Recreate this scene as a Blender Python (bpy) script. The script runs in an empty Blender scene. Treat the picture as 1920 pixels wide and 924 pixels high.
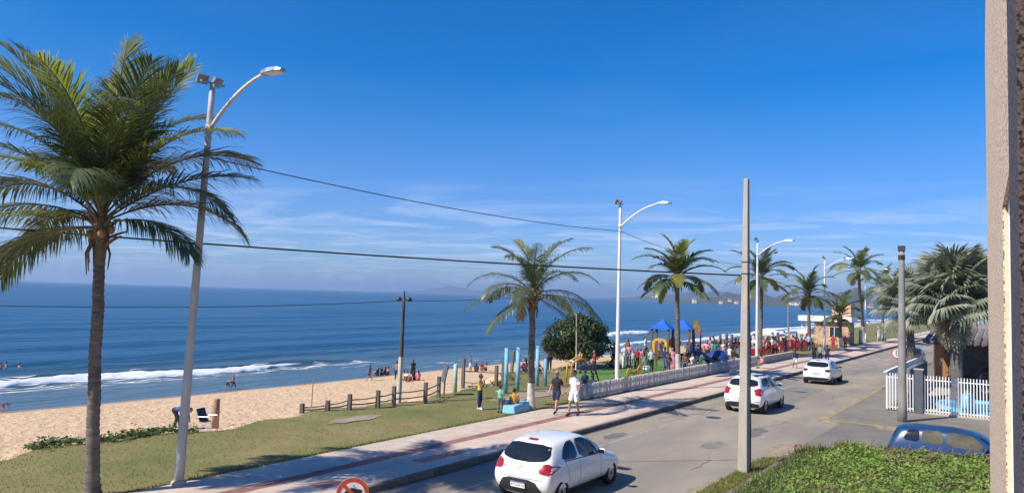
import bpy, bmesh, math, random
from mathutils import Vector, Matrix, noise
from mathutils.bvhtree import BVHTree
R = math.radians
scene = bpy.context.scene
C = scene.collection
# ------------------------------------------------------------------ camera
# world axes: X along the road (away), Y towards the sea, Z up; road surface z = 0
PXW, PXH, FPX, CAMZ = 1920.0, 924.0, 1386.0, 4.9
HEAD, PITCH, ROLL = R(35), math.atan(91 / 1386), R(1.7)
CAM = Vector((0, 0, CAMZ))
_F = Vector((math.cos(HEAD), math.sin(HEAD), 0)); _R = Vector((math.sin(HEAD), -math.cos(HEAD), 0)); _U = Vector((0, 0, 1))
FWD = _F * math.cos(PITCH) + _U * math.sin(PITCH)
_UP0 = -_F * math.sin(PITCH) + _U * math.cos(PITCH)
RGT = _R * math.cos(ROLL) + _UP0 * math.sin(ROLL)
UPV = -_R * math.sin(ROLL) + _UP0 * math.cos(ROLL)
cd = bpy.data.cameras.new('camera'); cam = bpy.data.objects.new('camera', cd); C.objects.link(cam)
cd.sensor_width = 36; cd.lens = 36 * FPX / PXW; cd.clip_start = 0.05; cd.clip_end = 60000
m3 = Matrix((RGT, UPV, -FWD)).transposed()
cam.matrix_world = Matrix.Translation(CAM) @ m3.to_4x4()
scene.camera = cam
def ray(px, py): return FWD * FPX + RGT * (px - PXW / 2) - UPV * (py - PXH / 2)
def G(px, py, z=0.0):
    d = ray(px, py); k = (z - CAMZ) / d.z; return CAM + d * k
def at_t(px, py, t):
    d = ray(px, py); return CAM + d * (t / d.y)
def at_s(px, py, s):
    d = ray(px, py); return CAM + d * (s / d.x)
def proj(p):
    v = Vector(p) - CAM; w = v.dot(FWD)
    return PXW / 2 + FPX * v.dot(RGT) / w, PXH / 2 - FPX * v.dot(UPV) / w, w
# ------------------------------------------------------------------ world, sun, exposure
SUN_EL, SUN_AZ = R(44), R(180 - 26)          # direction to the sun, azimuth counted from +X
world = bpy.data.worlds.new('World'); scene.world = world; world.use_nodes = True
nt = world.node_tree; nt.nodes.clear()
def wn(t, **k):
    n = nt.nodes.new(t)
    for a, b in k.items(): setattr(n, a, b)
    return n
def wl(a, b): nt.links.new(a, b)
sky = wn('ShaderNodeTexSky', sky_type='NISHITA', sun_disc=False)
sky.sun_elevation = SUN_EL; sky.sun_rotation = R(90) - SUN_AZ; sky.altitude = 0; sky.air_density = 1.0; sky.dust_density = 0.3; sky.ozone_density = 3.0
tc = wn('ShaderNodeTexCoord'); sep = wn('ShaderNodeSeparateXYZ'); wl(tc.outputs['Generated'], sep.inputs[0])
zc = wn('ShaderNodeMath', operation='MAXIMUM'); wl(sep.outputs['Z'], zc.inputs[0]); zc.inputs[1].default_value = 0.02
dx = wn('ShaderNodeMath', operation='DIVIDE'); wl(sep.outputs['X'], dx.inputs[0]); wl(zc.outputs[0], dx.inputs[1])
dy = wn('ShaderNodeMath', operation='DIVIDE'); wl(sep.outputs['Y'], dy.inputs[0]); wl(zc.outputs[0], dy.inputs[1])
cmb = wn('ShaderNodeCombineXYZ'); wl(dx.outputs[0], cmb.inputs[0]); wl(dy.outputs[0], cmb.inputs[1])
mp = wn('ShaderNodeMapping'); wl(cmb.outputs[0], mp.inputs[0]); mp.inputs['Rotation'].default_value = (0, 0, R(20)); mp.inputs['Scale'].default_value = (0.42, 0.30, 1); mp.inputs['Location'].default_value = (20.7, 8.8, 0)
n1 = wn('ShaderNodeTexNoise'); wl(mp.outputs[0], n1.inputs['Vector']); n1.inputs['Scale'].default_value = 1.3; n1.inputs['Detail'].default_value = 7; n1.inputs['Roughness'].default_value = 0.62; n1.inputs['Distortion'].default_value = 0.9
cr = wn('ShaderNodeMapRange'); cr.inputs['From Min'].default_value = 0.46; cr.inputs['From Max'].default_value = 0.78; wl(n1.outputs['Fac'], cr.inputs['Value'])
# thin cloud sheet: optically thicker towards the horizon, clear overhead
el = wn('ShaderNodeMapRange', interpolation_type='SMOOTHSTEP'); el.inputs['From Min'].default_value = 0.17; el.inputs['From Max'].default_value = 0.05; el.inputs['To Min'].default_value = 0.04; el.inputs['To Max'].default_value = 1.0; wl(sep.outputs['Z'], el.inputs['Value'])
cm = wn('ShaderNodeMath', operation='MULTIPLY'); wl(cr.outputs[0], cm.inputs[0]); wl(el.outputs[0], cm.inputs[1])
ck = wn('ShaderNodeMath', operation='MULTIPLY', use_clamp=True); wl(cm.outputs[0], ck.inputs[0]); ck.inputs[1].default_value = 0.9
hs = wn('ShaderNodeHueSaturation'); hs.inputs['Hue'].default_value = 0.512; hs.inputs['Saturation'].default_value = 1.55; hs.inputs['Value'].default_value = 1.08; wl(sky.outputs[0], hs.inputs['Color'])
# moist sea air: the low sky keeps a blue lavender cast all round the horizon
low = wn('ShaderNodeMapRange', interpolation_type='SMOOTHSTEP'); low.inputs['From Min'].default_value = 0.30; low.inputs['From Max'].default_value = 0.0; wl(sep.outputs['Z'], low.inputs['Value'])
tn = wn('ShaderNodeMix', data_type='RGBA', blend_type='MULTIPLY'); wl(low.outputs[0], tn.inputs['Factor']); wl(hs.outputs[0], tn.inputs['A']); tn.inputs['B'].default_value = (0.42, 0.58, 0.98, 1)
mx = wn('ShaderNodeMix', data_type='RGBA'); wl(ck.outputs[0], mx.inputs['Factor']); wl(tn.outputs['Result'], mx.inputs['A']); mx.inputs['B'].default_value = (6.2, 6.9, 8.2, 1)
bg = wn('ShaderNodeBackground'); wl(mx.outputs['Result'], bg.inputs['Color']); bg.inputs['Strength'].default_value = 0.09
wo = wn('ShaderNodeOutputWorld'); wl(bg.outputs[0], wo.inputs['Surface'])
sd = bpy.data.lights.new('sun', 'SUN'); sd.energy = 4.2; sd.angle = R(0.5); sd.color = (1.0, 0.93, 0.82)
sun = bpy.data.objects.new('sun', sd); C.objects.link(sun)
sdir = Vector((math.cos(SUN_EL) * math.cos(SUN_AZ), math.cos(SUN_EL) * math.sin(SUN_AZ), math.sin(SUN_EL)))
sun.rotation_euler = sdir.to_track_quat('Z', 'Y').to_euler(); sun.location = (-40, 30, 60)
vs = scene.view_settings; vs.view_transform = 'Standard'; vs.look = 'None'; vs.gamma = 1; vs.use_curve_mapping = False; vs.exposure = 0.65
scene.render.engine = 'CYCLES'
try:
    scene.cycles.volume_bounces = 0; scene.cycles.max_bounces = 8; scene.cycles.transparent_max_bounces = 12
except Exception: pass
# ------------------------------------------------------------------ helpers: materials
MATS = {}
def mat(name, col, rough=0.7, var=0.0, scale=6.0, col2=None, bump=0.0, bscale=None, metal=0.0, spec=0.5, transl=0.0, detail=5.0, coat=0.0, stretch=None, obvar=0.0, lo=0.35, hi=0.65, c3=None, s3=1.0, lo3=0.55, hi3=0.7, coords='Object'):
    """principled material with up to three noise-mixed colours and bump"""
    if name in MATS: return MATS[name]
    m = bpy.data.materials.new(name); m.use_nodes = True; t = m.node_tree; n = t.nodes; L = t.links
    b = n['Principled BSDF']; out = n['Material Output']
    b.inputs['Base Color'].default_value = (*col, 1); b.inputs['Roughness'].default_value = rough; b.inputs['Metallic'].default_value = metal
    b.inputs['Specular IOR Level'].default_value = spec; b.inputs['Coat Weight'].default_value = coat
    need = var or col2 or bump or c3
    csock = None
    if need:
        co = n.new('ShaderNodeTexCoord'); mpn = n.new('ShaderNodeMapping'); L.new(co.outputs[coords], mpn.inputs[0])
        if stretch: mpn.inputs['Scale'].default_value = stretch
    if var or col2:
        nz = n.new('ShaderNodeTexNoise'); nz.inputs['Scale'].default_value = scale; nz.inputs['Detail'].default_value = detail; nz.inputs['Roughness'].default_value = 0.6; L.new(mpn.outputs[0], nz.inputs['Vector'])
        mr = n.new('ShaderNodeMapRange'); mr.inputs['From Min'].default_value = lo; mr.inputs['From Max'].default_value = hi; L.new(nz.outputs['Fac'], mr.inputs['Value'])
        mixn = n.new('ShaderNodeMix'); mixn.data_type = 'RGBA'; L.new(mr.outputs[0], mixn.inputs['Factor'])
        if col2: a, c = col, col2
        else: a, c = tuple(x * (1 - var) for x in col), tuple(min(1, x * (1 + var)) for x in col)
        mixn.inputs['A'].default_value = (*a, 1); mixn.inputs['B'].default_value = (*c, 1); csock = mixn.outputs['Result']
    if c3:
        nz3 = n.new('ShaderNodeTexNoise'); nz3.inputs['Scale'].default_value = s3; nz3.inputs['Detail'].default_value = 6; L.new(mpn.outputs[0], nz3.inputs['Vector'])
        mr3 = n.new('ShaderNodeMapRange'); mr3.inputs['From Min'].default_value = lo3; mr3.inputs['From Max'].default_value = hi3; L.new(nz3.outputs['Fac'], mr3.inputs['Value'])
        mix3 = n.new('ShaderNodeMix'); mix3.data_type = 'RGBA'; L.new(mr3.outputs[0], mix3.inputs['Factor'])
        if csock: L.new(csock, mix3.inputs['A'])
        else: mix3.inputs['A'].default_value = (*col, 1)
        mix3.inputs['B'].default_value = (*c3, 1); csock = mix3.outputs['Result']
    if obvar:
        oi = n.new('ShaderNodeObjectInfo'); hv = n.new('ShaderNodeHueSaturation')
        mv = n.new('ShaderNodeMapRange'); mv.inputs['To Min'].default_value = 1 - obvar; mv.inputs['To Max'].default_value = 1 + obvar; L.new(oi.outputs['Random'], mv.inputs['Value']); L.new(mv.outputs[0], hv.inputs['Value'])
        if csock: L.new(csock, hv.inputs['Color'])
        else: hv.inputs['Color'].default_value = (*col, 1)
        csock = hv.outputs['Color']
    if csock: L.new(csock, b.inputs['Base Color'])
    if bump:
        bn = n.new('ShaderNodeTexNoise'); bn.inputs['Scale'].default_value = bscale or scale * 3; bn.inputs['Detail'].default_value = 4; L.new(mpn.outputs[0], bn.inputs['Vector'])
        bp = n.new('ShaderNodeBump'); bp.inputs['Strength'].default_value = min(1, bump); bp.inputs['Distance'].default_value = 0.02 * max(1, bump); L.new(bn.outputs['Fac'], bp.inputs['Height']); L.new(bp.outputs[0], b.inputs['Normal'])
    if transl:
        tr = n.new('ShaderNodeBsdfTranslucent'); ms = n.new('ShaderNodeMixShader'); ms.inputs[0].default_value = transl
        if csock:
            g = n.new('ShaderNodeMix'); g.data_type = 'RGBA'; g.blend_type = 'MULTIPLY'; g.inputs['Factor'].default_value = 1; L.new(csock, g.inputs['A']); g.inputs['B'].default_value = (1.6, 1.8, 0.7, 1); L.new(g.outputs['Result'], tr.inputs['Color'])
        else: tr.inputs['Color'].default_value = (min(1, col[0] * 1.6), min(1, col[1] * 1.8), col[2] * 0.7, 1)
        L.new(b.outputs[0], ms.inputs[1]); L.new(tr.outputs[0], ms.inputs[2]); L.new(ms.outputs[0], out.inputs['Surface'])
    MATS[name] = m
    return m
# ------------------------------------------------------------------ helpers: meshes and objects
class MB:
    def __init__(s): s.v = []; s.f = []
    def add(s, vs, fs):
        o = len(s.v); s.v += [tuple(p) for p in vs]; s.f += [tuple(i + o for i in q) for q in fs]; return s
    def box(s, c, d, rz=0.0, taper=1.0, ry=0.0):
        x, y, z = d[0] / 2, d[1] / 2, d[2] / 2
        vs = [(-x, -y, -z), (x, -y, -z), (x, y, -z), (-x, y, -z), (-x * taper, -y * taper, z), (x * taper, -y * taper, z), (x * taper, y * taper, z), (-x * taper, y * taper, z)]
        mm = Matrix.Rotation(rz, 3, 'Z') @ Matrix.Rotation(ry, 3, 'Y'); c = Vector(c)
        return s.add([c + mm @ Vector(p) for p in vs], [(0, 3, 2, 1), (4, 5, 6, 7), (0, 1, 5, 4), (1, 2, 6, 5), (2, 3, 7, 6), (3, 0, 4, 7)])
    def b2(s, x0, x1, y0, y1, z0, z1): return s.box(((x0 + x1) / 2, (y0 + y1) / 2, (z0 + z1) / 2), (x1 - x0, y1 - y0, z1 - z0))
    def tube(s, pts, rad, n=8, cap=True, flat=1.0):
        pts = [Vector(p) for p in pts]; k = len(pts)
        if not isinstance(rad, (list, tuple)): rad = [rad] * k
        vs = []; up = None
        for i, p in enumerate(pts):
            d = (pts[min(i + 1, k - 1)] - pts[max(i - 1, 0)]).normalized()
            if up is None:
                up = Vector((0, 0, 1)) if abs(d.z) < 0.9 else Vector((1, 0, 0))
            a = d.cross(up).normalized(); b = a.cross(d).normalized(); up = b
            for j in range(n):
                w = 2 * math.pi * j / n; vs.append(p + (a * math.cos(w) + b * math.sin(w) * flat) * rad[i])
        fs = [(i * n + j, i * n + (j + 1) % n, (i + 1) * n + (j + 1) % n, (i + 1) * n + j) for i in range(k - 1) for j in range(n)]
        if cap: fs += [tuple(range(n - 1, -1, -1)), tuple((k - 1) * n + j for j in range(n))]
        return s.add(vs, fs)
    def lathe(s, prof, n=16, c=(0, 0, 0), sx=1, sy=1):
        vs = []
        for r, z in prof:
            for j in range(n):
                w = 2 * math.pi * j / n; vs.append((c[0] + sx * r * math.cos(w), c[1] + sy * r * math.sin(w), c[2] + z))
        k = len(prof)
        fs = [(i * n + j, i * n + (j + 1) % n, (i + 1) * n + (j + 1) % n, (i + 1) * n + j) for i in range(k - 1) for j in range(n)]
        fs += [tuple(range(n - 1, -1, -1)), tuple((k - 1) * n + j for j in range(n))]
        return s.add(vs, fs)
    def prism(s, poly, z0, z1):
        k = len(poly)
        return s.add([(x, y, z0) for x, y in poly] + [(x, y, z1) for x, y in poly], [tuple(range(k - 1, -1, -1)), tuple(range(k, 2 * k))] + [(i, (i + 1) % k, k + (i + 1) % k, k + i) for i in range(k)])
    def ball(s, c, r, n=10, m=6, sc=(1, 1, 1)):
        vs = [(c[0], c[1], c[2] + r * sc[2])]
        for i in range(1, m):
            a = math.pi * i / m
            for j in range(n):
                w = 2 * math.pi * j / n; vs.append((c[0] + r * sc[0] * math.sin(a) * math.cos(w), c[1] + r * sc[1] * math.sin(a) * math.sin(w), c[2] + r * sc[2] * math.cos(a)))
        vs.append((c[0], c[1], c[2] - r * sc[2])); e = len(vs) - 1
        fs = [(0, 1 + j, 1 + (j + 1) % n) for j in range(n)]
        fs += [(1 + i * n + j, 1 + (i + 1) * n + j, 1 + (i + 1) * n + (j + 1) % n, 1 + i * n + (j + 1) % n) for i in range(m - 2) for j in range(n)]
        fs += [(e, 1 + (m - 2) * n + (j + 1) % n, 1 + (m - 2) * n + j) for j in range(n)]
        return s.add(vs, fs)
    def mesh(s, name, smooth=False):
        me = bpy.data.meshes.new(name); me.from_pydata([tuple(p) for p in s.v], [], s.f); me.validate()
        if smooth: me.polygons.foreach_set('use_smooth', [True] * len(me.polygons))
        me.update(); return me
def link(name, me, m=None, parent=None, loc=None, rz=0.0):
    o = bpy.data.objects.new(name, me); C.objects.link(o)
    if m is not None and me is not None and not len(me.materials): me.materials.append(m)
    if loc is not None: o.location = loc
    if rz: o.rotation_euler = (0, 0, rz)
    if parent is not None: o.parent = parent
    return o
def obj(name, mb, m, parent=None, smooth=False, loc=None, rz=0.0): return link(name, mb.mesh(name, smooth), m, parent, loc, rz)
def tag(o, label, cat, group=None):
    o['label'] = label; o['category'] = cat
    if group: o['group'] = group
    return o
def thing(name, label, cat, loc=(0, 0, 0), rz=0.0, group=None):
    o = bpy.data.objects.new(name, None); C.objects.link(o); o.location = loc; o.rotation_euler = (0, 0, rz); o.empty_display_size = 0.2
    return tag(o, label, cat, group)
def struct(o, kind='structure'): o['kind'] = kind; return o
def copy_tree(o, parent=None):
    c = o.copy(); C.objects.link(c)
    if parent is not None: c.parent = parent
    for ch in list(o.children): copy_tree(ch, c)
    return c
def baked(o, mods):
    """apply modifiers given as (type, dict) and return the evaluated mesh"""
    for ty, kw in mods:
        md = o.modifiers.new(ty, ty)
        for a, b in kw.items(): setattr(md, a, b)
    dg = bpy.context.evaluated_depsgraph_get(); dg.update()
    me = bpy.data.meshes.new_from_object(o.evaluated_get(dg)); return me
def text_mesh(txt, size, depth=0.002):
    cu = bpy.data.curves.new('txt', 'FONT'); cu.body = txt; cu.size = size; cu.extrude = depth; cu.align_x = 'CENTER'; cu.align_y = 'CENTER'; cu.resolution_u = 2
    o = bpy.data.objects.new('txt', cu); C.objects.link(o)
    dg = bpy.context.evaluated_depsgraph_get(); dg.update()
    me = bpy.data.meshes.new_from_object(o.evaluated_get(dg)); bpy.data.objects.remove(o); return me
rnd = random.Random(7)
def fbm(x, y, z=0.0, o=4): return noise.fractal((x, y, z), 1.0, 2.0, o)
# ================================================================== the setting
KERB_T, WALK_T, RIGHT_T = 13.2, 16.9, 7.1
SEA_Z = -3.5
def shore(s): return 53.6 + 0.5 * math.sin(s * 0.11) + 0.8 * math.sin(s * 0.031 + 1) + 0.0035 * max(0, s - 120)
def edge(s):  # lawn / sand boundary
    e = 23.0 + 0.45 * math.sin(s * 0.7) + 0.3 * math.sin(s * 1.9 + 1)
    if s > 30: e += min(1, (s - 30) / 8) * 3.0
    if s > 120: e += (s - 120) * 0.10
    return min(e, 36)
def ground_z(s, t):
    """terrain height on the sea side of the pavement"""
    e = edge(s)
    if t <= e - 0.6: return 0.13
    if t <= e + 0.8: return 0.13 - 0.16 * ((t - e + 0.6) / 1.4) ** 1.5
    sh = shore(s); k = (t - e - 0.8) / max(1, (sh - e - 0.8))
    q = t - e - 0.8; return -0.03 - 1.25 * min(1, q / 3.0) ** 0.9 - 2.27 * k ** 1.25
# -- terrain under everything (hidden subsoil reaching to the shore)
mb = MB(); mb.add([(-300, -600, -0.35), (900, -600, -0.35), (900, 14, -0.35), (-300, 14, -0.35)], [(0, 1, 2, 3)])
struct(obj('ground', mb, mat('subsoil', (0.19, 0.15, 0.10), 0.95, 0.3, 0.4)))
# -- sand
def grid(xs, ys, zf):
    mb = MB(); nx, ny = len(xs), len(ys)
    vs = [(x, y, zf(x, y)) for x in xs for y in ys]
    fs = [(i * ny + j, (i + 1) * ny + j, (i + 1) * ny + j + 1, i * ny + j + 1) for i in range(nx - 1) for j in range(ny - 1)]
    return mb.add(vs, fs)
def frange(a, b, d):
    n = max(1, int(round((b - a) / d))); return [a + (b - a) * i / n for i in range(n + 1)]
def sand_z(x, y):
    z = ground_z(x, y) - 0.02
    k = (y - edge(x)) / max(1.0, shore(x) - edge(x))
    dry = max(0.0, min(1.0, (0.93 - k) * 7)) * max(0.0, min(1.0, (y - edge(x) + 1) * 0.7))
    return z + dry * (0.06 * fbm(x * 1.5, y * 1.5, 3, 3) - 0.05 * max(0, fbm(x * 3.1, y * 3.1, 9, 2)))
xs = frange(8, 78, 0.2) + frange(78, 180, 0.8)[1:] + frange(180, 700, 8)[1:]
ys = frange(20, 55.5, 0.2) + frange(55.5, 75, 2)[1:]
xs0 = frange(-120, 8, 4)[:-1]
sand = obj('beach_sand', grid(xs0 + xs, ys, sand_z), None, smooth=True); struct(sand)
def sand_material():
    m = bpy.data.materials.new('sand'); m.use_nodes = True; t = m.node_tree; n = t.nodes; L = t.links; b = n['Principled BSDF']
    co = n.new('ShaderNodeTexCoord'); sp = n.new('ShaderNodeSeparateXYZ'); L.new(co.outputs['Object'], sp.inputs[0])
    nz = n.new('ShaderNodeTexNoise'); nz.inputs['Scale'].default_value = 1.6; nz.inputs['Detail'].default_value = 8; nz.inputs['Roughness'].default_value = 0.7; L.new(co.outputs['Object'], nz.inputs['Vector'])
    ramp = n.new('ShaderNodeMix'); ramp.data_type = 'RGBA'; L.new(nz.outputs['Fac'], ramp.inputs['Factor']); ramp.inputs['A'].default_value = (0.40, 0.25, 0.13, 1); ramp.inputs['B'].default_value = (0.72, 0.53, 0.34, 1)
    # wet sand below the swash line: the height of the beach decides
    nw = n.new('ShaderNodeTexNoise'); nw.inputs['Scale'].default_value = 0.35; L.new(co.outputs['Object'], nw.inputs['Vector'])
    ad = n.new('ShaderNodeMath'); ad.operation = 'MULTIPLY_ADD'; L.new(nw.outputs['Fac'], ad.inputs[0]); ad.inputs[1].default_value = 0.12; L.new(sp.outputs['Z'], ad.inputs[2])
    wet = n.new('ShaderNodeMapRange'); wet.inputs['From Min'].default_value = -3.20; wet.inputs['From Max'].default_value = -3.33; L.new(ad.outputs[0], wet.inputs['Value'])
    mw = n.new('ShaderNodeMix'); mw.data_type = 'RGBA'; L.new(wet.outputs[0], mw.inputs['Factor']); L.new(ramp.outputs['Result'], mw.inputs['A']); mw.inputs['B'].default_value = (0.20, 0.145, 0.10, 1)
    L.new(mw.outputs['Result'], b.inputs['Base Color'])
    rr = n.new('ShaderNodeMapRange'); rr.inputs['To Min'].default_value = 0.95; rr.inputs['To Max'].default_value = 0.30; L.new(wet.outputs[0], rr.inputs['Value']); L.new(rr.outputs[0], b.inputs['Roughness'])
    v = n.new('ShaderNodeTexVoronoi'); v.inputs['Scale'].default_value = 2.6; L.new(co.outputs['Object'], v.inputs['Vector'])
    n2 = n.new('ShaderNodeTexNoise'); n2.inputs['Scale'].default_value = 7; n2.inputs['Detail'].default_value = 5; L.new(co.outputs['Object'], n2.inputs['Vector'])
    sm = n.new('ShaderNodeMath'); sm.operation = 'ADD'; L.new(v.outputs['Distance'], sm.inputs[0]); L.new(n2.outputs['Fac'], sm.inputs[1])
    dr = n.new('ShaderNodeMath'); dr.operation = 'SUBTRACT'; dr.inputs[0].default_value = 1.0; L.new(wet.outputs[0], dr.inputs[1])
    bp = n.new('ShaderNodeBump'); bp.inputs['Distance'].default_value = 0.09; L.new(dr.outputs[0], bp.inputs['Strength']); L.new(sm.outputs[0], bp.inputs['Height']); L.new(bp.outputs[0], b.inputs['Normal'])
    return m
sand.data.materials.append(sand_material())
# -- sea: one sheet, graded grid, real swells near the shore
def swell(x, y):
    d = y - shore(x)
    a = 0.0
    if d > 1:
        w = min(1, (d - 1) / 14) * max(0.0, 1 - d / 900)
        ph = d * 0.36 + 1.3 * math.sin(x * 0.021 + d * 0.013) + 0.6 * math.sin(x * 0.06)
        a += w * 0.27 * (math.sin(ph) + 0.35 * math.sin(2 * ph + 0.8)) * (0.65 + 0.6 * fbm(x * 0.012, y * 0.03, 2, 2))
        a += w * 0.07 * fbm(x * 0.16, y * 0.5, 5, 3)
    for (x0, x1, dd, hh) in WAVES:
        if x0 - 12 < x < x1 + 14:
            u = min(1, max(0, (x - x0 + 12) / 14)) * min(1, max(0, (x1 + 14 - x) / 16)); q = d - dd - 0.6 * math.sin(x * 0.25)
            a += hh * u * math.exp(-(q / (1.5 if q > 0 else 0.75)) ** 2)
    return SEA_Z + a
WAVES = [(-60, 55, 13.0, 0.55), (135, 172, 24.0, 0.65), (105, 140, 7.6, 0.4), (140, 420, 4.2, 0.4), (215, 560, 11.0, 0.45), (280, 700, 20, 0.45), (-120, 95, 21, 0.3)]
def graded(a, b, d0, g):
    o = [a]; d = d0
    while o[-1] < b: o.append(o[-1] + d); d *= g
    return o
sx = [x for x in graded(10, 30000, 1.5, 1.22)]
sx = [18 - x for x in sx][::-1][:-1] + frange(8, 190, 0.9) + graded(190, 30000, 1.4, 1.035)[1:]
sy = frange(51, 92, 0.36) + graded(92, 30000, 0.5, 1.028)[1:]
sx[0:0] = []
sea = obj('sea', grid(sx, sy, swell), None, smooth=True); struct(sea)
def sea_material():
    m = bpy.data.materials.new('sea_water'); m.use_nodes = True; t = m.node_tree; n = t.nodes; L = t.links; b = n['Principled BSDF']
    b.inputs['Roughness'].default_value = 0.28; b.inputs['IOR'].default_value = 1.333; b.inputs['Specular IOR Level'].default_value = 0.36
    co = n.new('ShaderNodeTexCoord'); sp = n.new('ShaderNodeSeparateXYZ'); L.new(co.outputs['Object'], sp.inputs[0])
    # water column: shallow sandy water near the beach, deep blue farther out
    dep = n.new('ShaderNodeMapRange'); dep.interpolation_type = 'SMOOTHSTEP'; dep.inputs['From Min'].default_value = 52; dep.inputs['From Max'].default_value = 92; L.new(sp.outputs['Y'], dep.inputs['Value'])
    mp1 = n.new('ShaderNodeMapping'); mp1.inputs['Scale'].default_value = (0.012, 0.05, 1); L.new(co.outputs['Object'], mp1.inputs[0])
    n1 = n.new('ShaderNodeTexNoise'); n1.inputs['Scale'].default_value = 1; n1.inputs['Detail'].default_value = 5; L.new(mp1.outputs[0], n1.inputs['Vector'])
    deep = n.new('ShaderNodeMix'); deep.data_type = 'RGBA'; L.new(n1.outputs['Fac'], deep.inputs['Factor']); deep.inputs['A'].default_value = (0.008, 0.052, 0.112, 1); deep.inputs['B'].default_value = (0.018, 0.085, 0.160, 1)
    cm = n.new('ShaderNodeMix'); cm.data_type = 'RGBA'; L.new(dep.outputs[0], cm.inputs['Factor']); cm.inputs['A'].default_value = (0.075, 0.125, 0.145, 1); L.new(deep.outputs['Result'], cm.inputs['B'])
    L.new(cm.outputs['Result'], b.inputs['Base Color'])
    hsum = None
    for sc, k in (((0.9, 2.2, 1), 0.10), ((0.22, 0.75, 1), 0.30), ((0.05, 0.2, 1), 0.8)):
        mpn = n.new('ShaderNodeMapping'); mpn.inputs['Scale'].default_value = sc; L.new(co.outputs['Object'], mpn.inputs[0])
        nz = n.new('ShaderNodeTexNoise'); nz.inputs['Scale'].default_value = 1; nz.inputs['Detail'].default_value = 4; nz.inputs['Distortion'].default_value = 0.4; L.new(mpn.outputs[0], nz.inputs['Vector'])
        ml = n.new('ShaderNodeMath'); ml.operation = 'MULTIPLY_ADD'; L.new(nz.outputs['Fac'], ml.inputs[0]); ml.inputs[1].default_value = k
        if hsum: L.new(hsum, ml.inputs[2])
        else: ml.inputs[2].default_value = 0
        hsum = ml.outputs[0]
    bp = n.new('ShaderNodeBump'); bp.inputs['Distance'].default_value = 1.0
    mps = n.new('ShaderNodeMapping'); mps.inputs['Scale'].default_value = (0.0012, 0.0075, 1); L.new(co.outputs['Object'], mps.inputs[0])
    ns = n.new('ShaderNodeTexNoise'); ns.inputs['Scale'].default_value = 1; ns.inputs['Detail'].default_value = 6; ns.inputs['Roughness'].default_value = 0.55; L.new(mps.outputs[0], ns.inputs['Vector'])
    sl = n.new('ShaderNodeMapRange'); sl.inputs['From Min'].default_value = 0.42; sl.inputs['From Max'].default_value = 0.62; sl.inputs['To Min'].default_value = 1.0; sl.inputs['To Max'].default_value = 0.30; L.new(ns.outputs['Fac'], sl.inputs['Value']); L.new(sl.outputs[0], bp.inputs['Strength'])
    L.new(hsum, bp.inputs['Height']); L.new(bp.outputs[0], b.inputs['Normal'])
    return m
sea.data.materials.append(sea_material())
# -- foam of breaking waves: lumpy rolls of white water along the crests
M_FOAM = mat('foam', (0.82, 0.85, 0.86), 0.9, 0.10, 2.0, bump=0.6, bscale=6)
def foam_roll(x0, x1, dd, wid, hgt, seed, step=0.35, taper=8.0):
    mb = MB(); xs = frange(x0, x1, step); nc = 9; vs = []
    for x in xs:
        u = min(1, (x - x0) / taper + 0.02) * min(1, (x1 - x) / taper + 0.02)
        wv = wid * u * (0.75 + 0.6 * fbm(x * 0.35, seed, 0, 3)); cy = shore(x) + dd - 0.6 * math.sin(x * 0.25) * -1 - 0.2
        for j in range(nc):
            q = j / (nc - 1); y = cy + (q - 0.62) * wv
            base = swell(x, y)
            vs.append((x, y, base - 0.05 + (0.06 + hgt * u * max(0, math.sin(math.pi * q)) ** 0.7 * (0.55 + 0.75 * abs(fbm(x * 1.7, y * 2.1, seed, 3)))) * (1 if 0 < j < nc - 1 else -0.4)))
    fs = [(i * nc + j, (i + 1) * nc + j, (i + 1) * nc + j + 1, i * nc + j + 1) for i in range(len(xs) - 1) for j in range(nc - 1)]
    mb.add(vs, fs); return mb
for k, (a, b_, dd, w, h) in enumerate([(-40, 55, 12.5, 1.25, 0.20), (138, 170, 23.6, 1.7, 0.40), (106, 138, 7.2, 1.4, 0.16), (140, 400, 4.0, 1.7, 0.20), (225, 560, 10.6, 1.5, 0.2), (310, 700, 19.6, 1.6, 0.2), (172, 215, 7.5, 1.4, 0.2)]):
    struct(obj('wave_foam', foam_roll(a, b_, dd, w, h, k * 3.7 + 1, 0.4 if b_ < 180 else 0.9), M_FOAM, smooth=True), 'stuff')
# broken foam streaks left behind the breaker and along the swash
def foam_patches(n, fx, fy, seed):
    r = random.Random(seed); mb = MB()
    for _ in range(n):
        x, d = fx(r), fy(r); y = shore(x) + d; L_, w = r.uniform(0.5, 2.6), r.uniform(0.03, 0.09); z = None
        k = 7; vs = []
        for i in range(k):
            q = i / (k - 1); xx = x + (q - 0.5) * L_; yy = y + 0.12 * math.sin(q * 5 + x); ww = w * math.sin(math.pi * (0.08 + 0.84 * q)) * r.uniform(0.6, 1.3)
            vs += [(xx, yy - ww, swell(xx, yy - ww) + 0.03), (xx, yy + ww, swell(xx, yy + ww) + 0.03)]
        mb.add(vs, [(2 * i, 2 * i + 2, 2 * i + 3, 2 * i + 1) for i in range(k - 1)])
    return mb
struct(obj('foam_streaks', foam_patches(230, lambda r: r.uniform(12, 64), lambda r: 10.6 + r.gauss(0, 1.3), 3), M_FOAM), 'stuff')
struct(obj('swash_foam', foam_patches(260, lambda r: r.uniform(60, 340), lambda r: abs(r.gauss(1.2, 2.6)) + 0.2, 5), M_FOAM), 'stuff')
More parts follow.
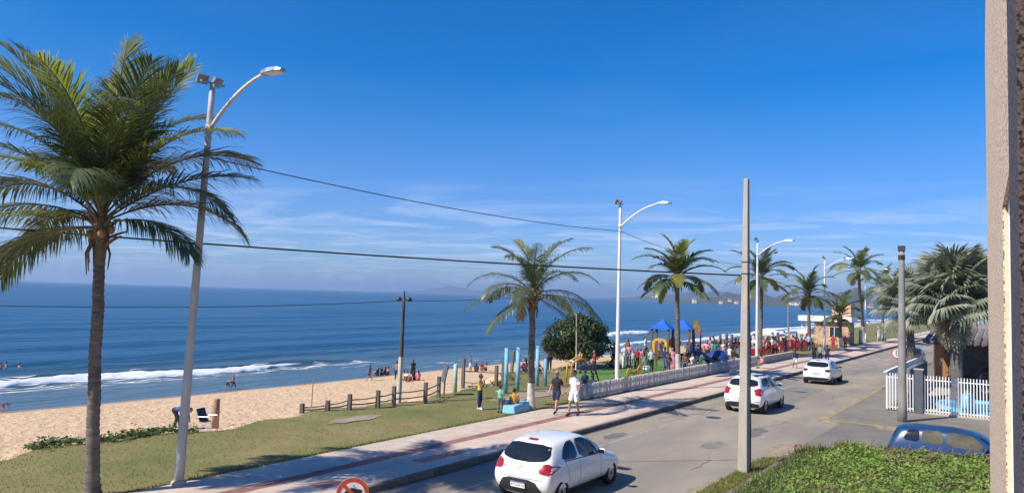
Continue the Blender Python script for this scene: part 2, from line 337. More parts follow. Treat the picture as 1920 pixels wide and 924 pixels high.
# -- lawn
def lawn_z(x, y): return 0.13 + 0.02 * fbm(x * 0.5, y * 0.5, 1, 3) if y < edge(x) - 0.7 else ground_z(x, y) + 0.012
def lawn_mesh():
    mb = MB(); xs = frange(-60, 4, 2)[:-1] + frange(4, 130, 0.5) + frange(130, 420, 6)[1:]; nc = 14; vs = []
    for x in xs:
        e = edge(x) + 0.35 * fbm(x * 0.9, 4.0, 0, 4)
        for j in range(nc):
            y = WALK_T - 0.02 + (e - WALK_T + 0.25) * j / (nc - 1); z = lawn_z(x, y)
            if j == nc - 1: z -= 0.10
            vs.append((x, y, z))
    return mb.add(vs, [(i * nc + j, (i + 1) * nc + j, (i + 1) * nc + j + 1, i * nc + j + 1) for i in range(len(xs) - 1) for j in range(nc - 1)])
M_LAWN = mat('lawn_grass', (0.11, 0.13, 0.030), 0.95, scale=0.28, col2=(0.225, 0.18, 0.06), bump=0.7, bscale=24, detail=10, c3=(0.27, 0.205, 0.09), s3=0.30, lo3=0.54, hi3=0.76, lo=0.3, hi=0.7)
lawn = obj('lawn', lawn_mesh(), M_LAWN, smooth=True); struct(lawn)
# -- road
def road_material():
    m = mat('asphalt', (0.255, 0.21, 0.16), 0.88, scale=0.6, col2=(0.34, 0.285, 0.215), bump=0.5, bscale=60, detail=10, c3=(0.205, 0.185, 0.155), s3=0.22, lo3=0.46, hi3=0.66, stretch=(0.35, 1.2, 1))
    return m
mb = MB(); mb.add([(-60, RIGHT_T - 0.6, 0), (420, RIGHT_T - 0.6, 0), (420, KERB_T + 0.1, 0), (-60, KERB_T + 0.1, 0)], [(0, 1, 2, 3)])
road = struct(obj('road', mb, road_material()))
# side street leaving the road between the overgrown lot and the fenced plot
mb = MB(); mb.add([(24.4, -40, -0.004), (33.2, -40, -0.004), (33.6, RIGHT_T - 0.6, -0.004), (26.5, RIGHT_T - 0.6, -0.004)], [(0, 1, 2, 3)])
struct(obj('side_street', mb, mat('side_asphalt', (0.15, 0.14, 0.125), 0.9, scale=0.7, col2=(0.20, 0.18, 0.15), bump=0.5, bscale=50, c3=(0.25, 0.19, 0.12), s3=0.5)))
def sheet(name, poly, z, m, parent=None, th=0.0):
    mb = MB(); k = len(poly)
    if th: mb.prism(poly, z - th, z)
    else: mb.add([(x, y, z) for x, y in poly], [tuple(range(k))])
    return obj(name, mb, m, parent)
M_PATCH = mat('asphalt_patch', (0.15, 0.14, 0.125), 0.85, 0.15, 2.0, bump=0.4, bscale=60)
def blob(cx, cy, rx, ry, seed, n=18): return [(cx + rx * math.cos(2 * math.pi * i / n) * (0.8 + 0.35 * fbm(i * 0.7, seed)), cy + ry * math.sin(2 * math.pi * i / n) * (0.8 + 0.35 * fbm(i * 0.9, seed + 5))) for i in range(n)]
sheet('asphalt_patch', blob(24.2, 12.2, 0.9, 0.35, 1), 0.004, M_PATCH, road)
sheet('asphalt_patch', blob(28.5, 8.6, 1.6, 0.5, 2), 0.004, M_PATCH, road)
sheet('asphalt_patch', blob(25.0, 8.9, 1.0, 0.4, 5), 0.004, mat('asphalt_patch_b', (0.205, 0.185, 0.155), 0.85, 0.15, 2.0), road)
sheet('asphalt_patch', [(38, 9.6), (46, 9.7), (46, 11.4), (38, 11.2)], 0.004, mat('asphalt_patch_b', (0.205, 0.185, 0.155), 0.85, 0.15, 2.0), road)
# hairline cracks sealed with tar and wheel tracks polished darker
r = random.Random(31); mbc = MB()
for k in range(16):
    x, y = r.uniform(13, 60), r.uniform(7.6, 12.9); a = r.choice((0, 0, 1.57)) + r.gauss(0, .3); pts = [(x, y)]
    for i in range(r.randint(6, 18)): a += r.gauss(0, .35); x += .35 * math.cos(a); y += .35 * math.sin(a); pts.append((x, min(12.95, max(7.5, y))))
    vs = []
    for (u, v) in pts: w = r.uniform(.006, .018); vs += [(u - w, v - w, .0042), (u + w, v + w, .0042)]
    mbc.add(vs, [(2 * i, 2 * i + 2, 2 * i + 3, 2 * i + 1) for i in range(len(pts) - 1)])
struct(obj('tar_cracks', mbc, mat('crack_tar', (.06, .055, .05), .9), road), 'stuff')
sheet('manhole_cover', [(30.9 + 0.32 * math.cos(a * 0.3927), 11.0 + 0.32 * math.sin(a * 0.3927)) for a in range(16)], 0.008, mat('iron', (0.06, 0.06, 0.06), 0.6, 0.2, 20), road)
# worn centre line: short strokes of paint with gaps where it has flaked away
M_PAINT = mat('road_paint_worn', (0.42, 0.39, 0.35), 0.8, scale=3, col2=(0.27, 0.245, 0.21), detail=8)
x = 6.0; mbp = MB(); r = random.Random(4)
while x < 140:
    l = r.uniform(1.2, 4.5); w = r.uniform(0.035, 0.06); mbp.add([(x, 11.72 - w, 0.0045), (x + l, 11.72 - w, 0.0045), (x + l, 11.72 + w, 0.0045), (x, 11.72 + w, 0.0045)], [(0, 1, 2, 3)]); x += l + r.choice([0.05, 0.1, 0.3, 0.9])
obj('centre_line', mbp, M_PAINT, road)
# sand drifted along the right edge, ragged outline
M_DUST = mat('road_dust', (0.30, 0.235, 0.15), 0.95, 0.25, 2.5, bump=0.4, bscale=30)
def ragged(x0, x1, y0, amp, seed, step=0.3):
    a = [(x, y0 + 0.25 + amp * (0.45 + 0.8 * fbm(x * 0.55, seed, 0, 4))) for x in frange(x0, x1, step)]
    return [(x1, y0 - 0.3), (x0, y0 - 0.3)][::-1] + a[::-1]
sheet('road_dust', ragged(12, 27, RIGHT_T - 0.35, 0.5, 2), 0.005, M_DUST, road)
sheet('road_dust', ragged(33, 90, RIGHT_T + 0.02, 0.28, 9), 0.005, M_DUST, road)
sheet('gutter_dirt', [(x, KERB_T) for x in (5, 130)] + [(x, KERB_T - 0.12 - 0.16 * abs(fbm(x * 0.5, 3, 0, 4))) for x in frange(5, 130, 0.4)][::-1], 0.005, mat('gutter_dirt', (0.10, 0.085, 0.06), 0.95, 0.3, 4), road)
# crosswalk far along the road
for k in range(6): sheet('crossing_stripe', [(74 + 0.0, 7.6 + k * 0.95), (77, 7.6 + k * 0.95), (77, 8.05 + k * 0.95), (74, 8.05 + k * 0.95)], 0.005, M_PAINT, road)
# -- pavement on the sea side: bed, cast slabs, red guide tiles, kerb stones
ZP = 0.15
mb = MB(); mb.b2(-40, 300, KERB_T + 0.14, WALK_T, -0.3, ZP - 0.025)
pave = struct(obj('pavement', mb, mat('mortar_bed', (0.30, 0.25, 0.20), 0.95, 0.2, 3)))
M_SLAB = mat('pavement_slab', (0.46, 0.365, 0.29), 0.85, scale=1.6, col2=(0.60, 0.485, 0.395), bump=0.25, bscale=40, detail=11, c3=(0.42, 0.30, 0.20), s3=0.5, lo3=0.52, hi3=0.75, obvar=0.05)
M_SLAB2 = mat('pavement_slab_rim', (0.50, 0.385, 0.295), 0.85, scale=0.9, col2=(0.60, 0.48, 0.385), bump=0.25, bscale=40, detail=9, c3=(0.50, 0.35, 0.235), s3=0.4, lo3=0.52, hi3=0.72, obvar=0.06)
def slab_mesh(lx, ly, h=0.03, bev=0.008):
    bm = bmesh.new(); bmesh.ops.create_cube(bm, size=1); bmesh.ops.scale(bm, vec=(lx, ly, h), verts=bm.verts)
    bmesh.ops.bevel(bm, geom=[e for e in bm.edges if e.verts[0].co.z > 0 and e.verts[1].co.z > 0], offset=bev, segments=1, affect='EDGES')
    me = bpy.data.meshes.new('slab'); bm.to_mesh(me); bm.free(); return me
G0, G1 = 15.02, 15.42      # guide strip
SL = 3.0
ma, mbm = slab_mesh(SL - 0.02, WALK_T - G1 - 0.015), slab_mesh(SL - 0.02, G0 - KERB_T - 0.155)
for i in range(46):
    x = 1.5 + i * SL
    o = link('slab', ma, M_SLAB, pave, (x, (G1 + WALK_T) / 2, ZP - 0.013 + rnd.uniform(-0.003, 0.002))); o.rotation_euler = (rnd.uniform(-.002, .002), 0, 0)
    o = link('slab', mbm, M_SLAB2, pave, (x + 0.7, (KERB_T + 0.14 + G0) / 2, ZP - 0.014 + rnd.uniform(-0.003, 0.002)))
mb = MB(); mb.b2(138, 300, KERB_T + 0.14, WALK_T, ZP - 0.03, ZP); obj('far_paving', mb, M_SLAB, pave)
M_TILE = mat('tactile_tile', (0.33, 0.165, 0.135), 0.85, 0.22, 5.0, obvar=0.18, bump=0.3, bscale=50)
def tactile(l, w, ribs):
    mb = MB(); mb.b2(-l / 2, l / 2, -w / 2, w / 2, -0.02, 0.0)
    if ribs:
        for k in range(4): y = -w / 2 + w * (k + 0.5) / 4; mb.b2(-l * 0.46, l * 0.46, y - 0.014, y + 0.014, 0.0005, 0.006)
    else:
        for i in range(4):
            for j in range(4): mb.lathe([(0.018, 0.0005), (0.012, 0.006)], 6, (-l / 2 + l * (i + .5) / 4, -w / 2 + w * (j + .5) / 4, 0))
    return mb.mesh('tile')
tm = tactile(0.392, 0.385, True); td = tactile(0.245, 0.245, False)
for i in range(190):
    link('tile', tm, M_TILE, pave, (6.2 + i * 0.4, (G0 + G1) / 2, ZP - 0.002 + rnd.uniform(-0.003, 0.001)))
mb = MB(); mb.b2(82.1, 300, G0, G1, ZP - 0.02, ZP + 0.0005); struct(obj('guide_strip', mb, M_TILE, pave), 'stuff')
# warning tiles laid into the rim slabs near the dropped kerb
for (xa, na, ya) in ((12.4, 3, 14.05), (16.0, 8, 14.05)):
    for i in range(na):
        for j in range(2): link('warning_tile', td, mat('warning_tile', (0.46, 0.22, 0.17), 0.85, 0.2, 6, obvar=0.12), pave, (xa + i * 0.25, ya + j * 0.25, ZP + 0.006))
M_KERB = mat('kerb_concrete', (0.13, 0.12, 0.105), 0.9, 0.25, 3.0, bump=0.5, bscale=25, obvar=0.15)
km = slab_mesh(0.985, 0.14, 0.34, 0.012)
for i in range(130): link('kerb_stone', km, M_KERB, pave, (2 + i * 1.0, KERB_T + 0.07, ZP - 0.163 + rnd.uniform(-0.004, 0.004)))
# -- right-hand pavement beyond the side street
M_RP = mat('right_pavement', (0.165, 0.145, 0.115), 0.9, scale=1.2, col2=(0.23, 0.20, 0.155), bump=0.5, bscale=20, detail=8)
rp = struct(sheet('right_pavement', [(33.3, 4.0), (33.0, 6.4), (33.6, RIGHT_T - 0.12), (90, RIGHT_T - 0.12), (90, -30), (33.6, -30)], 0.11, M_RP, th=0.4))
M_YEL = mat('worn_yellow_paint', (0.36, 0.255, 0.10), 0.85, scale=4, col2=(0.24, 0.205, 0.155), detail=8, lo=0.36, hi=0.58)
ky = slab_mesh(0.985, 0.12, 0.30, 0.01)
for i in range(56):
    x = 34.2 + i; m_ = M_YEL if i < 14 else M_KERB
    o = link('kerb_stone', ky, None, rp, (x, RIGHT_T - 0.06, 0.12 - 0.15))
    if not ky.materials: ky.materials.append(M_YEL)
    o.material_slots[0].link = 'OBJECT'; o.material_slots[0].material = m_
for i in range(8):
    a = Vector((33.28 - 0.05 * i, 6.3 - i * 1.0, 0.12 - 0.15)); o = link('kerb_stone', ky, None, rp, a, R(88)); o.material_slots[0].link = 'OBJECT'; o.material_slots[0].material = M_YEL

def GH(px, py, zmin=-3.5):
    """first hit of the ray through a pixel with the terrain"""
    d = ray(px, py).normalized(); a = 5.0
    while a < 600:
        p = CAM + d * a
        g_ = 0.0 if p.y < KERB_T else 0.15 if p.y < WALK_T else max(zmin, ground_z(p.x, p.y))
        if p.z <= g_: return Vector((p.x, p.y, g_))
        a += 0.06
    return CAM + d * a
# ================================================================== vegetation
def multi(name, items, smooth=False):
    """one mesh out of several (MB, material) pairs"""
    a = MB(); idx = []; ms = []
    for b, m in items:
        a.add(b.v, b.f); idx += [len(ms)] * len(b.f); ms.append(m)
    me = bpy.data.meshes.new(name); me.from_pydata(a.v, [], a.f)
    for m in ms: me.materials.append(m)
    me.polygons.foreach_set('material_index', idx)
    if smooth: me.polygons.foreach_set('use_smooth', [True] * len(me.polygons))
    me.update(); return me
M_LEAF = mat('palm_leaflet', (0.050, 0.080, 0.036), 0.38, scale=1.3, col2=(0.120, 0.142, 0.066), transl=0.20, obvar=0.22, spec=0.5)
M_LEAFY = mat('palm_leaflet_yellow', (0.17, 0.19, 0.04), 0.40, scale=1.3, col2=(0.33, 0.31, 0.07), transl=0.34, obvar=0.2)
M_LEAFD = mat('palm_leaflet_dry', (0.22, 0.15, 0.075), 0.8, scale=1.5, col2=(0.32, 0.235, 0.12), transl=0.1, obvar=0.2)
M_RACH = mat('palm_rachis', (0.10, 0.105, 0.035), 0.5, scale=2, col2=(0.17, 0.15, 0.05))
M_TRUNK = mat('palm_bark', (0.09, 0.075, 0.06), 0.95, scale=4.0, col2=(0.21, 0.18, 0.145), bump=0.9, bscale=14, detail=8, stretch=(1, 1, 3.0), c3=(0.10, 0.09, 0.06), s3=1.2)
M_TRUNKW = mat('whitewashed_bark', (0.62, 0.58, 0.50), 0.9, scale=5, col2=(0.46, 0.42, 0.35), bump=0.6, bscale=14)
M_BOOT = mat('palm_fibre', (0.13, 0.085, 0.05), 0.95, scale=6, col2=(0.22, 0.15, 0.09), bump=0.8, bscale=20, stretch=(1, 1, 0.3))
def frond_mesh(L, e0, droop, seed, nl=56, ll=0.85, leafmat=None, hang=0.5, segs=3, wid=0.022):
    r = random.Random(seed); NP = 22; pts = [Vector((0, 0, 0))]; tan = []
    lat = r.uniform(-0.12, 0.12)
    for i in range(NP):
        s = i / (NP - 1); e = R(e0 - droop * s ** 1.35); y = lat * s
        d = Vector((math.cos(e), y, math.sin(e))).normalized(); tan.append(d)
        if i < NP - 1: pts.append(pts[-1] + d * (L / (NP - 1)))
    rach = MB(); rach.tube(pts, [0.035 * (1 - 0.9 * i / (NP - 1)) + 0.004 for i in range(NP)], 5, flat=0.7)
    lf = MB(); tw = r.uniform(-0.4, 0.4)
    for i in range(nl):
        s = 0.13 + 0.87 * (i + 0.5) / nl; f = s * (NP - 1); k = min(int(f), NP - 2); u = f - k
        p = pts[k].lerp(pts[k + 1], u); T = tan[k].lerp(tan[k + 1], u).normalized()
        Y = Vector((0, 1, 0)); N = T.cross(Y).normalized() * -1
        if N.z < 0 and abs(T.z) < 0.9: N = -N
        ln0 = ll * (0.25 + 0.75 * math.sin(math.pi * min(1, s * 0.80 + 0.14)) ** 0.8) * (1.0 if s < 0.9 else 1 - (s - 0.9) * 3)
        for sd_ in (-1, 1):
            if r.random() < 0.04: continue
            ln = ln0 * r.uniform(0.82, 1.1); sw = R(30 + 32 * s + r.uniform(-7, 7)); v = R(14 + 14 * r.random()) * (1 if e0 > 30 else 0.4)
            sv = (Y * math.cos(v + tw * sd_ * s) * sd_ + N * math.sin(v + tw * sd_ * s))
            d = (sv * math.cos(sw) + T * math.sin(sw)).normalized()
            hg = hang * r.uniform(0.6, 1.4); q = p.copy(); w = T.cross(d); w = d.cross(w).normalized() * wid * r.uniform(0.8, 1.2)
            vs = [q - w * 0.6, q + w * 0.6]
            for j in range(segs):
                d = (d + Vector((0, 0, -1)) * hg * (0.22 + 0.28 * j)).normalized(); q = q + d * (ln / segs)
                ww = (1.0, 0.85, 0.12)[j] if segs == 3 else (1.0, 0.12)[j]
                vs += [q - w * ww, q + w * ww]
            lf.add(vs, [(2 * j, 2 * j + 1, 2 * j + 3, 2 * j + 2) for j in range(segs)])
    return multi('frond', [(lf, leafmat or M_LEAF), (rach, M_RACH)], smooth=False)
IMG_RIGHT = -R(55)      # world azimuth of "right in the photograph"
_fc = {}
def frond_var(L, e0, dr, k, nl, ll, kind):
    key = (round(L, 1), round(e0 / 8), round(dr / 12), k, nl, kind)
    if key not in _fc: _fc[key] = frond_mesh(L, e0, dr, hash(key) % 9973 if False else int(e0 * 7 + dr * 3 + k * 101) % 9973, nl, ll, {'g': M_LEAF, 'y': M_LEAFY, 'd': M_LEAFD}[kind], hang=0.26 if e0 > 70 else 0.62, segs=3 if nl > 60 else 2, wid=0.0155 if nl > 60 else 0.034)
    return _fc[key]
def palm_trunk(h, r0, r1, lean, seed, white=0.0, n=14):
    """ringed trunk from the ground to the crown, slightly bent"""
    r = random.Random(seed); pts = []; rad = []; k = int(h / 0.075)
    for i in range(k + 1):
        q = i / k; z = h * q; bow = math.sin(q * math.pi) * 0.4
        x = lean[0] * (q + 0.3 * bow) + 0.03 * fbm(q * 5, seed); y = lean[1] * (q + 0.3 * bow) + 0.03 * fbm(q * 5, seed + 9)
        flare = 1 + 0.55 * math.exp(-z / 0.28)
        pts.append((x, y, z)); rad.append((r0 + (r1 - r0) * q ** 0.8) * flare * (1.0 + (0.07 if i % 2 else -0.03) + r.uniform(-0.02, 0.02)))
    a = MB(); a.tube(pts, rad, n)
    if not white: return multi('trunk', [(a, M_TRUNK)], True), Vector(pts[-1])
    kw = int(k * white / h); up = MB(); lo = MB(); lo.tube(pts[:kw + 1], rad[:kw + 1], n); up.tube(pts[kw:], rad[kw:], n)
    return multi('trunk', [(up, M_TRUNK), (lo, M_TRUNKW)], True), Vector(pts[-1])
def coconut_palm(loc, h, r0, r1, lean, fronds, seed, label, white=0.0, nl=56, ll=0.85, boots=True):
    root = thing('coconut_palm', label, 'palm tree', loc, 0, 'coconut palms along the promenade')
    me, top = palm_trunk(h, r0, r1, lean, seed, white); link('trunk', me, None, root)
    if boots:
        b = MB(); r = random.Random(seed)
        b.lathe([(r1 * 1.0, -0.75), (r1 * 1.25, -0.4), (r1 * 1.6, -0.1), (r1 * 1.5, 0.25), (r1 * 0.8, 0.5)], 10, top)
        for k in range(11):
            a = k * 2.4; e = R(r.uniform(25, 75)); d = Vector((math.cos(a) * math.cos(e), math.sin(a) * math.cos(e), math.sin(e))); p = top + Vector((0, 0, r.uniform(-0.35, 0.2)))
            b.tube([p + d * r1, p + d * (r1 + 0.25), p + d * (r1 + 0.5) - Vector((0, 0, 0.04))], [0.085, 0.06, 0.035], 5, flat=0.5)
        for k in range(5):
            a = r.uniform(0, 6.28); p = top + Vector((math.cos(a) * r1 * 1.3, math.sin(a) * r1 * 1.3, -0.15))
            b.tube([p, p + Vector((math.cos(a) * 0.12, math.sin(a) * 0.12, -0.3)), p + Vector((math.cos(a) * 0.08, math.sin(a) * 0.08, -r.uniform(0.5, 0.85)))], [0.06, 0.045, 0.02], 5, flat=0.4)
        obj('crown_fibre', b, M_BOOT, root, smooth=True)
        NUT = mat('coconut', (0.27, 0.16, 0.05), 0.6, 0.3, 5)
        for k in range(5):
            a = IMG_RIGHT + r.uniform(0, 6.28); nuts = MB(); nuts.ball(top + Vector((math.cos(a) * r1 * 2.0, math.sin(a) * r1 * 2.0, r.uniform(-0.25, 0.1))), 0.10, 8, 6, (0.9, 0.9, 1.15)); obj('coconut', nuts, NUT, root, smooth=True)
    for i, (a, e, dr, L, kind) in enumerate(fronds):
        me = frond_var(L, e, dr, i % 4, nl, ll, kind)
        o = link('frond', me, None, root, top + Vector((0, 0, 0.12 + 0.35 * max(0, e) / 90)), IMG_RIGHT + R(a))
        o.scale = (1, rnd.choice((-1, 1)), 1)
    return root
def gen_crown(seed, n, L):
    r = random.Random(seed); out = []
    for i in range(n):
        q = i / (n - 1); e = 84 - 98 * q ** 1.1 + r.uniform(-7, 7); a = i * 137.5 + r.uniform(-14, 14)
        dr = 22 + 62 * math.sin(math.pi * min(1, q * 0.8 + 0.12)) + r.uniform(-10, 10)
        kind = 'g' if q > 0.12 or r.random() < 0.5 else 'y'
        if q > 0.3 and r.random() < 0.16: kind = 'y'
        if q > 0.9: kind = 'd' if r.random() < 0.25 else 'g'
        out.append((a, e, dr, L * r.uniform(0.85, 1.08) * (0.85 if q < 0.1 or q > 0.9 else 1), kind))
    return out
P1F = [(80, 88, 5, 4.3, 'y'), (100, 84, 12, 3.9, 'g'), (15, 80, 12, 3.6, 'y'), (6, 72, 20, 4.2, 'g'), (350, 76, 26, 3.9, 'g'), (176, 74, 34, 4.7, 'g'), (186, 69, 40, 4.8, 'g'), (165, 64, 58, 4.5, 'g'), (200, 66, 62, 4.6, 'g'), (178, 56, 72, 4.4, 'g'), (190, 46, 70, 4.3, 'g'), (172, 34, 72, 4.2, 'g'), (184, 20, 70, 4.0, 'g'),
       (208, 14, 74, 3.8, 'y'), (166, 4, 66, 3.6, 'g'), (196, 0, 66, 3.4, 'g'), (354, 58, 78, 4.2, 'y'), (2, 32, 40, 4.3, 'g'), (346, 34, 82, 4.2, 'g'), (352, 12, 72, 2.9, 'g'), (330, 20, 84, 3.8, 'g'), (270, 72, 60, 4.2, 'y'), (250, 62, 80, 4.2, 'g'), (300, 62, 80, 4.2, 'g'), (222, 72, 48, 4.3, 'g'), (318, 72, 46, 4.2, 'g'),
       (285, 40, 90, 3.9, 'g'), (232, 44, 88, 4.1, 'y'), (258, 26, 84, 3.6, 'g'), (60, 66, 60, 4.3, 'g'), (120, 64, 56, 4.3, 'g'), (90, 50, 70, 4.2, 'g'), (35, 52, 74, 4.2, 'g'), (145, 46, 72, 4.3, 'g'), (110, 78, 26, 4.0, 'g'), (20, 26, 76, 3.9, 'g'), (150, 20, 76, 3.9, 'g'), (225, 24, 84, 3.8, 'g'), (310, 6, 76, 3.2, 'g'), (20, 8, 72, 3.2, 'g')]
P1F = [(a, e + (5 if 10 < e < 70 else 0), d + (8 if e < 40 else 0), L * (0.96 if e > 45 else 0.86), 'y' if (k == 'g' and e > 60 and i_ % 3 == 0) else k) for i_, (a, e, d, L, k) in enumerate(P1F) if (a, e) not in ((330, 20), (310, 6), (20, 8), (100, 84), (258, 26), (225, 24))]
def pbase(px, t): return at_t(px, 600, t).x
# (pixel column of trunk base, lateral position, pixel of crown base, frond length, fronds, white wash, lean)
b1 = G(172, 928, 0.13); z1 = 0
c1 = at_t(189, 438, b1.y)
coconut_palm((b1.x, b1.y, 0.1), c1.z - 0.1, 0.150, 0.115, (c1.x - b1.x, 0.0), P1F, 11, 'tall coconut palm with dark ringed trunk nearest the camera on the lawn', nl=104, ll=1.12)
def small_palm(px, pyc, t, L, n, seed, label, white=0.0, r0=0.15, lean_px=0, nl=48):
    c = at_t(px + lean_px, pyc, t); b = at_t(px, pyc + 60, t); gx = b.x
    for _ in range(6):
        q = proj((gx, t, 0.13)); gx += (px - q[0]) * q[2] / FPX * 0.8
    coconut_palm((gx, t, 0.1), c.z - 0.1, r0, r0 * 0.72, (c.x - gx, 0.0), gen_crown(seed, n, L), seed, label, white, nl, L * 0.23)
small_palm(995, 561, 17.25, 3.1, 22, 21, 'coconut palm with whitewashed foot beside the blue bench block', 1.15, 0.16, 4, 64)
small_palm(1272, 528, 18.2, 3.2, 24, 35, 'coconut palm with white foot rising behind the picket fence by the play tower', 1.5, 0.17, -2, 56)
small_palm(1425, 526, 19.3, 3.5, 22, 44, 'coconut palm behind the concrete pole at the left end of the red chairs', 0.0, 0.2, 3)
small_palm(1518, 556, 18.6, 3.3, 20, 52, 'coconut palm with pale foot between the red chairs and the walkers', 1.3, 0.2, -2)
small_palm(1577, 598, 17.5, 3.3, 18, 63, 'low bushy coconut palm in front of the brick kiosk', 1.2, 0.22, -2)
small_palm(1622, 512, 17.9, 4.2, 22, 77, 'coconut palm with cream painted foot just right of the kiosk', 2.2, 0.24, -12)
small_palm(1657, 545, 18.0, 4.6, 18, 81, 'farthest coconut palm with cream foot beside the two cream posts', 2.0, 0.22, -4)
# -- fan palm in the fenced plot
M_FAN = mat('fan_leaf', (0.13, 0.15, 0.105), 0.5, scale=1.5, col2=(0.26, 0.27, 0.19), transl=0.12, obvar=0.22)
M_FAND = mat('fan_leaf_dry', (0.26, 0.19, 0.11), 0.85, scale=2, col2=(0.36, 0.28, 0.17), obvar=0.25)
def fan_mesh(seed, Rr, pet, m):
    r = random.Random(seed); lf = MB(); n = 30; span = R(250); o = Vector((pet, 0, 0))
    fold = r.uniform(0.15, 0.5)
    def pt(a, rad, z): return o + Vector((math.cos(a) * rad, math.sin(a) * rad, z - fold * abs(math.sin(a)) * rad * 0.5 - 0.10 * rad * rad))
    for i in range(n):
        a0, a1 = -span / 2 + span * i / n, -span / 2 + span * (i + 1) / n; am = (a0 + a1) / 2; k = Rr * r.uniform(0.88, 1.06) * (1 - 0.22 * abs(am) / (span / 2)); pl = 0.035 * Rr
        dp = -r.uniform(0.08, 0.42) * Rr
        vs = [o, pt(a0, k * 0.62, 0), pt(am, k * 0.64, pl), pt(a1, k * 0.62, 0), pt(am - 0.006, k * 0.86, dp * 0.35), pt(am + 0.02, k, dp)]
        lf.add(vs, [(0, 1, 2), (0, 2, 3), (1, 4, 2), (2, 4, 3), (4, 5, 3)])
    pe = MB(); pe.tube([(0, 0, 0), (pet * 0.5, 0, 0.05), (pet, 0, 0)], [0.035, 0.025, 0.016], 5)
    return multi('fan_leaf', [(lf, m), (pe, M_RACH)])
FP = at_s(1797, 720, 44.0)
fp = thing('fan_palm', 'big grey green fan palm behind the white bar fence', 'palm tree', (44.0, FP.y, 0.1))
fz = at_s(1790, 560, 44.0).z - 0.1
me, top = palm_trunk(fz, 0.30, 0.24, (0.0, 0.15), 5); link('trunk', me, None, fp)
FMS = [fan_mesh(k, 1.35, 1.35, M_FAN) for k in range(6)]; FMD = [fan_mesh(20 + k, 1.1, 0.9, M_FAND) for k in range(3)]
r = random.Random(3)
for i in range(70):
    q = i / 69; e = R(80 - 118 * q + r.uniform(-9, 9)); a = i * R(137.5) + r.uniform(-0.2, 0.2)
    dry = q > 0.78; o = link('fan_leaf', (FMD if dry else FMS)[i % (3 if dry else 6)], None, fp, top + Vector((0, 0, 0.3 - 0.9 * q)))
    roll_ = r.uniform(-0.35, 0.35)
    if dry: e = R(-62 - r.uniform(0, 18))
    o.rotation_euler = (Matrix.Rotation(a, 3, 'Z') @ Matrix.Rotation(-e, 3, 'Y') @ Matrix.Rotation(roll_, 3, 'X')).to_euler(); k = r.uniform(0.85, 1.12); o.scale = (k, k, k)
# second, lower fan palm leaning over the plot to the left
f2 = at_s(1712, 640, 50.0); fp2 = thing('fan_palm', 'smaller fan palm half hidden left of the big one', 'palm tree', (50.0, f2.y, 0.1))
fz2 = at_s(1712, 570, 50.0).z - 0.1; me, top2 = palm_trunk(fz2, 0.24, 0.2, (0, 0.2), 8); link('trunk', me, None, fp2)
for i in range(26):
    q = i / 25; e = R(76 - 110 * q + r.uniform(-9, 9)); a = i * R(137.5); o = link('fan_leaf', FMS[i % 6], None, fp2, top2 + Vector((0, 0, 0.3 - 0.7 * q)))
    o.rotation_euler = (Matrix.Rotation(a, 3, 'Z') @ Matrix.Rotation(-e, 3, 'Y') @ Matrix.Rotation(r.uniform(-.3, .3), 3, 'X')).to_euler(); o.scale = (0.85, 0.85, 0.85)
# -- leafy masses
def leaf_cloud(pos_fn, n, size, seed, aspect=0.5, fold=True):
    r = random.Random(seed); mb = MB()
    for _ in range(n):
        p, nrm = pos_fn(r); sz = size * r.choice((r.uniform(0.4, 0.8), r.uniform(0.7, 1.2), r.uniform(0.8, 1.7)))
        nrm = (Vector(nrm) + Vector((r.gauss(0, .55), r.gauss(0, .55), r.gauss(0, .55)))).normalized()
        a = nrm.cross(Vector((r.gauss(0, 1), r.gauss(0, 1), r.gauss(0, 1)))).normalized(); b = nrm.cross(a)
        p = Vector(p); h = nrm * sz * 0.12
        mb.add([p - a * sz * 0.5, p + b * sz * aspect * 0.5 + h, p + a * sz * 0.5, p - b * sz * aspect * 0.5 + h], [(0, 1, 2), (0, 2, 3)])
    return mb
M_BUSH = mat('bush_leaf', (0.030, 0.052, 0.018), 0.45, scale=1.1, col2=(0.075, 0.105, 0.03), transl=0.15, lo=0.4, hi=0.62)
def round_bush(name, label, cat, c, rx, ry, h, n, size, seed, stems=7, group=None, m=None, z0=0.25):
    root = thing(name, label, cat, c, 0, group); r0 = random.Random(seed); lumps = []
    for _ in range(46):
        a = r0.uniform(0, 6.28); q = math.sqrt(r0.random()); zz = r0.uniform(0.15, 1.0); k = math.sqrt(max(0.05, 1 - (zz * 0.93) ** 2.4))
        lumps.append((Vector((math.cos(a) * q * rx * k, math.sin(a) * q * ry * k, h * (z0 + (1 - z0) * zz) - 0.32)), r0.uniform(0.3, 0.52) * min(1, h / 2.6)))
    def pos(r):
        c_, rr = r.choice(lumps); d = Vector((r.gauss(0, 1), r.gauss(0, 1), r.gauss(0, 1))).normalized(); return c_ + d * rr * (r.uniform(0.7, 1.05) + max(0, r.gauss(0, .16))) * 1.25, d + Vector((0, 0, 0.3))
    obj('foliage', leaf_cloud(pos, n, size, seed), m or M_BUSH, root)
    for k in range(stems):
        a = k * 2.4; e = Vector((math.cos(a) * rx * 0.6, math.sin(a) * ry * 0.6, h * 0.62)); s0 = Vector((math.cos(a) * 0.25, math.sin(a) * 0.25, 0))
        mb = MB(); mb.tube([s0, s0 * 1.8 + Vector((0, 0, h * 0.22)), e * 0.75, e], [0.07, 0.055, 0.035, 0.012], 6); obj('stem', mb, mat('bush_stem', (0.17, 0.12, 0.08), 0.9, 0.3, 8), root, smooth=True)
    return root
round_bush('round_bush', 'dense dark green rounded bush between the exercise bars and the beach', 'bush', (44.0, 25.2, 0.0), 2.55, 2.0, 3.5, 17000, 0.21, 4, 9)
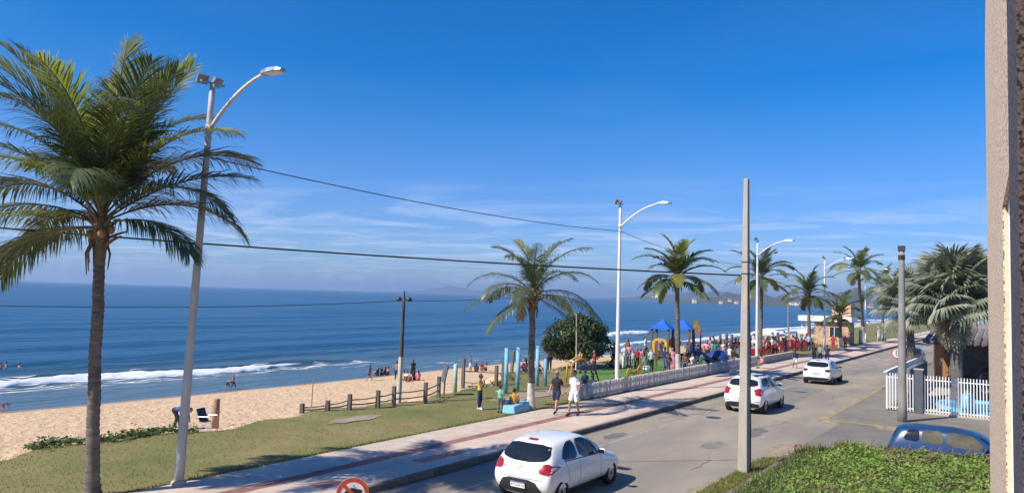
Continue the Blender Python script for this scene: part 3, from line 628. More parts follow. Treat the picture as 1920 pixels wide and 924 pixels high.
round_bush('clipped_hedge', 'dark leafy hedge behind the pool in the fenced plot', 'hedge', (47.0, -0.2, 0.1), 1.0, 4.2, 1.75, 7000, 0.16, 14, 5)
# creepers spilling from the lawn onto the sand
def creeper(x0, x1, n, seed, off=0.0, th=0.22):
    def pos(r):
        x = r.uniform(x0, x1); y = edge(x) + off + r.gauss(0.1, 0.28); k = 0.5 + 0.5 * fbm(x * 1.4, seed, 0, 3)
        return (x, y, ground_z(x, y) + 0.02 + abs(r.gauss(0, th)) * max(0.1, k)), (0, 0, 1)
    return leaf_cloud(pos, n, 0.10, seed, 0.7)
struct(obj('beach_creepers', creeper(9.8, 14.4, 2600, 2, -0.1, 0.17), mat('creeper_leaf', (0.055, 0.095, 0.022), 0.6, scale=2, col2=(0.10, 0.14, 0.035), transl=0.15)), 'stuff')
struct(obj('beach_creepers', creeper(30, 56, 2600, 6, -0.3, 0.12), MATS['creeper_leaf']), 'stuff')
# short lawn blades give the turf a grain and a soft edge
def blades(n, fx, fy, hgt, seed, zf):
    r = random.Random(seed); mb = MB()
    for _ in range(n):
        x = fx(r); y = fy(r, x); z = zf(x, y) - 0.005; a = r.uniform(0, 6.28); w = 0.012; h = hgt * r.uniform(0.5, 1.4); l = r.gauss(0, 0.5) * h, r.gauss(0, 0.5) * h
        mb.v += [(x - math.cos(a) * w, y - math.sin(a) * w, z), (x + math.cos(a) * w, y + math.sin(a) * w, z), (x + l[0], y + l[1], z + h)]; k = len(mb.v); mb.f.append((k - 3, k - 2, k - 1))
    return mb
M_BLADE = mat('lawn_blade', (0.11, 0.145, 0.028), 0.8, scale=0.6, col2=(0.20, 0.185, 0.05), transl=0.1, lo=0.3, hi=0.7)
struct(obj('lawn_blades', blades(16000, lambda r: 6 + 30 * r.random() ** 1.4, lambda r, x: r.uniform(WALK_T + 0.02, edge(x)), 0.035, 1, lawn_z), M_BLADE), 'stuff')
struct(obj('lawn_blades', blades(9000, lambda r: 6 + 44 * r.random(), lambda r, x: WALK_T + abs(r.gauss(0, 0.10)), 0.08, 2, lawn_z), M_BLADE), 'stuff')
# ================================================================== poles, lamps, cables, signs
M_CONC = mat('pole_concrete', (0.36, 0.32, 0.27), 0.9, scale=3, col2=(0.46, 0.41, 0.34), bump=0.4, bscale=40, detail=8, stretch=(1, 1, 0.25))
M_CONCD = mat('pole_concrete_weathered', (0.20, 0.185, 0.165), 0.9, scale=2.5, col2=(0.31, 0.29, 0.26), bump=0.4, bscale=40, detail=8, stretch=(1, 1, 0.3))
M_LAMPG = mat('lamp_pole_grey', (0.40, 0.39, 0.37), 0.7, scale=2.5, col2=(0.50, 0.49, 0.46), bump=0.2, bscale=30, stretch=(1, 1, 0.4))
M_LAMPW = mat('lamp_pole_white', (0.70, 0.69, 0.66), 0.5, 0.08, 3)
M_DARKM = mat('dark_metal', (0.045, 0.047, 0.05), 0.5, 0.2, 8, metal=0.3)
M_GREYM = mat('grey_metal', (0.30, 0.31, 0.32), 0.45, 0.15, 8, metal=0.5)
M_LENS = mat('lamp_lens', (0.75, 0.77, 0.78), 0.25)
M_BLACK = mat('black_rubber', (0.015, 0.015, 0.016), 0.7, 0.2, 6)
def lamp_post(loc, H, r0, r1, m, label, lean=0.0, flood=True):
    t = thing('street_lamp', label, 'street lamp', loc, 0, 'twin headed lamps along the promenade')
    top = Vector((lean, 0, H)); mb = MB(); n = 14
    mb.tube([top * (i / n) for i in range(n + 1)], [r0 + (r1 - r0) * i / n for i in range(n + 1)], 12); obj('pole', mb, m, t, True)
    mb = MB(); mb.lathe([(r0 * 1.5, 0.0), (r0 * 1.5, 0.12), (r0 * 1.15, 0.16)], 12); obj('base_collar', mb, M_CONC, t, True)
    z0 = H - 1.15; pts = []
    for i in range(13):
        q = i / 12; pts.append((lean * 0.9, -r1 - 2.05 * q ** 1.12, z0 + 1.10 * math.sin(q * 1.35) / math.sin(1.35)))
    mb = MB(); mb.tube(pts, [0.055 - 0.018 * i / 12 for i in range(13)], 8); a = obj('arm', mb, m if m is M_LAMPW else M_LAMPW, t, True)
    mb = MB(); mb.tube([(lean * .9, 0, z0 - 0.08), (lean * .9, 0, z0 + 0.12)], r1 * 1.25, 12); obj('clamp', mb, M_LAMPW, t, True)
    e = Vector(pts[-1]); mb = MB()
    for (y0, y1, w0, w1, h0, h1) in ((0.05, -0.2, 0.10, 0.15, 0.07, 0.09), (-0.2, -0.55, 0.15, 0.16, 0.09, 0.06), (-0.55, -0.68, 0.16, 0.09, 0.06, 0.025)):
        mb.add([e + Vector(p) for p in [(-w0, y0, -0.03), (w0, y0, -0.03), (w1, y1, -0.03), (-w1, y1, -0.03), (-w0 * .7, y0, h0), (w0 * .7, y0, h0), (w1 * .7, y1, h1), (-w1 * .7, y1, h1)]], [(0, 1, 2, 3), (4, 7, 6, 5), (0, 4, 5, 1), (2, 6, 7, 3), (1, 5, 6, 2), (0, 3, 7, 4)])
    hd = obj('lamp_head', mb, M_GREYM, t)
    mb = MB(); mb.b2(-0.12, 0.12, -0.58, -0.12, -0.045, -0.031); o = obj('lens', mb, M_LENS, hd, loc=e)
    if flood:
        mb = MB(); mb.b2(-0.32, 0.32, -0.03, 0.03, 0.0, 0.05); obj('flood_bracket', mb, M_GREYM, t, loc=top)
        for sx_ in (-0.2, 0.2):
            mb = MB(); mb.box((0, 0, 0), (0.27, 0.08, 0.25)); f = obj('floodlight', mb, M_GREYM, t, loc=top + Vector((sx_, 0.14, 0.12))); f.rotation_euler = (R(38), 0, R(12 if sx_ > 0 else -12))
            mb = MB(); mb.b2(-0.115, 0.115, 0.041, 0.047, -0.105, 0.105); obj('lens', mb, M_LENS, f)
    return t
LAMPS = [(10.3, 16.75), (34.4, 17.3), (58.6, 17.45), (82.7, 17.6), (107.0, 17.7)]
LL = ['nearest street lamp with thick grey pole between the big palm and the pavement', 'tall white street lamp inside the picket fence in front of the playground', 'third white street lamp from the left, just right of the concrete pole', 'fourth white street lamp from the left, in front of the kiosk canopy', 'farthest white street lamp at the right corner of the kiosk']
for i, (s_, t_) in enumerate(LAMPS):
    lamp_post((s_, t_, 0.1), 9.85 if i == 0 else 9.65, 0.115 if i == 0 else 0.115, 0.068, M_LAMPG if i == 0 else M_LAMPW, LL[i], 0.30 if i == 0 else 0.0)
# square concrete pole on the right verge
def sq_pole(loc, H, w0, w1, m, label, name='utility_pole'):
    t = thing(name, label, 'utility pole', loc)
    bm = bmesh.new()
    mb = MB(); mb.box((0, 0, H / 2), (w0, w0 * 0.8, H), taper=w1 / w0); o = obj('shaft', mb, m, t)
    o.data = baked(o, [('BEVEL', dict(width=0.025, segments=2))]); o.modifiers.clear(); bm.free()
    return t
pb = G(1395, 882, 0.08); hp = at_s(1394, 336, pb.x).z
pole = sq_pole((pb.x, pb.y, 0.0), hp, 0.35, 0.165, M_CONC, 'square tapered concrete pole on the grass verge right of the road')
for zz in (0.60, 0.64): 
    q = zz * hp + 0.6; w = 0.35 + (0.165 - 0.35) * q / hp; mb = MB(); mb.b2(-w / 2 - 0.008, w / 2 + 0.008, -w * .4 - 0.008, w * .4 + 0.008, q, q + 0.035); obj('steel_band', mb, M_DARKM, pole)
mb = MB(); mb.tube([(-0.13, -0.10, hp * 0.67), (-0.02, -0.135, hp * 0.52), (0.05, -0.145, hp * 0.4), (0.1, -0.15, hp * 0.2), (0.1, -0.16, 0.1)], 0.012, 5); obj('down_cable', mb, M_BLACK, pole)
pb2 = G(1692, 790, 0.11); hp2 = at_s(1690, 467, pb2.x).z
t = thing('utility_pole', 'round weathered grey pole in front of the white bar fence', 'utility pole', (pb2.x, pb2.y, 0.0))
mb = MB(); mb.tube([(0, 0, hp2 * i / 10) for i in range(11)], [0.185 - 0.075 * i / 10 for i in range(11)], 14); obj('shaft', mb, M_CONCD, t, True)
mb = MB(); mb.tube([(0, 0, hp2 - 0.45), (0, 0, hp2 - 0.25)], 0.135, 12); mb2 = MB(); mb2.b2(-0.13, 0.13, -0.13, 0.13, hp2 - 0.08, hp2 + 0.14); obj('cap', mb2, M_DARKM, t); obj('steel_band', mb, M_DARKM, t)
# beach pole with two small lights, whitewashed foot
pb3 = G(747, 757, 0.08); hp3 = at_s(758, 556, pb3.x).z
t = thing('beach_light_pole', 'slim leaning dark pole with whitewashed lower part on the beach edge', 'light pole', (pb3.x, pb3.y, -0.1))
lx = at_s(758, 556, pb3.x); ln = Vector((0.0, lx.y - pb3.y, hp3 + 0.1)); hw = 2.15 / (hp3)
mb = MB(); mb.tube([(0, 0, 0), ln * hw], [0.115, 0.10], 8); obj('whitewashed_foot', mb, M_TRUNKW, t)
mb = MB(); mb.tube([ln * hw, ln * 0.6, ln], [0.099, 0.085, 0.06], 8); obj('shaft', mb, mat('dark_weathered_wood', (0.075, 0.07, 0.065), 0.9, 0.35, 5, stretch=(1, 1, .2)), t)
mb = MB(); mb.b2(-0.04, 0.04, -0.34, 0.34, -0.03, 0.03); cb = obj('cross_arm', mb, M_DARKM, t, loc=ln * 0.965)
for yy in (-0.30, 0.30):
    mb = MB(); mb.lathe([(0.05, 0.0), (0.12, -0.06), (0.13, -0.18), (0.08, -0.2)], 10); obj('lamp_shade', mb, M_DARKM, t, True, loc=ln * 0.965 + Vector((0, yy, 0.16)))
mb = MB(); mb.tube([(0, 0, 0), (0, 0, 0.25)], 0.03, 6); obj('tip', mb, M_DARKM, t, loc=ln)
# slim far poles
def slim_pole(px, py0, py1, t_, label, m, r=0.07):
    a = at_t(px, py0, t_); gx = a.x; b = at_t(px, py1, t_)
    t = thing('slim_pole', label, 'pole', (gx, t_, ground_z(gx, t_) - 0.1)); h = b.z - (ground_z(gx, t_) - 0.1)
    mb = MB(); mb.tube([(0, 0, 0), (0, 0, 1.3)], r * 1.3, 8); obj('whitewashed_foot', mb, M_TRUNKW, t); mb = MB(); mb.tube([(0, 0, 1.3), (b.x - gx, 0, h)], [r, r * 0.7], 8); obj('shaft', mb, m, t)
    return t
slim_pole(1478, 636, 568, 23.5, 'slim grey pole with white foot standing among the red chairs', M_CONCD, 0.10)
slim_pole(1081, 660, 590, 23.2, 'thin pale pole in front of the round bush', M_CONC, 0.05)
# -- overhead cables
def cable(name, label, a, b, sag, r, m=None):
    a, b = Vector(a), Vector(b); mb = MB(); n = 26
    mb.tube([a.lerp(b, i / n) - Vector((0, 0, sag * 4 * (i / n) * (1 - i / n))) for i in range(n + 1)], r, 5)
    o = obj(name, mb, m or M_BLACK); tag(o, label, 'cable'); return o
la, lb = at_s(398, 287, 10.3), at_s(1164, 433, 34.4)
cable('overhead_cable', 'thin cable sagging from the nearest lamp to the playground lamp', (10.52, 16.75, la.z), (34.4, 17.3, lb.z), 0.28, 0.014)
lc = at_s(1410, 515, 58.6)
cable('overhead_cable', 'thin cable running on behind the palm from the playground lamp', (34.4, 17.3, lb.z), (58.6, 17.45, lb.z - 0.5), 0.5, 0.014)
aL = CAM + ray(-40, 424) * (17.5 / ray(-40, 424).dot(FWD)); aR = at_s(1388, 516, pb.x - 0.16)
cable('overhead_cable', 'thick dark cable crossing the whole view to the square concrete pole', aL, aR, 0.10, 0.022)
pt3 = Vector((pb3.x, pb3.y, -0.1)) + ln * 0.965
aL2 = CAM + ray(-40, 572) * (24 / ray(-40, 572).dot(FWD)); aR2 = CAM + ray(1010, 553) * (44 / ray(1010, 553).dot(FWD))
cable('overhead_cable', 'dark cable in front of the sea left of the beach pole', aL2, pt3, 0.16, 0.014)
cable('overhead_cable', 'dark cable right of the beach pole towards the second palm', pt3, aR2, 0.12, 0.013)
# -- road signs
M_RED = mat('sign_red', (0.55, 0.06, 0.035), 0.5, 0.1, 6); M_WHITE = mat('white_paint', (0.78, 0.77, 0.74), 0.5, 0.05, 4); M_INK = mat('sign_black', (0.02, 0.02, 0.022), 0.5)
def disc(r0, r1, n=40):
    mb = MB(); vs = []
    for i in range(n): a = 2 * math.pi * i / n; vs += [(0, r0 * math.cos(a), r0 * math.sin(a)), (0, r1 * math.cos(a), r1 * math.sin(a))]
    return mb.add(vs, [(2 * i, 2 * i + 1, (2 * i + 3) % (2 * n), (2 * i + 2) % (2 * n)) for i in range(n)])
def round_sign(loc, H, dia, face, label, kind):
    t = thing('road_sign', label, 'road sign', loc, face); r_ = dia / 2     # face looks along local -X
    mb = MB(); mb.tube([(0.03, 0, 0), (0.03, 0, H + r_ * 0.8)], 0.026, 8); obj('post', mb, M_GREYM, t)
    mb = MB(); n = 40; mb.add([(0, r_ * math.cos(2 * math.pi * i / n), r_ * math.sin(2 * math.pi * i / n)) for i in range(n)] + [(0.004, r_ * math.cos(2 * math.pi * i / n), r_ * math.sin(2 * math.pi * i / n)) for i in range(n)], [tuple(range(n)), tuple(range(2 * n - 1, n - 1, -1))] + [(i, n + i, n + (i + 1) % n, (i + 1) % n) for i in range(n)])
    p = obj('plate', mb, M_WHITE, t, loc=(0, 0, H))
    obj('red_ring', disc(r_ * 0.74, r_ * 0.99), M_RED, p, loc=(-0.003, 0, 0))
    if kind == 'truck':
        w = r_ * 0.11; a = R(45); d = Vector((0, -math.sin(a), -math.cos(a))); q = Vector((0, math.cos(a), -math.sin(a)))
        def bar(sg): mb = MB(); L_ = r_ * 0.80; mb.add([d * -L_ + q * w, d * L_ + q * w, d * L_ - q * w, d * -L_ - q * w], [(0, 1, 2, 3)]); return mb
        mb = MB(); L_ = r_ * 0.80; d = Vector((0, -0.72, -0.69)); q = Vector((0, -0.69, 0.72)); mb.add([d * -L_ + q * w, d * L_ + q * w, d * L_ - q * w, d * -L_ - q * w], [(0, 1, 2, 3)]); obj('red_bar', mb, M_RED, p, loc=(-0.006, 0, 0))
        mb = MB(); k = r_; tilt = R(-13)
        def pl(pts):
            c_, s_ = math.cos(tilt), math.sin(tilt); vs = [(0, -(x * c_ - y * s_) * k, (x * s_ + y * c_) * k) for x, y in pts]; mb.add(vs, [tuple(range(len(vs)))])
        pl([(-0.20, -0.25), (0.52, -0.25), (0.52, 0.36), (-0.20, 0.36)]); pl([(-0.52, -0.25), (-0.23, -0.25), (-0.23, 0.16), (-0.42, 0.16), (-0.52, -0.02)])
        for cx in (-0.36, 0.08, 0.36): pl([(cx + 0.1 * math.cos(a_ * .5236), -0.27 + 0.1 * math.sin(a_ * .5236)) for a_ in range(12)])
        obj('truck_pictogram', mb, M_INK, p, loc=(-0.0045, 0, 0))
        mb = MB(); mb.lathe([(0.008, 0), (0.008, 0.004)], 8); o = obj('bolt', mb, M_INK, p, loc=(-0.004, -0.01, r_ * 0.5)); o.rotation_euler = (0, R(-90), 0)
    else:
        me = text_mesh('E', r_ * 1.35, 0.001); o = link('letter_e', me, M_INK, p, (-0.005, 0, 0)); o.rotation_euler = (R(90), 0, R(-90))
    return t
sg = CAM + ray(661, 925) * (9.2 / ray(661, 925).dot(FWD))
round_sign((sg.x, sg.y, 0.0), sg.z, 0.40, math.atan2(sg.y, sg.x), 'round red ringed prohibition sign with black truck at the bottom edge', 'truck')
se = CAM + ray(1682, 662) * (41.5 / ray(1682, 662).dot(FWD))
round_sign((se.x, se.y, 0.1), se.z - 0.1, 0.62, math.atan2(se.y, se.x), 'round parking sign with black letter E left of the weathered pole', 'E')
# ================================================================== fences
M_WOODP = mat('weathered_post', (0.10, 0.085, 0.07), 0.95, scale=4, col2=(0.17, 0.15, 0.125), bump=0.6, bscale=20, stretch=(1, 1, .3))
M_ROPE = mat('rope', (0.22, 0.19, 0.15), 0.9, 0.2, 20)
# post and rail fence along the beach
BF = [(566, 773, 0.25), (614, 771, 0.33), (655, 769, 0.55), (708, 766, 0.65), (738, 762, 0.75), (797, 757, 0.82), (822, 746, 0.88)]
t = thing('beach_fence', 'weathered post and rail fence along the grass edge beside the beach pole', 'fence', (0, 0, 0)); pr = None
for (px, py, h) in BF:
    g_ = G(px, py, 0.10); mb = MB(); mb.box((g_.x, g_.y, h / 2 - 0.05), (0.15, 0.15, h + 0.5), R(20), 0.94); obj('post', mb, M_WOODP, t)
    if pr is not None:
        for f in (0.75, 0.42):
            a = Vector((pr[0].x, pr[0].y, pr[1] * f + 0.1)); b = Vector((g_.x, g_.y, h * f + 0.1)); mb = MB(); mb.tube([a, (a + b) / 2 - Vector((0, 0, 0.03)), b], 0.028, 6); obj('rail', mb, M_ROPE, t)
    pr = (g_, h)
t = thing('beach_fence', 'rope and post fence on the sand behind the exercise bars', 'fence', (0, 0, 0)); pr = None
for (px, py, h, tt) in [(868, 722, 1.2, 0), (930, 730, 1.0, 0), (943, 727, 1.1, 0), (960, 703, 1.2, R(8))]:
    g_ = G(px, py, -0.05); mb = MB(); mb.box((g_.x, g_.y, h / 2), (0.16, 0.16, h + 0.4), R(10), 0.95, tt); obj('post', mb, M_WOODP, t)
for (a, b) in (((868, 695), (1000, 700)), ((868, 716), (960, 722))):
    A_ = at_t(a[0], a[1], G(868, 722, -0.05).y); B_ = at_t(b[0], b[1], G(943, 727, -0.05).y); mb = MB(); mb.tube([A_, (A_ + B_) / 2 - Vector((0, 0, 0.04)), B_], 0.03, 6); obj('rail', mb, M_ROPE, t)
# low rope line left of the fence and its stake on the sand
g_ = GH(584, 762); t = thing('beach_stake', 'thin leaning wooden stake on the sand left of the beach fence', 'stake', (g_.x, g_.y, g_.z - 0.2)); mb = MB(); mb.tube([(0, 0, 0), (0.05, 0.02, 1.75)], [0.035, 0.028], 6); obj('stick', mb, mat('pale_stick', (0.33, 0.22, 0.12), 0.9, .2, 5), t)
for k, px in enumerate((1362, 1372, 1350)):
    g_ = GH(px, 660 + k); t = thing('beach_stake', ['dark stake on the sand right of the playground dome', 'dark stake nearest the concrete pole on the sand', 'leftmost dark stake on the sand behind the playground'][k], 'stake', (g_.x, g_.y, g_.z - 0.2)); mb = MB(); mb.tube([(0, 0, 0), (0, 0, 1.9)], 0.14, 6); obj('stick', mb, M_WOODP, t)
# whitewashed picket fence of the playground
M_PICK = mat('picket_white', (0.62, 0.57, 0.52), 0.85, scale=4, col2=(0.48, 0.43, 0.385), bump=0.3, bscale=25, obvar=0.13, stretch=(1, 1, .3))
pf = thing('picket_fence', 'low grey white picket fence between the pavement and the playground', 'fence', (0, 0, 0.1))
pm = MB(); pm.prism([(-0.042, -0.012), (0.042, -0.012), (0.042, 0.012), (-0.042, 0.012)], 0, 0.66); pm.add([(-0.042, -0.012, 0.66), (0.042, -0.012, 0.66), (0.042, 0.012, 0.66), (-0.042, 0.012, 0.66), (0, -0.012, 0.73), (0, 0.012, 0.73)], [(0, 1, 4), (2, 3, 5), (1, 2, 5, 4), (3, 0, 4, 5)])
pme = pm.mesh('picket'); x = 30.2
while x < 57.5:
    o = link('picket', pme, M_PICK, pf, (x, 17.05, 0.06 + rnd.uniform(-0.012, 0.012))); o.rotation_euler = (rnd.uniform(-.03, .03), rnd.uniform(-.02, .02), 0); x += 0.118
for zz in (0.22, 0.56):
    mb = MB(); mb.b2(30.1, 57.6, 17.066, 17.10, zz, zz + 0.07); obj('rail', mb, M_PICK, pf)
for i in range(12): mb = MB(); mb.b2(30.2 + i * 2.48 - .04, 30.2 + i * 2.48 + .04, 17.102, 17.17, 0, 0.68); obj('post', mb, M_PICK, pf)
lw = thing('low_wall', 'low pale concrete wall continuing the picket fence towards the red chairs', 'wall', (0, 0, 0.1)); mb = MB(); mb.b2(58.6, 68.5, 16.95, 17.2, 0, 0.55); obj('wall', mb, M_CONC, lw); mb = MB(); mb.b2(58.55, 68.55, 16.92, 17.23, 0.552, 0.61); obj('coping', mb, M_SLAB, lw)
# white bar fence of the fenced plot, right
M_BAR = mat('white_bar', (0.80, 0.79, 0.76), 0.5, 0.05, 6)
bf = thing('bar_fence', 'white vertical bar fence around the plot with the pool', 'fence', (0, 0, 0.11))
bm_ = MB(); bm_.tube([(0, 0, 0.06), (0, 0, 1.72)], 0.024, 6); bme = bm_.mesh('bar')
FS = 38.5
y = 5.45
while y > -3.2:
    if not (3.95 < y < 4.35): link('bar', bme, M_BAR, bf, (FS, y, 0))
    y -= 0.118
for zz in (0.14, 1.50):
    mb = MB(); mb.b2(FS + 0.026, FS + 0.06, 4.36, 5.5, zz, zz + 0.05); mb2 = MB(); mb2.b2(FS + 0.026, FS + 0.06, -3.2, 3.94, zz, zz + 0.05); obj('rail', mb, M_BAR, bf); obj('rail', mb2, M_BAR, bf)
x = FS + 0.15
while x < 53:
    link('bar', bme, M_BAR, bf, (x, 5.5, 0)); x += 0.14
for zz in (0.14, 1.50): mb = MB(); mb.b2(FS, 53, 5.44, 5.474, zz, zz + 0.05); obj('rail', mb, M_BAR, bf)
mb = MB(); mb.b2(FS - 0.12, 53, 5.44, 5.58, 1.735, 1.78); obj('top_plank', mb, M_BAR, bf)
mb = MB(); mb.b2(FS - 0.16, FS + 0.16, 3.98, 4.32, 0, 1.95); obj('gate_post', mb, mat('slate_paint', (0.075, 0.09, 0.105), 0.7, 0.15, 5), bf)
mb = MB(); mb.b2(FS - 0.19, FS + 0.19, 3.95, 4.35, 1.953, 2.0); obj('post_cap', mb, M_CONC, bf)
mb = MB(); mb.b2(FS + 0.5, 46, 4.55, 4.62, 0.05, 1.9); obj('gate_panel', mb, MATS['slate_paint'], bf)
mb = MB(); mb.b2(FS - 0.1, FS + 0.1, -3.2, 3.94, -0.05, 0.07); obj('plinth', mb, M_CONC, bf)
# plot behind the fence: yard, paddling pool, boundary wall
struct(sheet('yard', [(FS + 0.2, 5.3), (60, 5.3), (60, -20), (FS + 0.2, -20)], 0.125, mat('yard_sand', (0.36, 0.31, 0.24), 0.95, 0.2, 1.5, bump=.3)))
t = thing('swimming_pool', 'light blue sunken pool with pale rim behind the bar fence', 'pool', (42.3, 0.6, 0.13))
mb = MB(); N_ = 36; ro = [(2.4 * math.cos(2 * math.pi * i / N_) * (1.0), 3.1 * math.sin(2 * math.pi * i / N_)) for i in range(N_)]; mb.v = []
vs = [(x * 1.12, y * 1.1, z) for z in (0, 0.16) for x, y in ro] + [(x, y, 0.16) for x, y in ro] + [(x * 0.98, y * .98, 0.04) for x, y in ro]
mb.add(vs, [(k * N_ + i, k * N_ + (i + 1) % N_, (k + 1) * N_ + (i + 1) % N_, (k + 1) * N_ + i) for k in range(3) for i in range(N_)]); obj('rim', mb, mat('pool_blue', (0.18, 0.52, 0.72), 0.4, .08, 3), t)
mb = MB(); mb.add([(x * .985, y * .985, 0.09) for x, y in ro], [tuple(range(N_))]); obj('water', mb, mat('pool_water', (0.10, 0.42, 0.62), 0.06, .15, 1.2, bump=.2, bscale=3), t)
t = thing('blue_drum', 'small light blue plastic drum standing by the pool rim', 'drum', (FS + 1.5, 2.35, 0.13)); mb = MB(); mb.lathe([(0.26, 0), (0.29, 0.1), (0.27, 0.35), (0.29, 0.6), (0.26, 0.85)], 16); obj('barrel', mb, mat('drum_blue', (0.15, 0.45, 0.62), .4, .08, 3), t, True); mb = MB(); mb.lathe([(0.27, 0.851), (0.27, 0.89), (0.1, 0.9)], 16); obj('lid', mb, MATS['drum_blue'], t, True)
# -- carport and dark wall behind the fan palm
cp = thing('carport', 'shaded carport with brick pillars and tiled roof behind the fan palms', 'carport', (0, 0, 0.12))
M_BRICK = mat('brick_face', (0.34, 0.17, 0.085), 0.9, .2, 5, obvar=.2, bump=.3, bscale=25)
M_BRICK2 = mat('brick_face_pale', (0.52, 0.345, 0.215), 0.9, .2, 5, obvar=.2, bump=.3, bscale=25)
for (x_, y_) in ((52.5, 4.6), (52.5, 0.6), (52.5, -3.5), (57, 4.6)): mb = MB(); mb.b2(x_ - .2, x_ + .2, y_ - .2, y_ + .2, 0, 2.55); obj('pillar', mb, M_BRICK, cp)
mb = MB(); mb.b2(52.0, 58, -6, 5.2, 2.553, 2.7); obj('roof_beam', mb, M_WOODP, cp)
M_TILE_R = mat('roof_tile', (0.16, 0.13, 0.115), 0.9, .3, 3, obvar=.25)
tl = MB(); tl.tube([(-0.62, 0, 0), (0.62, 0, 0)], [0.16, 0.15], 8, flat=.5); tme = tl.mesh('roof_tile')
for i in range(6):
    for j in range(30):
        o = link('roof_tile', tme, M_TILE_R, cp, (52.0 + i * 1.13, 5.2 - j * 0.38, 2.78 + 0.12 * i)); o.rotation_euler = (0, -R(6), 0)
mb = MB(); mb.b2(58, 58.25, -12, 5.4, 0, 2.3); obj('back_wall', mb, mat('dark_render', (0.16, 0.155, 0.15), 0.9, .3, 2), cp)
# ================================================================== the building the picture is taken from (right edge)
OFF = 0.07
M_ROUGH = None
def roughcast(name, c1, c2, sc):
    m = bpy.data.materials.new(name); m.use_nodes = True; t = m.node_tree; n = t.nodes; L = t.links; b = n['Principled BSDF']; b.inputs['Roughness'].default_value = 0.95
    co = n.new('ShaderNodeTexCoord'); v = n.new('ShaderNodeTexVoronoi'); v.inputs['Scale'].default_value = sc; L.new(co.outputs['Object'], v.inputs['Vector'])
    nz = n.new('ShaderNodeTexNoise'); nz.inputs['Scale'].default_value = sc * 0.8; nz.inputs['Detail'].default_value = 4; L.new(co.outputs['Object'], nz.inputs['Vector'])
    mx_ = n.new('ShaderNodeMix'); mx_.data_type = 'RGBA'; L.new(nz.outputs['Fac'], mx_.inputs['Factor']); mx_.inputs['A'].default_value = (*c1, 1); mx_.inputs['B'].default_value = (*c2, 1); pit = n.new('ShaderNodeMapRange'); pit.inputs['From Min'].default_value = 0.50; pit.inputs['From Max'].default_value = 0.75; L.new(v.outputs['Distance'], pit.inputs['Value']); pm_ = n.new('ShaderNodeMix'); pm_.data_type = 'RGBA'; L.new(pit.outputs[0], pm_.inputs['Factor']); L.new(mx_.outputs['Result'], pm_.inputs['A']); pm_.inputs['B'].default_value = (.16, .12, .10, 1); L.new(pm_.outputs['Result'], b.inputs['Base Color'])
    ad = n.new('ShaderNodeMath'); ad.operation = 'ADD'; L.new(v.outputs['Distance'], ad.inputs[0]); L.new(nz.outputs['Fac'], ad.inputs[1])
    bp = n.new('ShaderNodeBump'); bp.inputs['Distance'].default_value = 0.004; bp.inputs['Strength'].default_value = 1; bp.invert = True; L.new(ad.outputs[0], bp.inputs['Height']); L.new(bp.outputs[0], b.inputs['Normal'])
    return m
M_ROUGH = roughcast('roughcast_render', (0.76, 0.52, 0.34), (0.97, 0.79, 0.57), 85)
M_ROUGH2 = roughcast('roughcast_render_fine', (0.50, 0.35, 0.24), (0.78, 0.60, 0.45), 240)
M_CREAM = mat('cream_plaster', (0.62, 0.52, 0.36), 0.9, .12, 14, bump=.3, bscale=60)
M_ALU = mat('white_aluminium', (0.80, 0.80, 0.79), 0.35, .03, 10)
bd = thing('apartment_building', 'beige roughcast wall with white window frame at the right edge', 'building', (0, 0, 0), HEAD - R(32.5))
mb = MB(); mb.b2(3.4, 12.5, -7, -OFF, 0, 8.6); obj('far_wall', mb, M_ROUGH, bd)
mb = MB(); mb.b2(1.26, 3.398, -7, -OFF, 5.30, 8.6); obj('lintel', mb, M_ROUGH, bd)
mb = MB(); mb.b2(1.26, 3.398, -7, -OFF, 0, 3.95); obj('parapet', mb, M_ROUGH, bd)
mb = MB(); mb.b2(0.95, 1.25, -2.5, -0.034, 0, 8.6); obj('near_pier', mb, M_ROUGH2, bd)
mb = MB(); mb.b2(3.388, 3.397, -1.2, -OFF - 0.004, 3.955, 5.295); jb = obj('jamb', mb, M_CREAM, bd)
wf = obj('window_frame', MB().b2(3.34, 3.387, -OFF - 0.040, -OFF - 0.016, 3.96, 5.27), M_ALU, bd)
obj('track', MB().b2(3.355, 3.3865, -OFF - 0.052, -OFF - 0.043, 3.96, 5.27), M_ALU, wf)
obj('head_track', MB().b2(1.27, 3.335, -OFF - 0.052, -OFF - 0.016, 5.262, 5.297), M_ALU, wf)
obj('sill', MB().b2(1.27, 3.38, -0.4, -OFF + 0.02, 3.953, 3.985), M_ALU, bd)
# unseen slab added to shade the near pier; the block behind the camera
obj('shade_slab', MB().b2(-2.6, 0.45, -1.6, 1.15, 6.35, 6.5), M_ROUGH, bd)
obj('room_wall', MB().b2(-6, 0.949, -7, -1.65, 0, 8.6), M_ROUGH, bd)
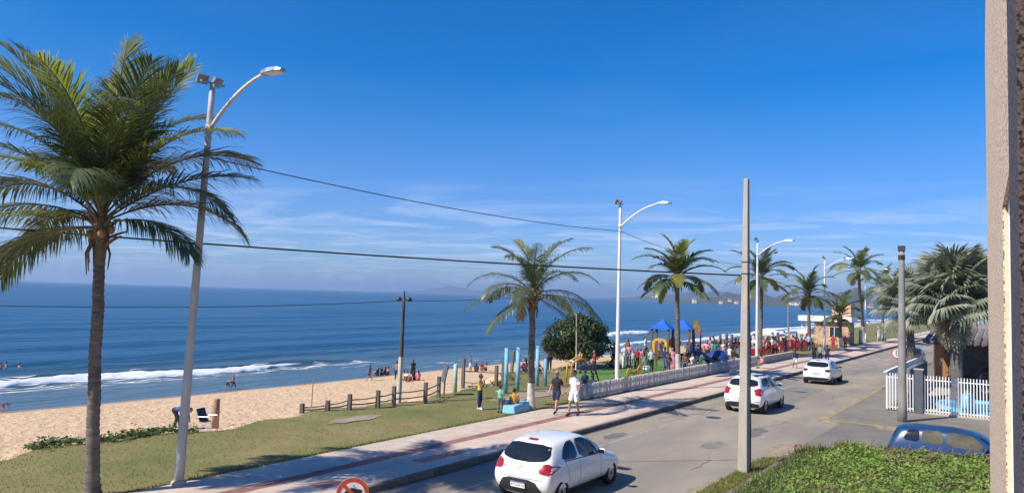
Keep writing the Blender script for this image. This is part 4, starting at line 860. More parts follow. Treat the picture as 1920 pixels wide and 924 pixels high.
# ================================================================== overgrown lot, verge, low wall
def lot_z(x, y):
    k = max(0, min(1, (x - 15) / 8)); e = max(0, min(1, (6.0 - y) / 1.5))
    return 0.16 + e * (0.16 + k * (0.20 + 0.036 * max(0, min(6, 5.4 - y)))) + 0.07 * fbm(x * 0.5, y * 0.5, 3, 3) * e
lot = struct(obj('overgrown_lot', grid(frange(2, 24.6, 0.35), frange(-14, 5.95, 0.35), lot_z), mat('lot_soil', (0.11, 0.085, 0.05), 0.95, .3, 3), smooth=True))
M_CRP = mat('groundcover_leaf', (0.13, 0.215, 0.036), 0.65, scale=1.0, col2=(0.26, 0.34, 0.07), transl=0.25, c3=(0.20, 0.17, 0.07), s3=0.7, lo3=0.52, hi3=0.68)
def lpos(r):
    x = 24.7 - 13 * r.random() ** 1.5; y = r.uniform(-3.2, 5.9); k = 0.6 + 0.7 * fbm(x * 1.3, y * 1.3, 7, 3)
    return (x, y, lot_z(x, y) + 0.03 + max(0, r.gauss(0.12, 0.07)) * max(0.2, k)), (0, 0, 1)
struct(obj('ground_cover', leaf_cloud(lpos, 60000, 0.075, 8, 0.75), M_CRP), 'stuff')
# taller shoots along the lot wall and dry twigs near the parked car
def shoots(n, fx, seed, hh):
    r = random.Random(seed); mb = MB()
    for _ in range(n):
        x, y = fx(r); z = lot_z(x, y); d = Vector((r.gauss(0, .35), r.gauss(0, .35), 1)).normalized(); h = hh * r.uniform(.5, 1.3); p = Vector((x, y, z)); w = Vector((r.uniform(-1, 1), r.uniform(-1, 1), 0)).normalized() * 0.012
        q = p + d * h * .6; e = q + (d + Vector((r.gauss(0, .5), r.gauss(0, .5), -.25))).normalized() * h * .4
        mb.add([p - w, p + w, q + w * .8, q - w * .8, e], [(0, 1, 2, 3), (3, 2, 4)])
    return mb
struct(obj('tall_grass', shoots(1500, lambda r: (r.uniform(13, 24.5), 5.85 - abs(r.gauss(0, .55))), 3, .42), mat('tall_grass_blade', (0.10, 0.13, 0.035), .7, .35, 2, transl=.2)), 'stuff')
struct(obj('dry_twigs', shoots(900, lambda r: (24.3 + r.gauss(0, .22), r.uniform(-1.5, 4.9)), 5, .38), mat('dry_twig', (0.21, 0.155, 0.09), .9, .3, 3)), 'stuff')
lwm = mat('lot_wall', (0.20, 0.15, 0.105), 0.95, .3, 4, bump=.5)
t = thing('lot_wall', 'low brown retaining wall around the overgrown lot', 'wall', (0, 0, 0)); obj('front_wall', MB().b2(4, 24.6, 5.95, 6.12, -0.1, 0.27), lwm, t); obj('side_wall', MB().b2(24.602, 24.78, -14, 6.12, -0.1, 0.46), mat('lot_wall_red', (0.30, 0.15, 0.09), .95, .3, 4, bump=.5), t)
vg = struct(sheet('verge', [(8, 6.12), (24.6, 6.12), (24.8, 6.5), (23.6, 6.95), (8, 7.0)], 0.05, mat('verge_grass', (0.10, 0.125, 0.035), .95, scale=1.2, col2=(0.26, 0.21, 0.11), bump=1, bscale=30), th=.2))
struct(obj('verge_blades', blades(9000, lambda r: r.uniform(9, 24), lambda r, x: r.uniform(6.15, 6.95), 0.09, 9, lambda x, y: .05), M_BLADE), 'stuff')
# ================================================================== brick kiosk
KY = 17.4; KX = at_t(1592, 640, KY).x
kk = thing('brick_kiosk', 'small brick kiosk with white fascia beside the promenade', 'kiosk', (KX, KY, 0.12))
W_, D_, Hh = 3.75, 3.0, 2.75
obj('core_wall', MB().b2(0.06, D_, 0.06, W_ - .06, 0, Hh), mat('brick_mortar', (0.42, 0.33, 0.25), .95, .15, 4), kk)
bk = slab_mesh(0.06, 0.47, 0.17, 0.01); nb = 0
for row in range(15):
    for c_ in range(8):
        yy = 0.24 + c_ * 0.485 + (0.12 if row % 2 else -0.06); zz = 0.1 + row * 0.182
        if 0.95 < yy < 2.25 and 1.0 < zz < 2.05: continue
        link('brick', bk, M_BRICK2, kk, (0.05, yy - .05, zz))
wn_ = obj('window', MB().b2(0.0, 0.08, 0.98, 2.2, 0.98, 2.1), M_DARKM, kk)
for yy in (1.0, 1.59, 2.14): obj('frame', MB().b2(-0.02, -0.003, yy, yy + .06, 1.0, 2.08), M_WHITE, wn_)
for yy in (1.07, 1.66): obj('pane', MB().b2(-0.008, -0.004, yy, yy + .5, 1.03, 2.06), mat('dark_glass', (0.03, 0.04, 0.05), .08), wn_)
obj('road_side_wall', MB().b2(0, D_, 0.0, 0.059, 0, Hh), mat('shade_toned_brick', (0.26, 0.16, 0.10), .9, .2, 5), kk)  # brick colour darkened to carry the shade on the road side
dr = obj('door', MB().b2(.6, 2.2, -0.03, -0.003, 0.02, 2.2), mat('grey_door', (0.12, 0.13, 0.15), .6, .1, 5), kk); obj('handle', MB().b2(2.0, 2.06, -0.06, -0.031, 1.0, 1.15), M_GREYM, dr)
obj('fascia', MB().b2(-0.5, D_ + .4, -0.35, W_ + 1.9, Hh + .003, Hh + .62), M_WHITE, kk)
obj('upper_block', MB().b2(0.5, D_ - .3, -0.1, 2.0, Hh + .625, Hh + 2.1), M_BRICK2, kk); obj('tank_cover', MB().b2(0.4, D_ - .2, -0.2, 2.1, Hh + 2.103, Hh + 2.2), M_CONC, kk)
for k in range(2): obj('canopy_post', MB().b2(0.1 + k * 2.4, 0.25 + k * 2.4, W_ + 1.5, W_ + 1.65, 0, Hh), M_WHITE, kk)
# cream posts and sitting blocks beyond the kiosk
for k, px in enumerate((1624, 1657, 1667)):
    g_ = G(px, 647 - (7 if k else 0), .12); t = thing('cream_post', ['short cream post beside the farthest lamp', 'thicker cream post on the far lawn', 'thinner cream post with green foot on the far lawn'][k], 'post', (g_.x, g_.y + 0.6, 0.05)); mb = MB(); mb.lathe([(.24, 0), (.22, .9), (.2, 1.9 + .3 * k)], 10); obj('shaft', mb, mat('cream_paint', (.66, .58, .36), .8, .1, 4), t, True); mb = MB(); mb.lathe([(.27, 0), (.27, .35)], 10); obj('foot', mb, mat('green_paint', (.12, .3, .24), .8, .1, 4) if k == 2 else M_CONC, t, True)
# ================================================================== far shore
def ridge(name, px0, px1, D, wid, hf, m, n=90, label=None):
    mb = MB(); nc = 9; vs = []
    for i in range(n + 1):
        px = px0 + (px1 - px0) * i / n; d = ray(px, 560); d.z = 0; d = d.normalized(); h = hf(i / n) * (0.75 + 0.45 * abs(fbm(i * 0.17, D * 0.001, 0, 5)))
        for j in range(nc):
            q = j / (nc - 1); p = d * (D + wid * (q - 0.35)); z = h * max(0, math.sin(math.pi * q)) ** 1.2 * (1 + 0.25 * fbm(i * 0.3, q * 3, 7, 3)); vs.append((p.x, p.y, SEA_Z - 3 + z + (3 if 0 < j < nc - 1 else 0)))
    mb.add(vs, [(i * nc + j, (i + 1) * nc + j, (i + 1) * nc + j + 1, i * nc + j + 1) for i in range(n) for j in range(nc - 1)])
    return struct(obj(name, mb, m, smooth=True))
M_HILL = mat('wooded_hill', (0.035, 0.055, 0.025), .95, scale=0.02, col2=(0.09, 0.095, 0.05), detail=8, bump=1, bscale=.05)
def isl(q):
    return 45 * math.exp(-((q - .5) / .42) ** 2) + 80 * math.exp(-((q - .47) / .10) ** 2) + 30 * math.exp(-((q - .66) / .1) ** 2)
ridge('island', 690, 1010, 9500, 900, lambda q: isl(q) * math.sin(math.pi * q) ** .5, M_HILL)
ridge('hills', 1120, 2250, 5200, 1800, lambda q: 125 * min(1, q * 4) * (0.55 + .45 * math.sin(q * 9 + .5)), M_HILL, 120)
ridge('headland', 1235, 2250, 2300, 900, lambda q: 46 * min(1, q * 5) * (0.7 + .5 * math.sin(q * 13) ** 2), M_HILL, 140)
r = random.Random(12); hs_ = []
for k in range(11):
    px = r.choice([r.uniform(1290, 1420), r.uniform(1440, 1530), r.uniform(1620, 1680)]); d = ray(px, 560); d.z = 0; d = d.normalized(); hs_.append((px, d, r.uniform(2010, 2090)))
hs_.sort()
ORD = ['first', 'second', 'third', 'fourth', 'fifth', 'sixth', 'seventh', 'eighth', 'ninth', 'tenth', 'eleventh', 'twelfth', 'thirteenth', 'fourteenth', 'fifteenth', 'sixteenth', 'seventeenth', 'eighteenth', 'nineteenth', 'twentieth', 'twenty first', 'twenty second', 'twenty third', 'twenty fourth', 'twenty fifth', 'twenty sixth', 'twenty seventh', 'twenty eighth', 'twenty ninth', 'thirtieth', 'thirty first', 'thirty second', 'thirty third', 'thirty fourth', 'thirty fifth', 'thirty sixth', 'thirty seventh', 'thirty eighth', 'thirty ninth', 'fortieth']
for k, (px, d, D) in enumerate(hs_):
    w, h = r.uniform(5, 9), r.uniform(2.5, 4.5); t = thing('shore_house', 'pale house on the far shore across the bay, %s from the left' % ORD[k], 'house', (d.x * D, d.y * D, SEA_Z + 1 + (D - 2000) * .1), HEAD, 'houses on the far shore')
    obj('wall', MB().b2(-8, 8, -w / 2, w / 2, -6, h), mat('far_house_wall', (.72, .68, .62), .9, .15, .05, obvar=.15), t)
    mb = MB(); mb.add([(-8.6, -w / 2 - .6, h), (8.6, -w / 2 - .6, h), (8.6, w / 2 + .6, h), (-8.6, w / 2 + .6, h), (0, -w / 2 - .6, h + 4), (0, w / 2 + .6, h + 4)], [(0, 1, 4), (2, 3, 5), (1, 2, 5, 4), (3, 0, 4, 5), (0, 3, 2, 1)]); obj('roof', mb, mat('far_roof', (.30, .15, .10), .9, .2, .1), t)
# ================================================================== vehicles
M_CARW = mat('car_paint_white', (0.78, 0.78, 0.77), 0.22, coat=0.7, spec=0.5)
M_CARB = mat('car_paint_blue', (0.014, 0.050, 0.14), 0.3, coat=0.35)
M_CARK = mat('car_paint_black', (0.02, 0.02, 0.023), 0.25, coat=0.8)
M_CARR = mat('car_paint_dark_red', (0.10, 0.015, 0.018), 0.25, coat=0.8)
M_GLASS = mat('tinted_glass', (0.012, 0.016, 0.022), 0.06, spec=0.6)
M_PLAST = mat('black_plastic', (0.022, 0.023, 0.026), 0.55, .1, 10)
M_TAIL = mat('tail_light_red', (0.32, 0.012, 0.016), 0.15, .3, 14, coat=.6)
M_TAILD = mat('tail_light_smoked', (0.06, 0.012, 0.014), 0.15, .3, 14, coat=.6)
M_TYRE = mat('tyre', (0.018, 0.018, 0.019), 0.85, .2, 8); M_RIM = mat('alloy_rim', (0.36, 0.37, 0.38), 0.35, .1, 6, metal=.7)
M_CHROME = mat('chrome', (0.62, 0.62, 0.63), 0.2, metal=.9)
def car_shell(S):
    """S: list of rings rear to front; each ring is [(x, y, z) per level], level 0 = sill ... last = centre line"""
    bm = bmesh.new(); n = len(S[0]); rows = []
    for ring in S:
        left = [bm.verts.new((x, y, z)) for x, y, z in ring[:-1]]; mid = bm.verts.new(ring[-1]); right = [bm.verts.new((x, -y, z)) for x, y, z in ring[:-1]][::-1]
        rows.append(left + [mid] + right)
    m = 2 * n - 1
    for a, b in zip(rows, rows[1:]):
        for j in range(m - 1): bm.faces.new((a[j], a[j + 1], b[j + 1], b[j]))
        bm.faces.new((a[0], b[0], b[-1], a[-1]))
    for ring, row, sgn in ((S[0], rows[0], -1), (S[-1], rows[-1], 1)):
        prev = None; k = n - 2          # level index of roof edge
        top = row[k - 1:m - k + 1]      # roof edge, inner, centre, inner, edge
        cols = len(top)
        for lev in range(0, k):
            x, y, z = ring[lev]
            if lev == k - 1: cur = top
            else:
                cur = [row[lev]]
                for c in range(1, cols - 1):
                    u = 1 - 2 * c / (cols - 1); cur.append(bm.verts.new((x + sgn * 0.07 * (1 - u * u), y * u, z)))
                cur.append(row[m - 1 - lev])
            if prev is not None:
                for c in range(cols - 1):
                    f = (prev[c], cur[c], cur[c + 1], prev[c + 1]); bm.faces.new(f if sgn < 0 else f[::-1])
            prev = cur
    bmesh.ops.recalc_face_normals(bm, faces=bm.faces)
    me = bpy.data.meshes.new('shell'); bm.to_mesh(me); bm.free(); return me
class Car:
    def __init__(s, rings, L, W, H):
        me = car_shell(rings); o = bpy.data.objects.new('tmp_shell', me); C.objects.link(o)
        s.me = baked(o, [('SUBSURF', dict(levels=3, render_levels=3))]); bpy.data.objects.remove(o)
        vs = [v.co for v in s.me.vertices]; x0, x1 = min(v.x for v in vs), max(v.x for v in vs); y1 = max(v.y for v in vs); z0, z1 = min(v.z for v in vs), max(v.z for v in vs)
        for v in s.me.vertices: v.co = ((v.co.x - x0) / (x1 - x0) * L, v.co.y / y1 * W / 2, 0.17 + (v.co.z - z0) / (z1 - z0) * (H - 0.17))
        s.me.polygons.foreach_set('use_smooth', [True] * len(s.me.polygons)); s.me.update()
        s.bvh = BVHTree.FromPolygons([v.co.copy() for v in s.me.vertices], [tuple(p.vertices) for p in s.me.polygons]); s.L, s.W, s.H = L, W, H
    def patch(s, poly, axis, off=0.006, cell=0.07, sub=2):
        """polygon in 2-D cast onto the shell. axis: 'rear' (y, z), 'front' (y, z), 'left'/'right' (x, z), 'top' (x, y)"""
        if sub:   # round the outline a little
            for _ in range(sub):
                q = []
                for i in range(len(poly)):
                    a, b = poly[i], poly[(i + 1) % len(poly)]; q += [(a[0] * .82 + b[0] * .18, a[1] * .82 + b[1] * .18), (a[0] * .18 + b[0] * .82, a[1] * .18 + b[1] * .82)]
                poly = q
        bm = bmesh.new(); bm.faces.new([bm.verts.new((u, v, 0)) for u, v in poly])
        for ax in (0, 1):
            lo, hi = min(p[ax] for p in poly), max(p[ax] for p in poly); k = int((hi - lo) / cell)
            for i in range(1, k + 1):
                c = lo + (hi - lo) * i / (k + 1); co = (c, 0, 0) if ax == 0 else (0, c, 0); no = (1, 0, 0) if ax == 0 else (0, 1, 0)
                bmesh.ops.bisect_plane(bm, geom=bm.verts[:] + bm.edges[:] + bm.faces[:], plane_co=co, plane_no=no)
        org = {'rear': lambda u, v: (Vector((-2, u, v)), Vector((1, 0, 0))), 'front': lambda u, v: (Vector((s.L + 2, u, v)), Vector((-1, 0, 0))), 'left': lambda u, v: (Vector((u, 3, v)), Vector((0, -1, 0))), 'right': lambda u, v: (Vector((u, -3, v)), Vector((0, 1, 0))), 'top': lambda u, v: (Vector((u, v, 4)), Vector((0, 0, -1)))}[axis]
        for v in bm.verts:
            o, d = org(v.co.x, v.co.y); h = s.bvh.ray_cast(o, d)
            if h[0] is None: h = s.bvh.find_nearest(o + d * 2.2)
            nn = h[1] if h[1].dot(d) < 0 else -h[1]
            v.co = h[0] + nn * off
        me = bpy.data.meshes.new('patch'); bm.to_mesh(me); bm.free(); me.polygons.foreach_set('use_smooth', [True] * len(me.polygons)); me.update(); return me
def wheel_parts(parent, x, y, r, w, side, spokes):
    t = obj('wheel', MB(), None, parent, loc=(x, y, r)) if False else None
    mb = MB(); prof = [(r * .66, -w / 2), (r * .93, -w / 2), (r, -w * .38), (r, w * .38), (r * .93, w / 2), (r * .66, w / 2)]
    k = 28; vs = [(rr * math.cos(2 * math.pi * j / k), yy, rr * math.sin(2 * math.pi * j / k)) for rr, yy in prof for j in range(k)]
    mb.add(vs, [(i * k + j, i * k + (j + 1) % k, (i + 1) * k + (j + 1) % k, (i + 1) * k + j) for i in range(5) for j in range(k)])
    wh = obj('wheel', mb, M_TYRE, parent, True, loc=(x, y, r))
    mb = MB(); yo = side * w * .36
    mb.add([(r * .67 * math.cos(2 * math.pi * j / k), side * w * .12, r * .67 * math.sin(2 * math.pi * j / k)) for j in range(k)], [tuple(range(k))]); obj('rim_back', mb, M_PLAST, wh)
    mb = MB(); k2 = 28; ring = [(r * .67, yo), (r * .60, yo + side * .006), (r * .58, side * w * .14)]
    mb.add([(rr * math.cos(2 * math.pi * j / k2), yy, rr * math.sin(2 * math.pi * j / k2)) for rr, yy in ring for j in range(k2)], [(i * k2 + j, i * k2 + (j + 1) % k2, (i + 1) * k2 + (j + 1) % k2, (i + 1) * k2 + j) for i in range(2) for j in range(k2)])
    for a in range(spokes):
        w0 = 2 * math.pi * a / spokes; c, s_ = math.cos(w0), math.sin(w0); px_, pz = -s_ * .028, c * .028
        mb.add([(c * .04 + px_, yo, s_ * .04 + pz), (c * .04 - px_, yo, s_ * .04 - pz), (c * r * .62 - px_ * 1.5, yo, s_ * r * .62 - pz * 1.5), (c * r * .62 + px_ * 1.5, yo, s_ * r * .62 + pz * 1.5)], [(0, 1, 2, 3)])
    obj('rim', mb, M_RIM, wh)
def build_car(name, label, cat, car, spec, loc, rz, paint):
    t = thing(name, label, cat, loc, rz, spec.get('group')); L, W = car.L, car.W
    body = link('body', car.me.copy(), paint, t)
    # wheel housings cut out of the shell
    r = spec['r']
    for k, ax in enumerate(spec['axles']):
        for sd_ in (-1, 1):
            mb = MB(); n = 24; rr = r * 1.13; y0, y1 = sd_ * (W / 2 - .30), sd_ * (W / 2 + .2); mb.add([(ax + rr * math.cos(2 * math.pi * i / n), y, r * 1.02 + rr * math.sin(2 * math.pi * i / n)) for y in (min(y0, y1), max(y0, y1)) for i in range(n)], [tuple(range(n)), tuple(range(2 * n - 1, n - 1, -1))] + [(i, n + i, n + (i + 1) % n, (i + 1) % n) for i in range(n)])
            cu = obj('cutter', mb, M_PLAST)
            me = baked_bool(body, cu); body.data = me; bpy.data.objects.remove(cu)
    body.data.materials.clear(); body.data.materials.append(paint)
    def P(nm, poly, ax, m, off=.006, par=None, sub=2, cell=.07): return link(nm, car.patch(poly, ax, off, cell, sub), m, par or t)
    for nm, poly, ax, m, off, sub in spec['patches']:
        o = P(nm, poly, ax, m, off, None, sub)
    # both flanks
    for sd_ in ('left', 'right'):
        for nm, poly, m, off, sub in spec['flank']: P(nm, poly, sd_, m, off, None, sub)
    for ax in spec['axles']:
        for sd_ in (-1, 1): wheel_parts(t, ax, sd_ * (W / 2 - .115), r, .20, sd_, spec.get('spokes', 8))
    for sd_ in (-1, 1):   # mirrors
        mx_, mz = spec['mirror']; mb = MB(); mb.ball((0, 0, 0), .1, 10, 6, (.75, 1.15, .72)); mm = obj('mirror', mb, paint, t, True, loc=(mx_, sd_ * (W / 2 + .07), mz)); mb = MB(); mb.b2(-.082, -.072, -.085, .085, -.05, .05); obj('mirror_glass', mb, M_GLASS, mm)
        mb = MB(); mb.b2(-.03, .05, -.06, .06, -.03, .01); obj('mirror_foot', mb, M_PLAST, mm, loc=(0, -sd_ * .1, -.03))
    mb = MB(); mb.b2(.5, L - .5, -W * .36, W * .36, .13, .26); obj('underbody', mb, M_PLAST, t)
    if 'plate' in spec:
        z, txt, xo = spec['plate']; h = car.bvh.ray_cast(Vector((-2, 0, z)), Vector((1, 0, 0))); mb = MB(); mb.b2(-.008, 0, -.2, .2, -.065, .065)
        pl = obj('number_plate', mb, M_WHITE, t, loc=(h[0].x - .012 - xo, 0, z)); pl.rotation_euler = (0, R(-6), 0)
        mb = MB(); mb.b2(-.0095, -.0085, -.2, .2, .042, .065); obj('blue_band', mb, mat('plate_blue', (.02, .06, .3), .5), pl)
        o = link('plate_text', text_mesh(txt, .088, .0005), M_INK, pl, (-.0095, 0, -.014)); o.rotation_euler = (R(90), 0, R(-90))
    return t
def baked_bool(body, cu):
    md = body.modifiers.new('b', 'BOOLEAN'); md.operation = 'DIFFERENCE'; md.object = cu; md.solver = 'EXACT'
    dg = bpy.context.evaluated_depsgraph_get(); dg.update(); me = bpy.data.meshes.new_from_object(body.evaluated_get(dg)); body.modifiers.clear(); return me
def ring(xs, ys, zs): return list(zip(xs, ys, zs))
Y8 = lambda w: [.86 * w, .98 * w, 1.0 * w, .955 * w]
def hatch_rings(tail=0.0, W=.85):
    # levels: sill, bumper, flank, belt, window top, roof edge, roof inner, centre
    R_ = []
    R_.append(ring([.16, .02, .0, .12, .40, .50, .50, .50], [.66, .76, .78, .74, .58, .46, .23, 0], [.24, .42, .68, .97, 1.30, 1.40, 1.43, 1.44]))
    R_.append(ring([.34, .18, .16, .26, .56, .66, .66, .66], [.72, .82, .835, .79, .625, .50, .25, 0], [.22, .42, .68, .985, 1.33, 1.435, 1.465, 1.475]))
    R_.append(ring([.80, .80, .80, .84, .95, 1.0, 1.0, 1.0], [.74, .84, .855, .81, .645, .53, .27, 0], [.20, .42, .69, .975, 1.37, 1.465, 1.495, 1.505]))
    R_.append(ring([1.5, 1.5, 1.5, 1.5, 1.5, 1.5, 1.5, 1.5], [.75, .84, .86, .825, .665, .55, .28, 0], [.19, .42, .69, .945, 1.40, 1.49, 1.515, 1.525]))
    R_.append(ring([2.1, 2.1, 2.1, 2.1, 2.0, 1.98, 1.98, 1.98], [.75, .84, .86, .825, .655, .54, .28, 0], [.19, .42, .68, .925, 1.38, 1.465, 1.49, 1.50]))
    R_.append(ring([2.65, 2.65, 2.65, 2.62, 2.42, 2.32, 2.32, 2.32], [.75, .84, .86, .82, .63, .52, .27, 0], [.19, .42, .68, .905, 1.27, 1.375, 1.40, 1.41]))
    R_.append(ring([3.05, 3.05, 3.05, 3.02, 2.98, 2.98, 2.98, 2.98], [.75, .84, .855, .80, .70, .58, .30, 0], [.20, .42, .67, .875, .94, .965, .985, .99]))
    R_.append(ring([3.45, 3.45, 3.45, 3.42, 3.40, 3.40, 3.40, 3.40], [.74, .83, .845, .78, .67, .54, .28, 0], [.21, .42, .65, .80, .855, .88, .90, .905]))
    R_.append(ring([3.75, 3.80, 3.80, 3.76, 3.74, 3.74, 3.76, 3.77], [.70, .78, .79, .72, .62, .48, .25, 0], [.22, .42, .60, .72, .765, .785, .80, .805]))
    R_.append(ring([3.86, 3.95, 3.95, 3.92, 3.89, 3.87, 3.89, 3.90], [.60, .66, .66, .60, .52, .42, .22, 0], [.25, .42, .56, .65, .69, .71, .725, .73]))
    return R_
HB = Car(hatch_rings(), 3.93, 1.71, 1.475)
def mir(p): return [(-a, b) for a, b in p][::-1]
tailR = [(-.50, .77), (-.80, .73), (-.81, .90), (-.68, .985), (-.53, .94)]
bow = [(-.075, .0), (-.06, .022), (-.022, .022), (-.022, .034), (.022, .034), (.022, .022), (.075, .022), (.06, -.005), (.022, -.005), (.022, -.018), (-.022, -.018), (-.022, -.005), (-.06, -.005)]
spec1 = dict(r=.295, axles=(.66, 3.18), mirror=(2.45, .99), spokes=9, plate=(.46, 'RYG4A18', .02), group='white cars driving away along the road',
    patches=[('rear_window', [(-.545, 1.345), (.545, 1.345), (.66, 1.12), (.60, 1.03), (.30, .975), (-.30, .975), (-.60, 1.03), (-.66, 1.12)], 'rear', M_GLASS, .008, 1),
             ('brake_light', [(-.13, 1.40), (.13, 1.40), (.13, 1.425), (-.13, 1.425)], 'rear', M_TAIL, .02, 1),
             ('tail_light', tailR, 'rear', M_TAIL, .012, 1), ('tail_light', mir(tailR), 'rear', M_TAIL, .012, 1),
             ('lower_bumper', [(-.42, .60), (.42, .60), (.62, .34), (.62, .24), (-.62, .24), (-.62, .34)], 'rear', M_PLAST, .010, 1),
             ('emblem', [(a * .9, .865 + b * .9) for a, b in bow], 'rear', mat('emblem_gold', (.30, .24, .10), .35, metal=.6), .022, 0),
             ('boot_lock', [(-.012, .80), (.012, .80), (.012, .83), (-.012, .83)], 'rear', M_PLAST, .010, 0),
             ('model_script', [(.42, .83), (.60, .83), (.60, .85), (.42, .85)], 'rear', M_CHROME, .010, 0),
             ('hatch_seam', [(-.63, .615), (.63, .615), (.63, .625), (-.63, .625)], 'rear', M_PLAST, .004, 0),
             ('windscreen', [(-.60, 1.36), (.60, 1.36), (.72, .98), (-.72, .98)], 'front', M_GLASS, .008, 1),
             ('headlight', [(.36, .62), (.60, .66), (.60, .74), (.40, .70)], 'front', M_LENS, .01, 1), ('headlight', [(-.36, .62), (-.40, .70), (-.60, .74), (-.60, .66)], 'front', M_LENS, .01, 1),
             ('grille', [(-.5, .36), (.5, .36), (.44, .52), (-.44, .52)], 'front', M_PLAST, .008, 1)],
    flank=[('rear_side_window', [(.70, 1.005), (1.42, .97), (1.36, 1.39), (1.10, 1.37), (.86, 1.24)], M_GLASS, .007, 1), ('front_side_window', [(1.50, .97), (2.52, .93), (2.36, 1.14), (2.12, 1.30), (1.85, 1.385), (1.45, 1.39)], M_GLASS, .007, 1),
           ('window_trim', [(.79, .965), (2.56, .905), (2.56, .925), (.79, .985)], M_PLAST, .005, 0),
           ('door_handle', [(1.62, .80), (1.80, .80), (1.80, .835), (1.62, .835)], M_CARW, .028, 1), ('door_handle', [(.92, .835), (1.08, .835), (1.08, .87), (.92, .87)], M_CARW, .028, 1),
           ('door_seam', [(1.455, .30), (1.465, .30), (1.475, .96), (1.465, .96)], M_PLAST, .003, 0), ('door_seam', [(2.52, .30), (2.53, .30), (2.57, .92), (2.56, .92)], M_PLAST, .003, 0), ('door_seam', [(.98, .50), (.99, .50), (.86, .96), (.85, .96)], M_PLAST, .003, 0),
           ('sill_trim', [(1.02, .22), (2.82, .22), (2.82, .26), (1.02, .26)], M_PLAST, .004, 0)])
build_car('white_hatchback', 'white hatchback nearest the camera, seen from behind on the road', 'car', HB, spec1, (14.75, 9.95, 0), 0, M_CARW)
# compact sport utility
def suv_rings():
    z = 1.14; out = []
    for k, rg in enumerate(hatch_rings()):
        o = []
        for (a, b, c) in rg:
            if k == 0: a = a * (.75 if c > .9 else 1)
            if k == 1 and c > .9: a -= .06
            o.append((a, b * 1.035, .10 + c * 1.06 if c > .3 else c + .06))
        out.append(o)
    return out
SV = Car(suv_rings(), 4.22, 1.78, 1.65)
tl2 = [(-.56, .86), (-.83, .80), (-.835, 1.0), (-.74, 1.15), (-.60, 1.10)]
spec2 = dict(r=.335, axles=(.74, 3.30), mirror=(2.62, 1.14), spokes=8, plate=(.60, 'QJK5B72', .01), group='white cars driving away along the road',
    patches=[('rear_window', [(-.56, 1.49), (.56, 1.49), (.67, 1.19), (-.67, 1.19)], 'rear', M_GLASS, .008, 2),
             ('tail_light', tl2, 'rear', M_TAIL, .012, 1), ('tail_light', mir(tl2), 'rear', M_TAIL, .012, 1),
             ('lower_bumper', [(-.72, .50), (.72, .50), (.72, .28), (-.72, .28)], 'rear', M_PLAST, .010, 1),
             ('chrome_bar', [(-.38, 1.06), (.38, 1.06), (.38, 1.085), (-.38, 1.085)], 'rear', M_CHROME, .014, 0),
             ('emblem', [(a, 1.0 + b) for a, b in bow], 'rear', MATS['emblem_gold'], .022, 0),
             ('reflector', [(-.74, .56), (-.56, .56), (-.56, .59), (-.74, .59)], 'rear', M_CHROME, .008, 0), ('reflector', [(.56, .56), (.74, .56), (.74, .59), (.56, .59)], 'rear', M_CHROME, .008, 0),
             ('brake_light', [(-.16, 1.545), (.16, 1.545), (.16, 1.565), (-.16, 1.565)], 'rear', M_TAIL, .02, 1),
             ('windscreen', [(-.62, 1.53), (.62, 1.53), (.74, 1.13), (-.74, 1.13)], 'front', M_GLASS, .008, 1), ('grille', [(-.5, .42), (.5, .42), (.46, .66), (-.46, .66)], 'front', M_PLAST, .008, 1),
             ('headlight', [(.36, .74), (.62, .78), (.62, .86), (.40, .82)], 'front', M_LENS, .01, 1), ('headlight', [(-.36, .74), (-.40, .82), (-.62, .86), (-.62, .78)], 'front', M_LENS, .01, 1)],
    flank=[('rear_side_window', [(.52, 1.19), (1.52, 1.13), (1.48, 1.53), (.95, 1.52), (.62, 1.40)], M_GLASS, .007, 1), ('front_side_window', [(1.60, 1.125), (2.70, 1.075), (2.50, 1.30), (2.20, 1.47), (1.90, 1.535), (1.56, 1.54)], M_GLASS, .007, 1),
           ('roof_rail', [(.75, 1.595), (2.0, 1.60), (2.0, 1.62), (.75, 1.615)], M_PLAST, .03, 0), ('door_handle', [(1.75, .95), (1.94, .95), (1.94, .985), (1.75, .985)], M_CARW, .028, 1),
           ('door_seam', [(1.56, .36), (1.57, .36), (1.58, 1.11), (1.57, 1.11)], M_PLAST, .003, 0), ('door_seam', [(2.72, .36), (2.73, .36), (2.76, 1.06), (2.75, 1.06)], M_PLAST, .003, 0),
           ('sill_cladding', [(1.1, .22), (3.0, .22), (3.0, .32), (1.1, .32)], M_PLAST, .006, 0), ('tail_light_side', [(.05, .81), (.16, .85), (.30, 1.12), (.14, 1.10)], M_TAIL, .010, 1)])
build_car('white_sport_utility', 'white compact sport utility car half hidden by the concrete pole', 'car', SV, spec2, (32.9, 10.45, 0), 0, M_CARW)
spec3 = dict(spec1); t3 = [(-.48, .80), (-.80, .78), (-.81, .93), (-.50, .94)]
spec3.update(plate=(.66, 'MKD3F40', .01), patches=[p for p in spec1['patches'] if p[0] not in ('tail_light', 'lower_bumper', 'emblem', 'model_script', 'rear_window')] + [
    ('rear_window', [(-.56, 1.35), (.56, 1.35), (.66, 1.05), (-.66, 1.05)], 'rear', M_GLASS, .008, 2),
    ('tail_light', t3, 'rear', M_TAILD, .012, 1), ('tail_light', mir(t3), 'rear', M_TAILD, .012, 1), ('lower_bumper', [(-.74, .44), (.74, .44), (.74, .24), (-.74, .24)], 'rear', M_PLAST, .010, 1),
    ('emblem', [(.055 * math.cos(a * .5236), .90 + .055 * math.sin(a * .5236)) for a in range(12)], 'rear', M_CHROME, .012, 0)], flank=[f for f in spec1['flank'] if f[0] != 'tail_light_side'])
build_car('white_hatchback', 'white hatchback with dark smoked tail lights ahead of the sport utility car', 'car', HB, spec3, (48.2, 10.75, 0), 0, M_CARW)
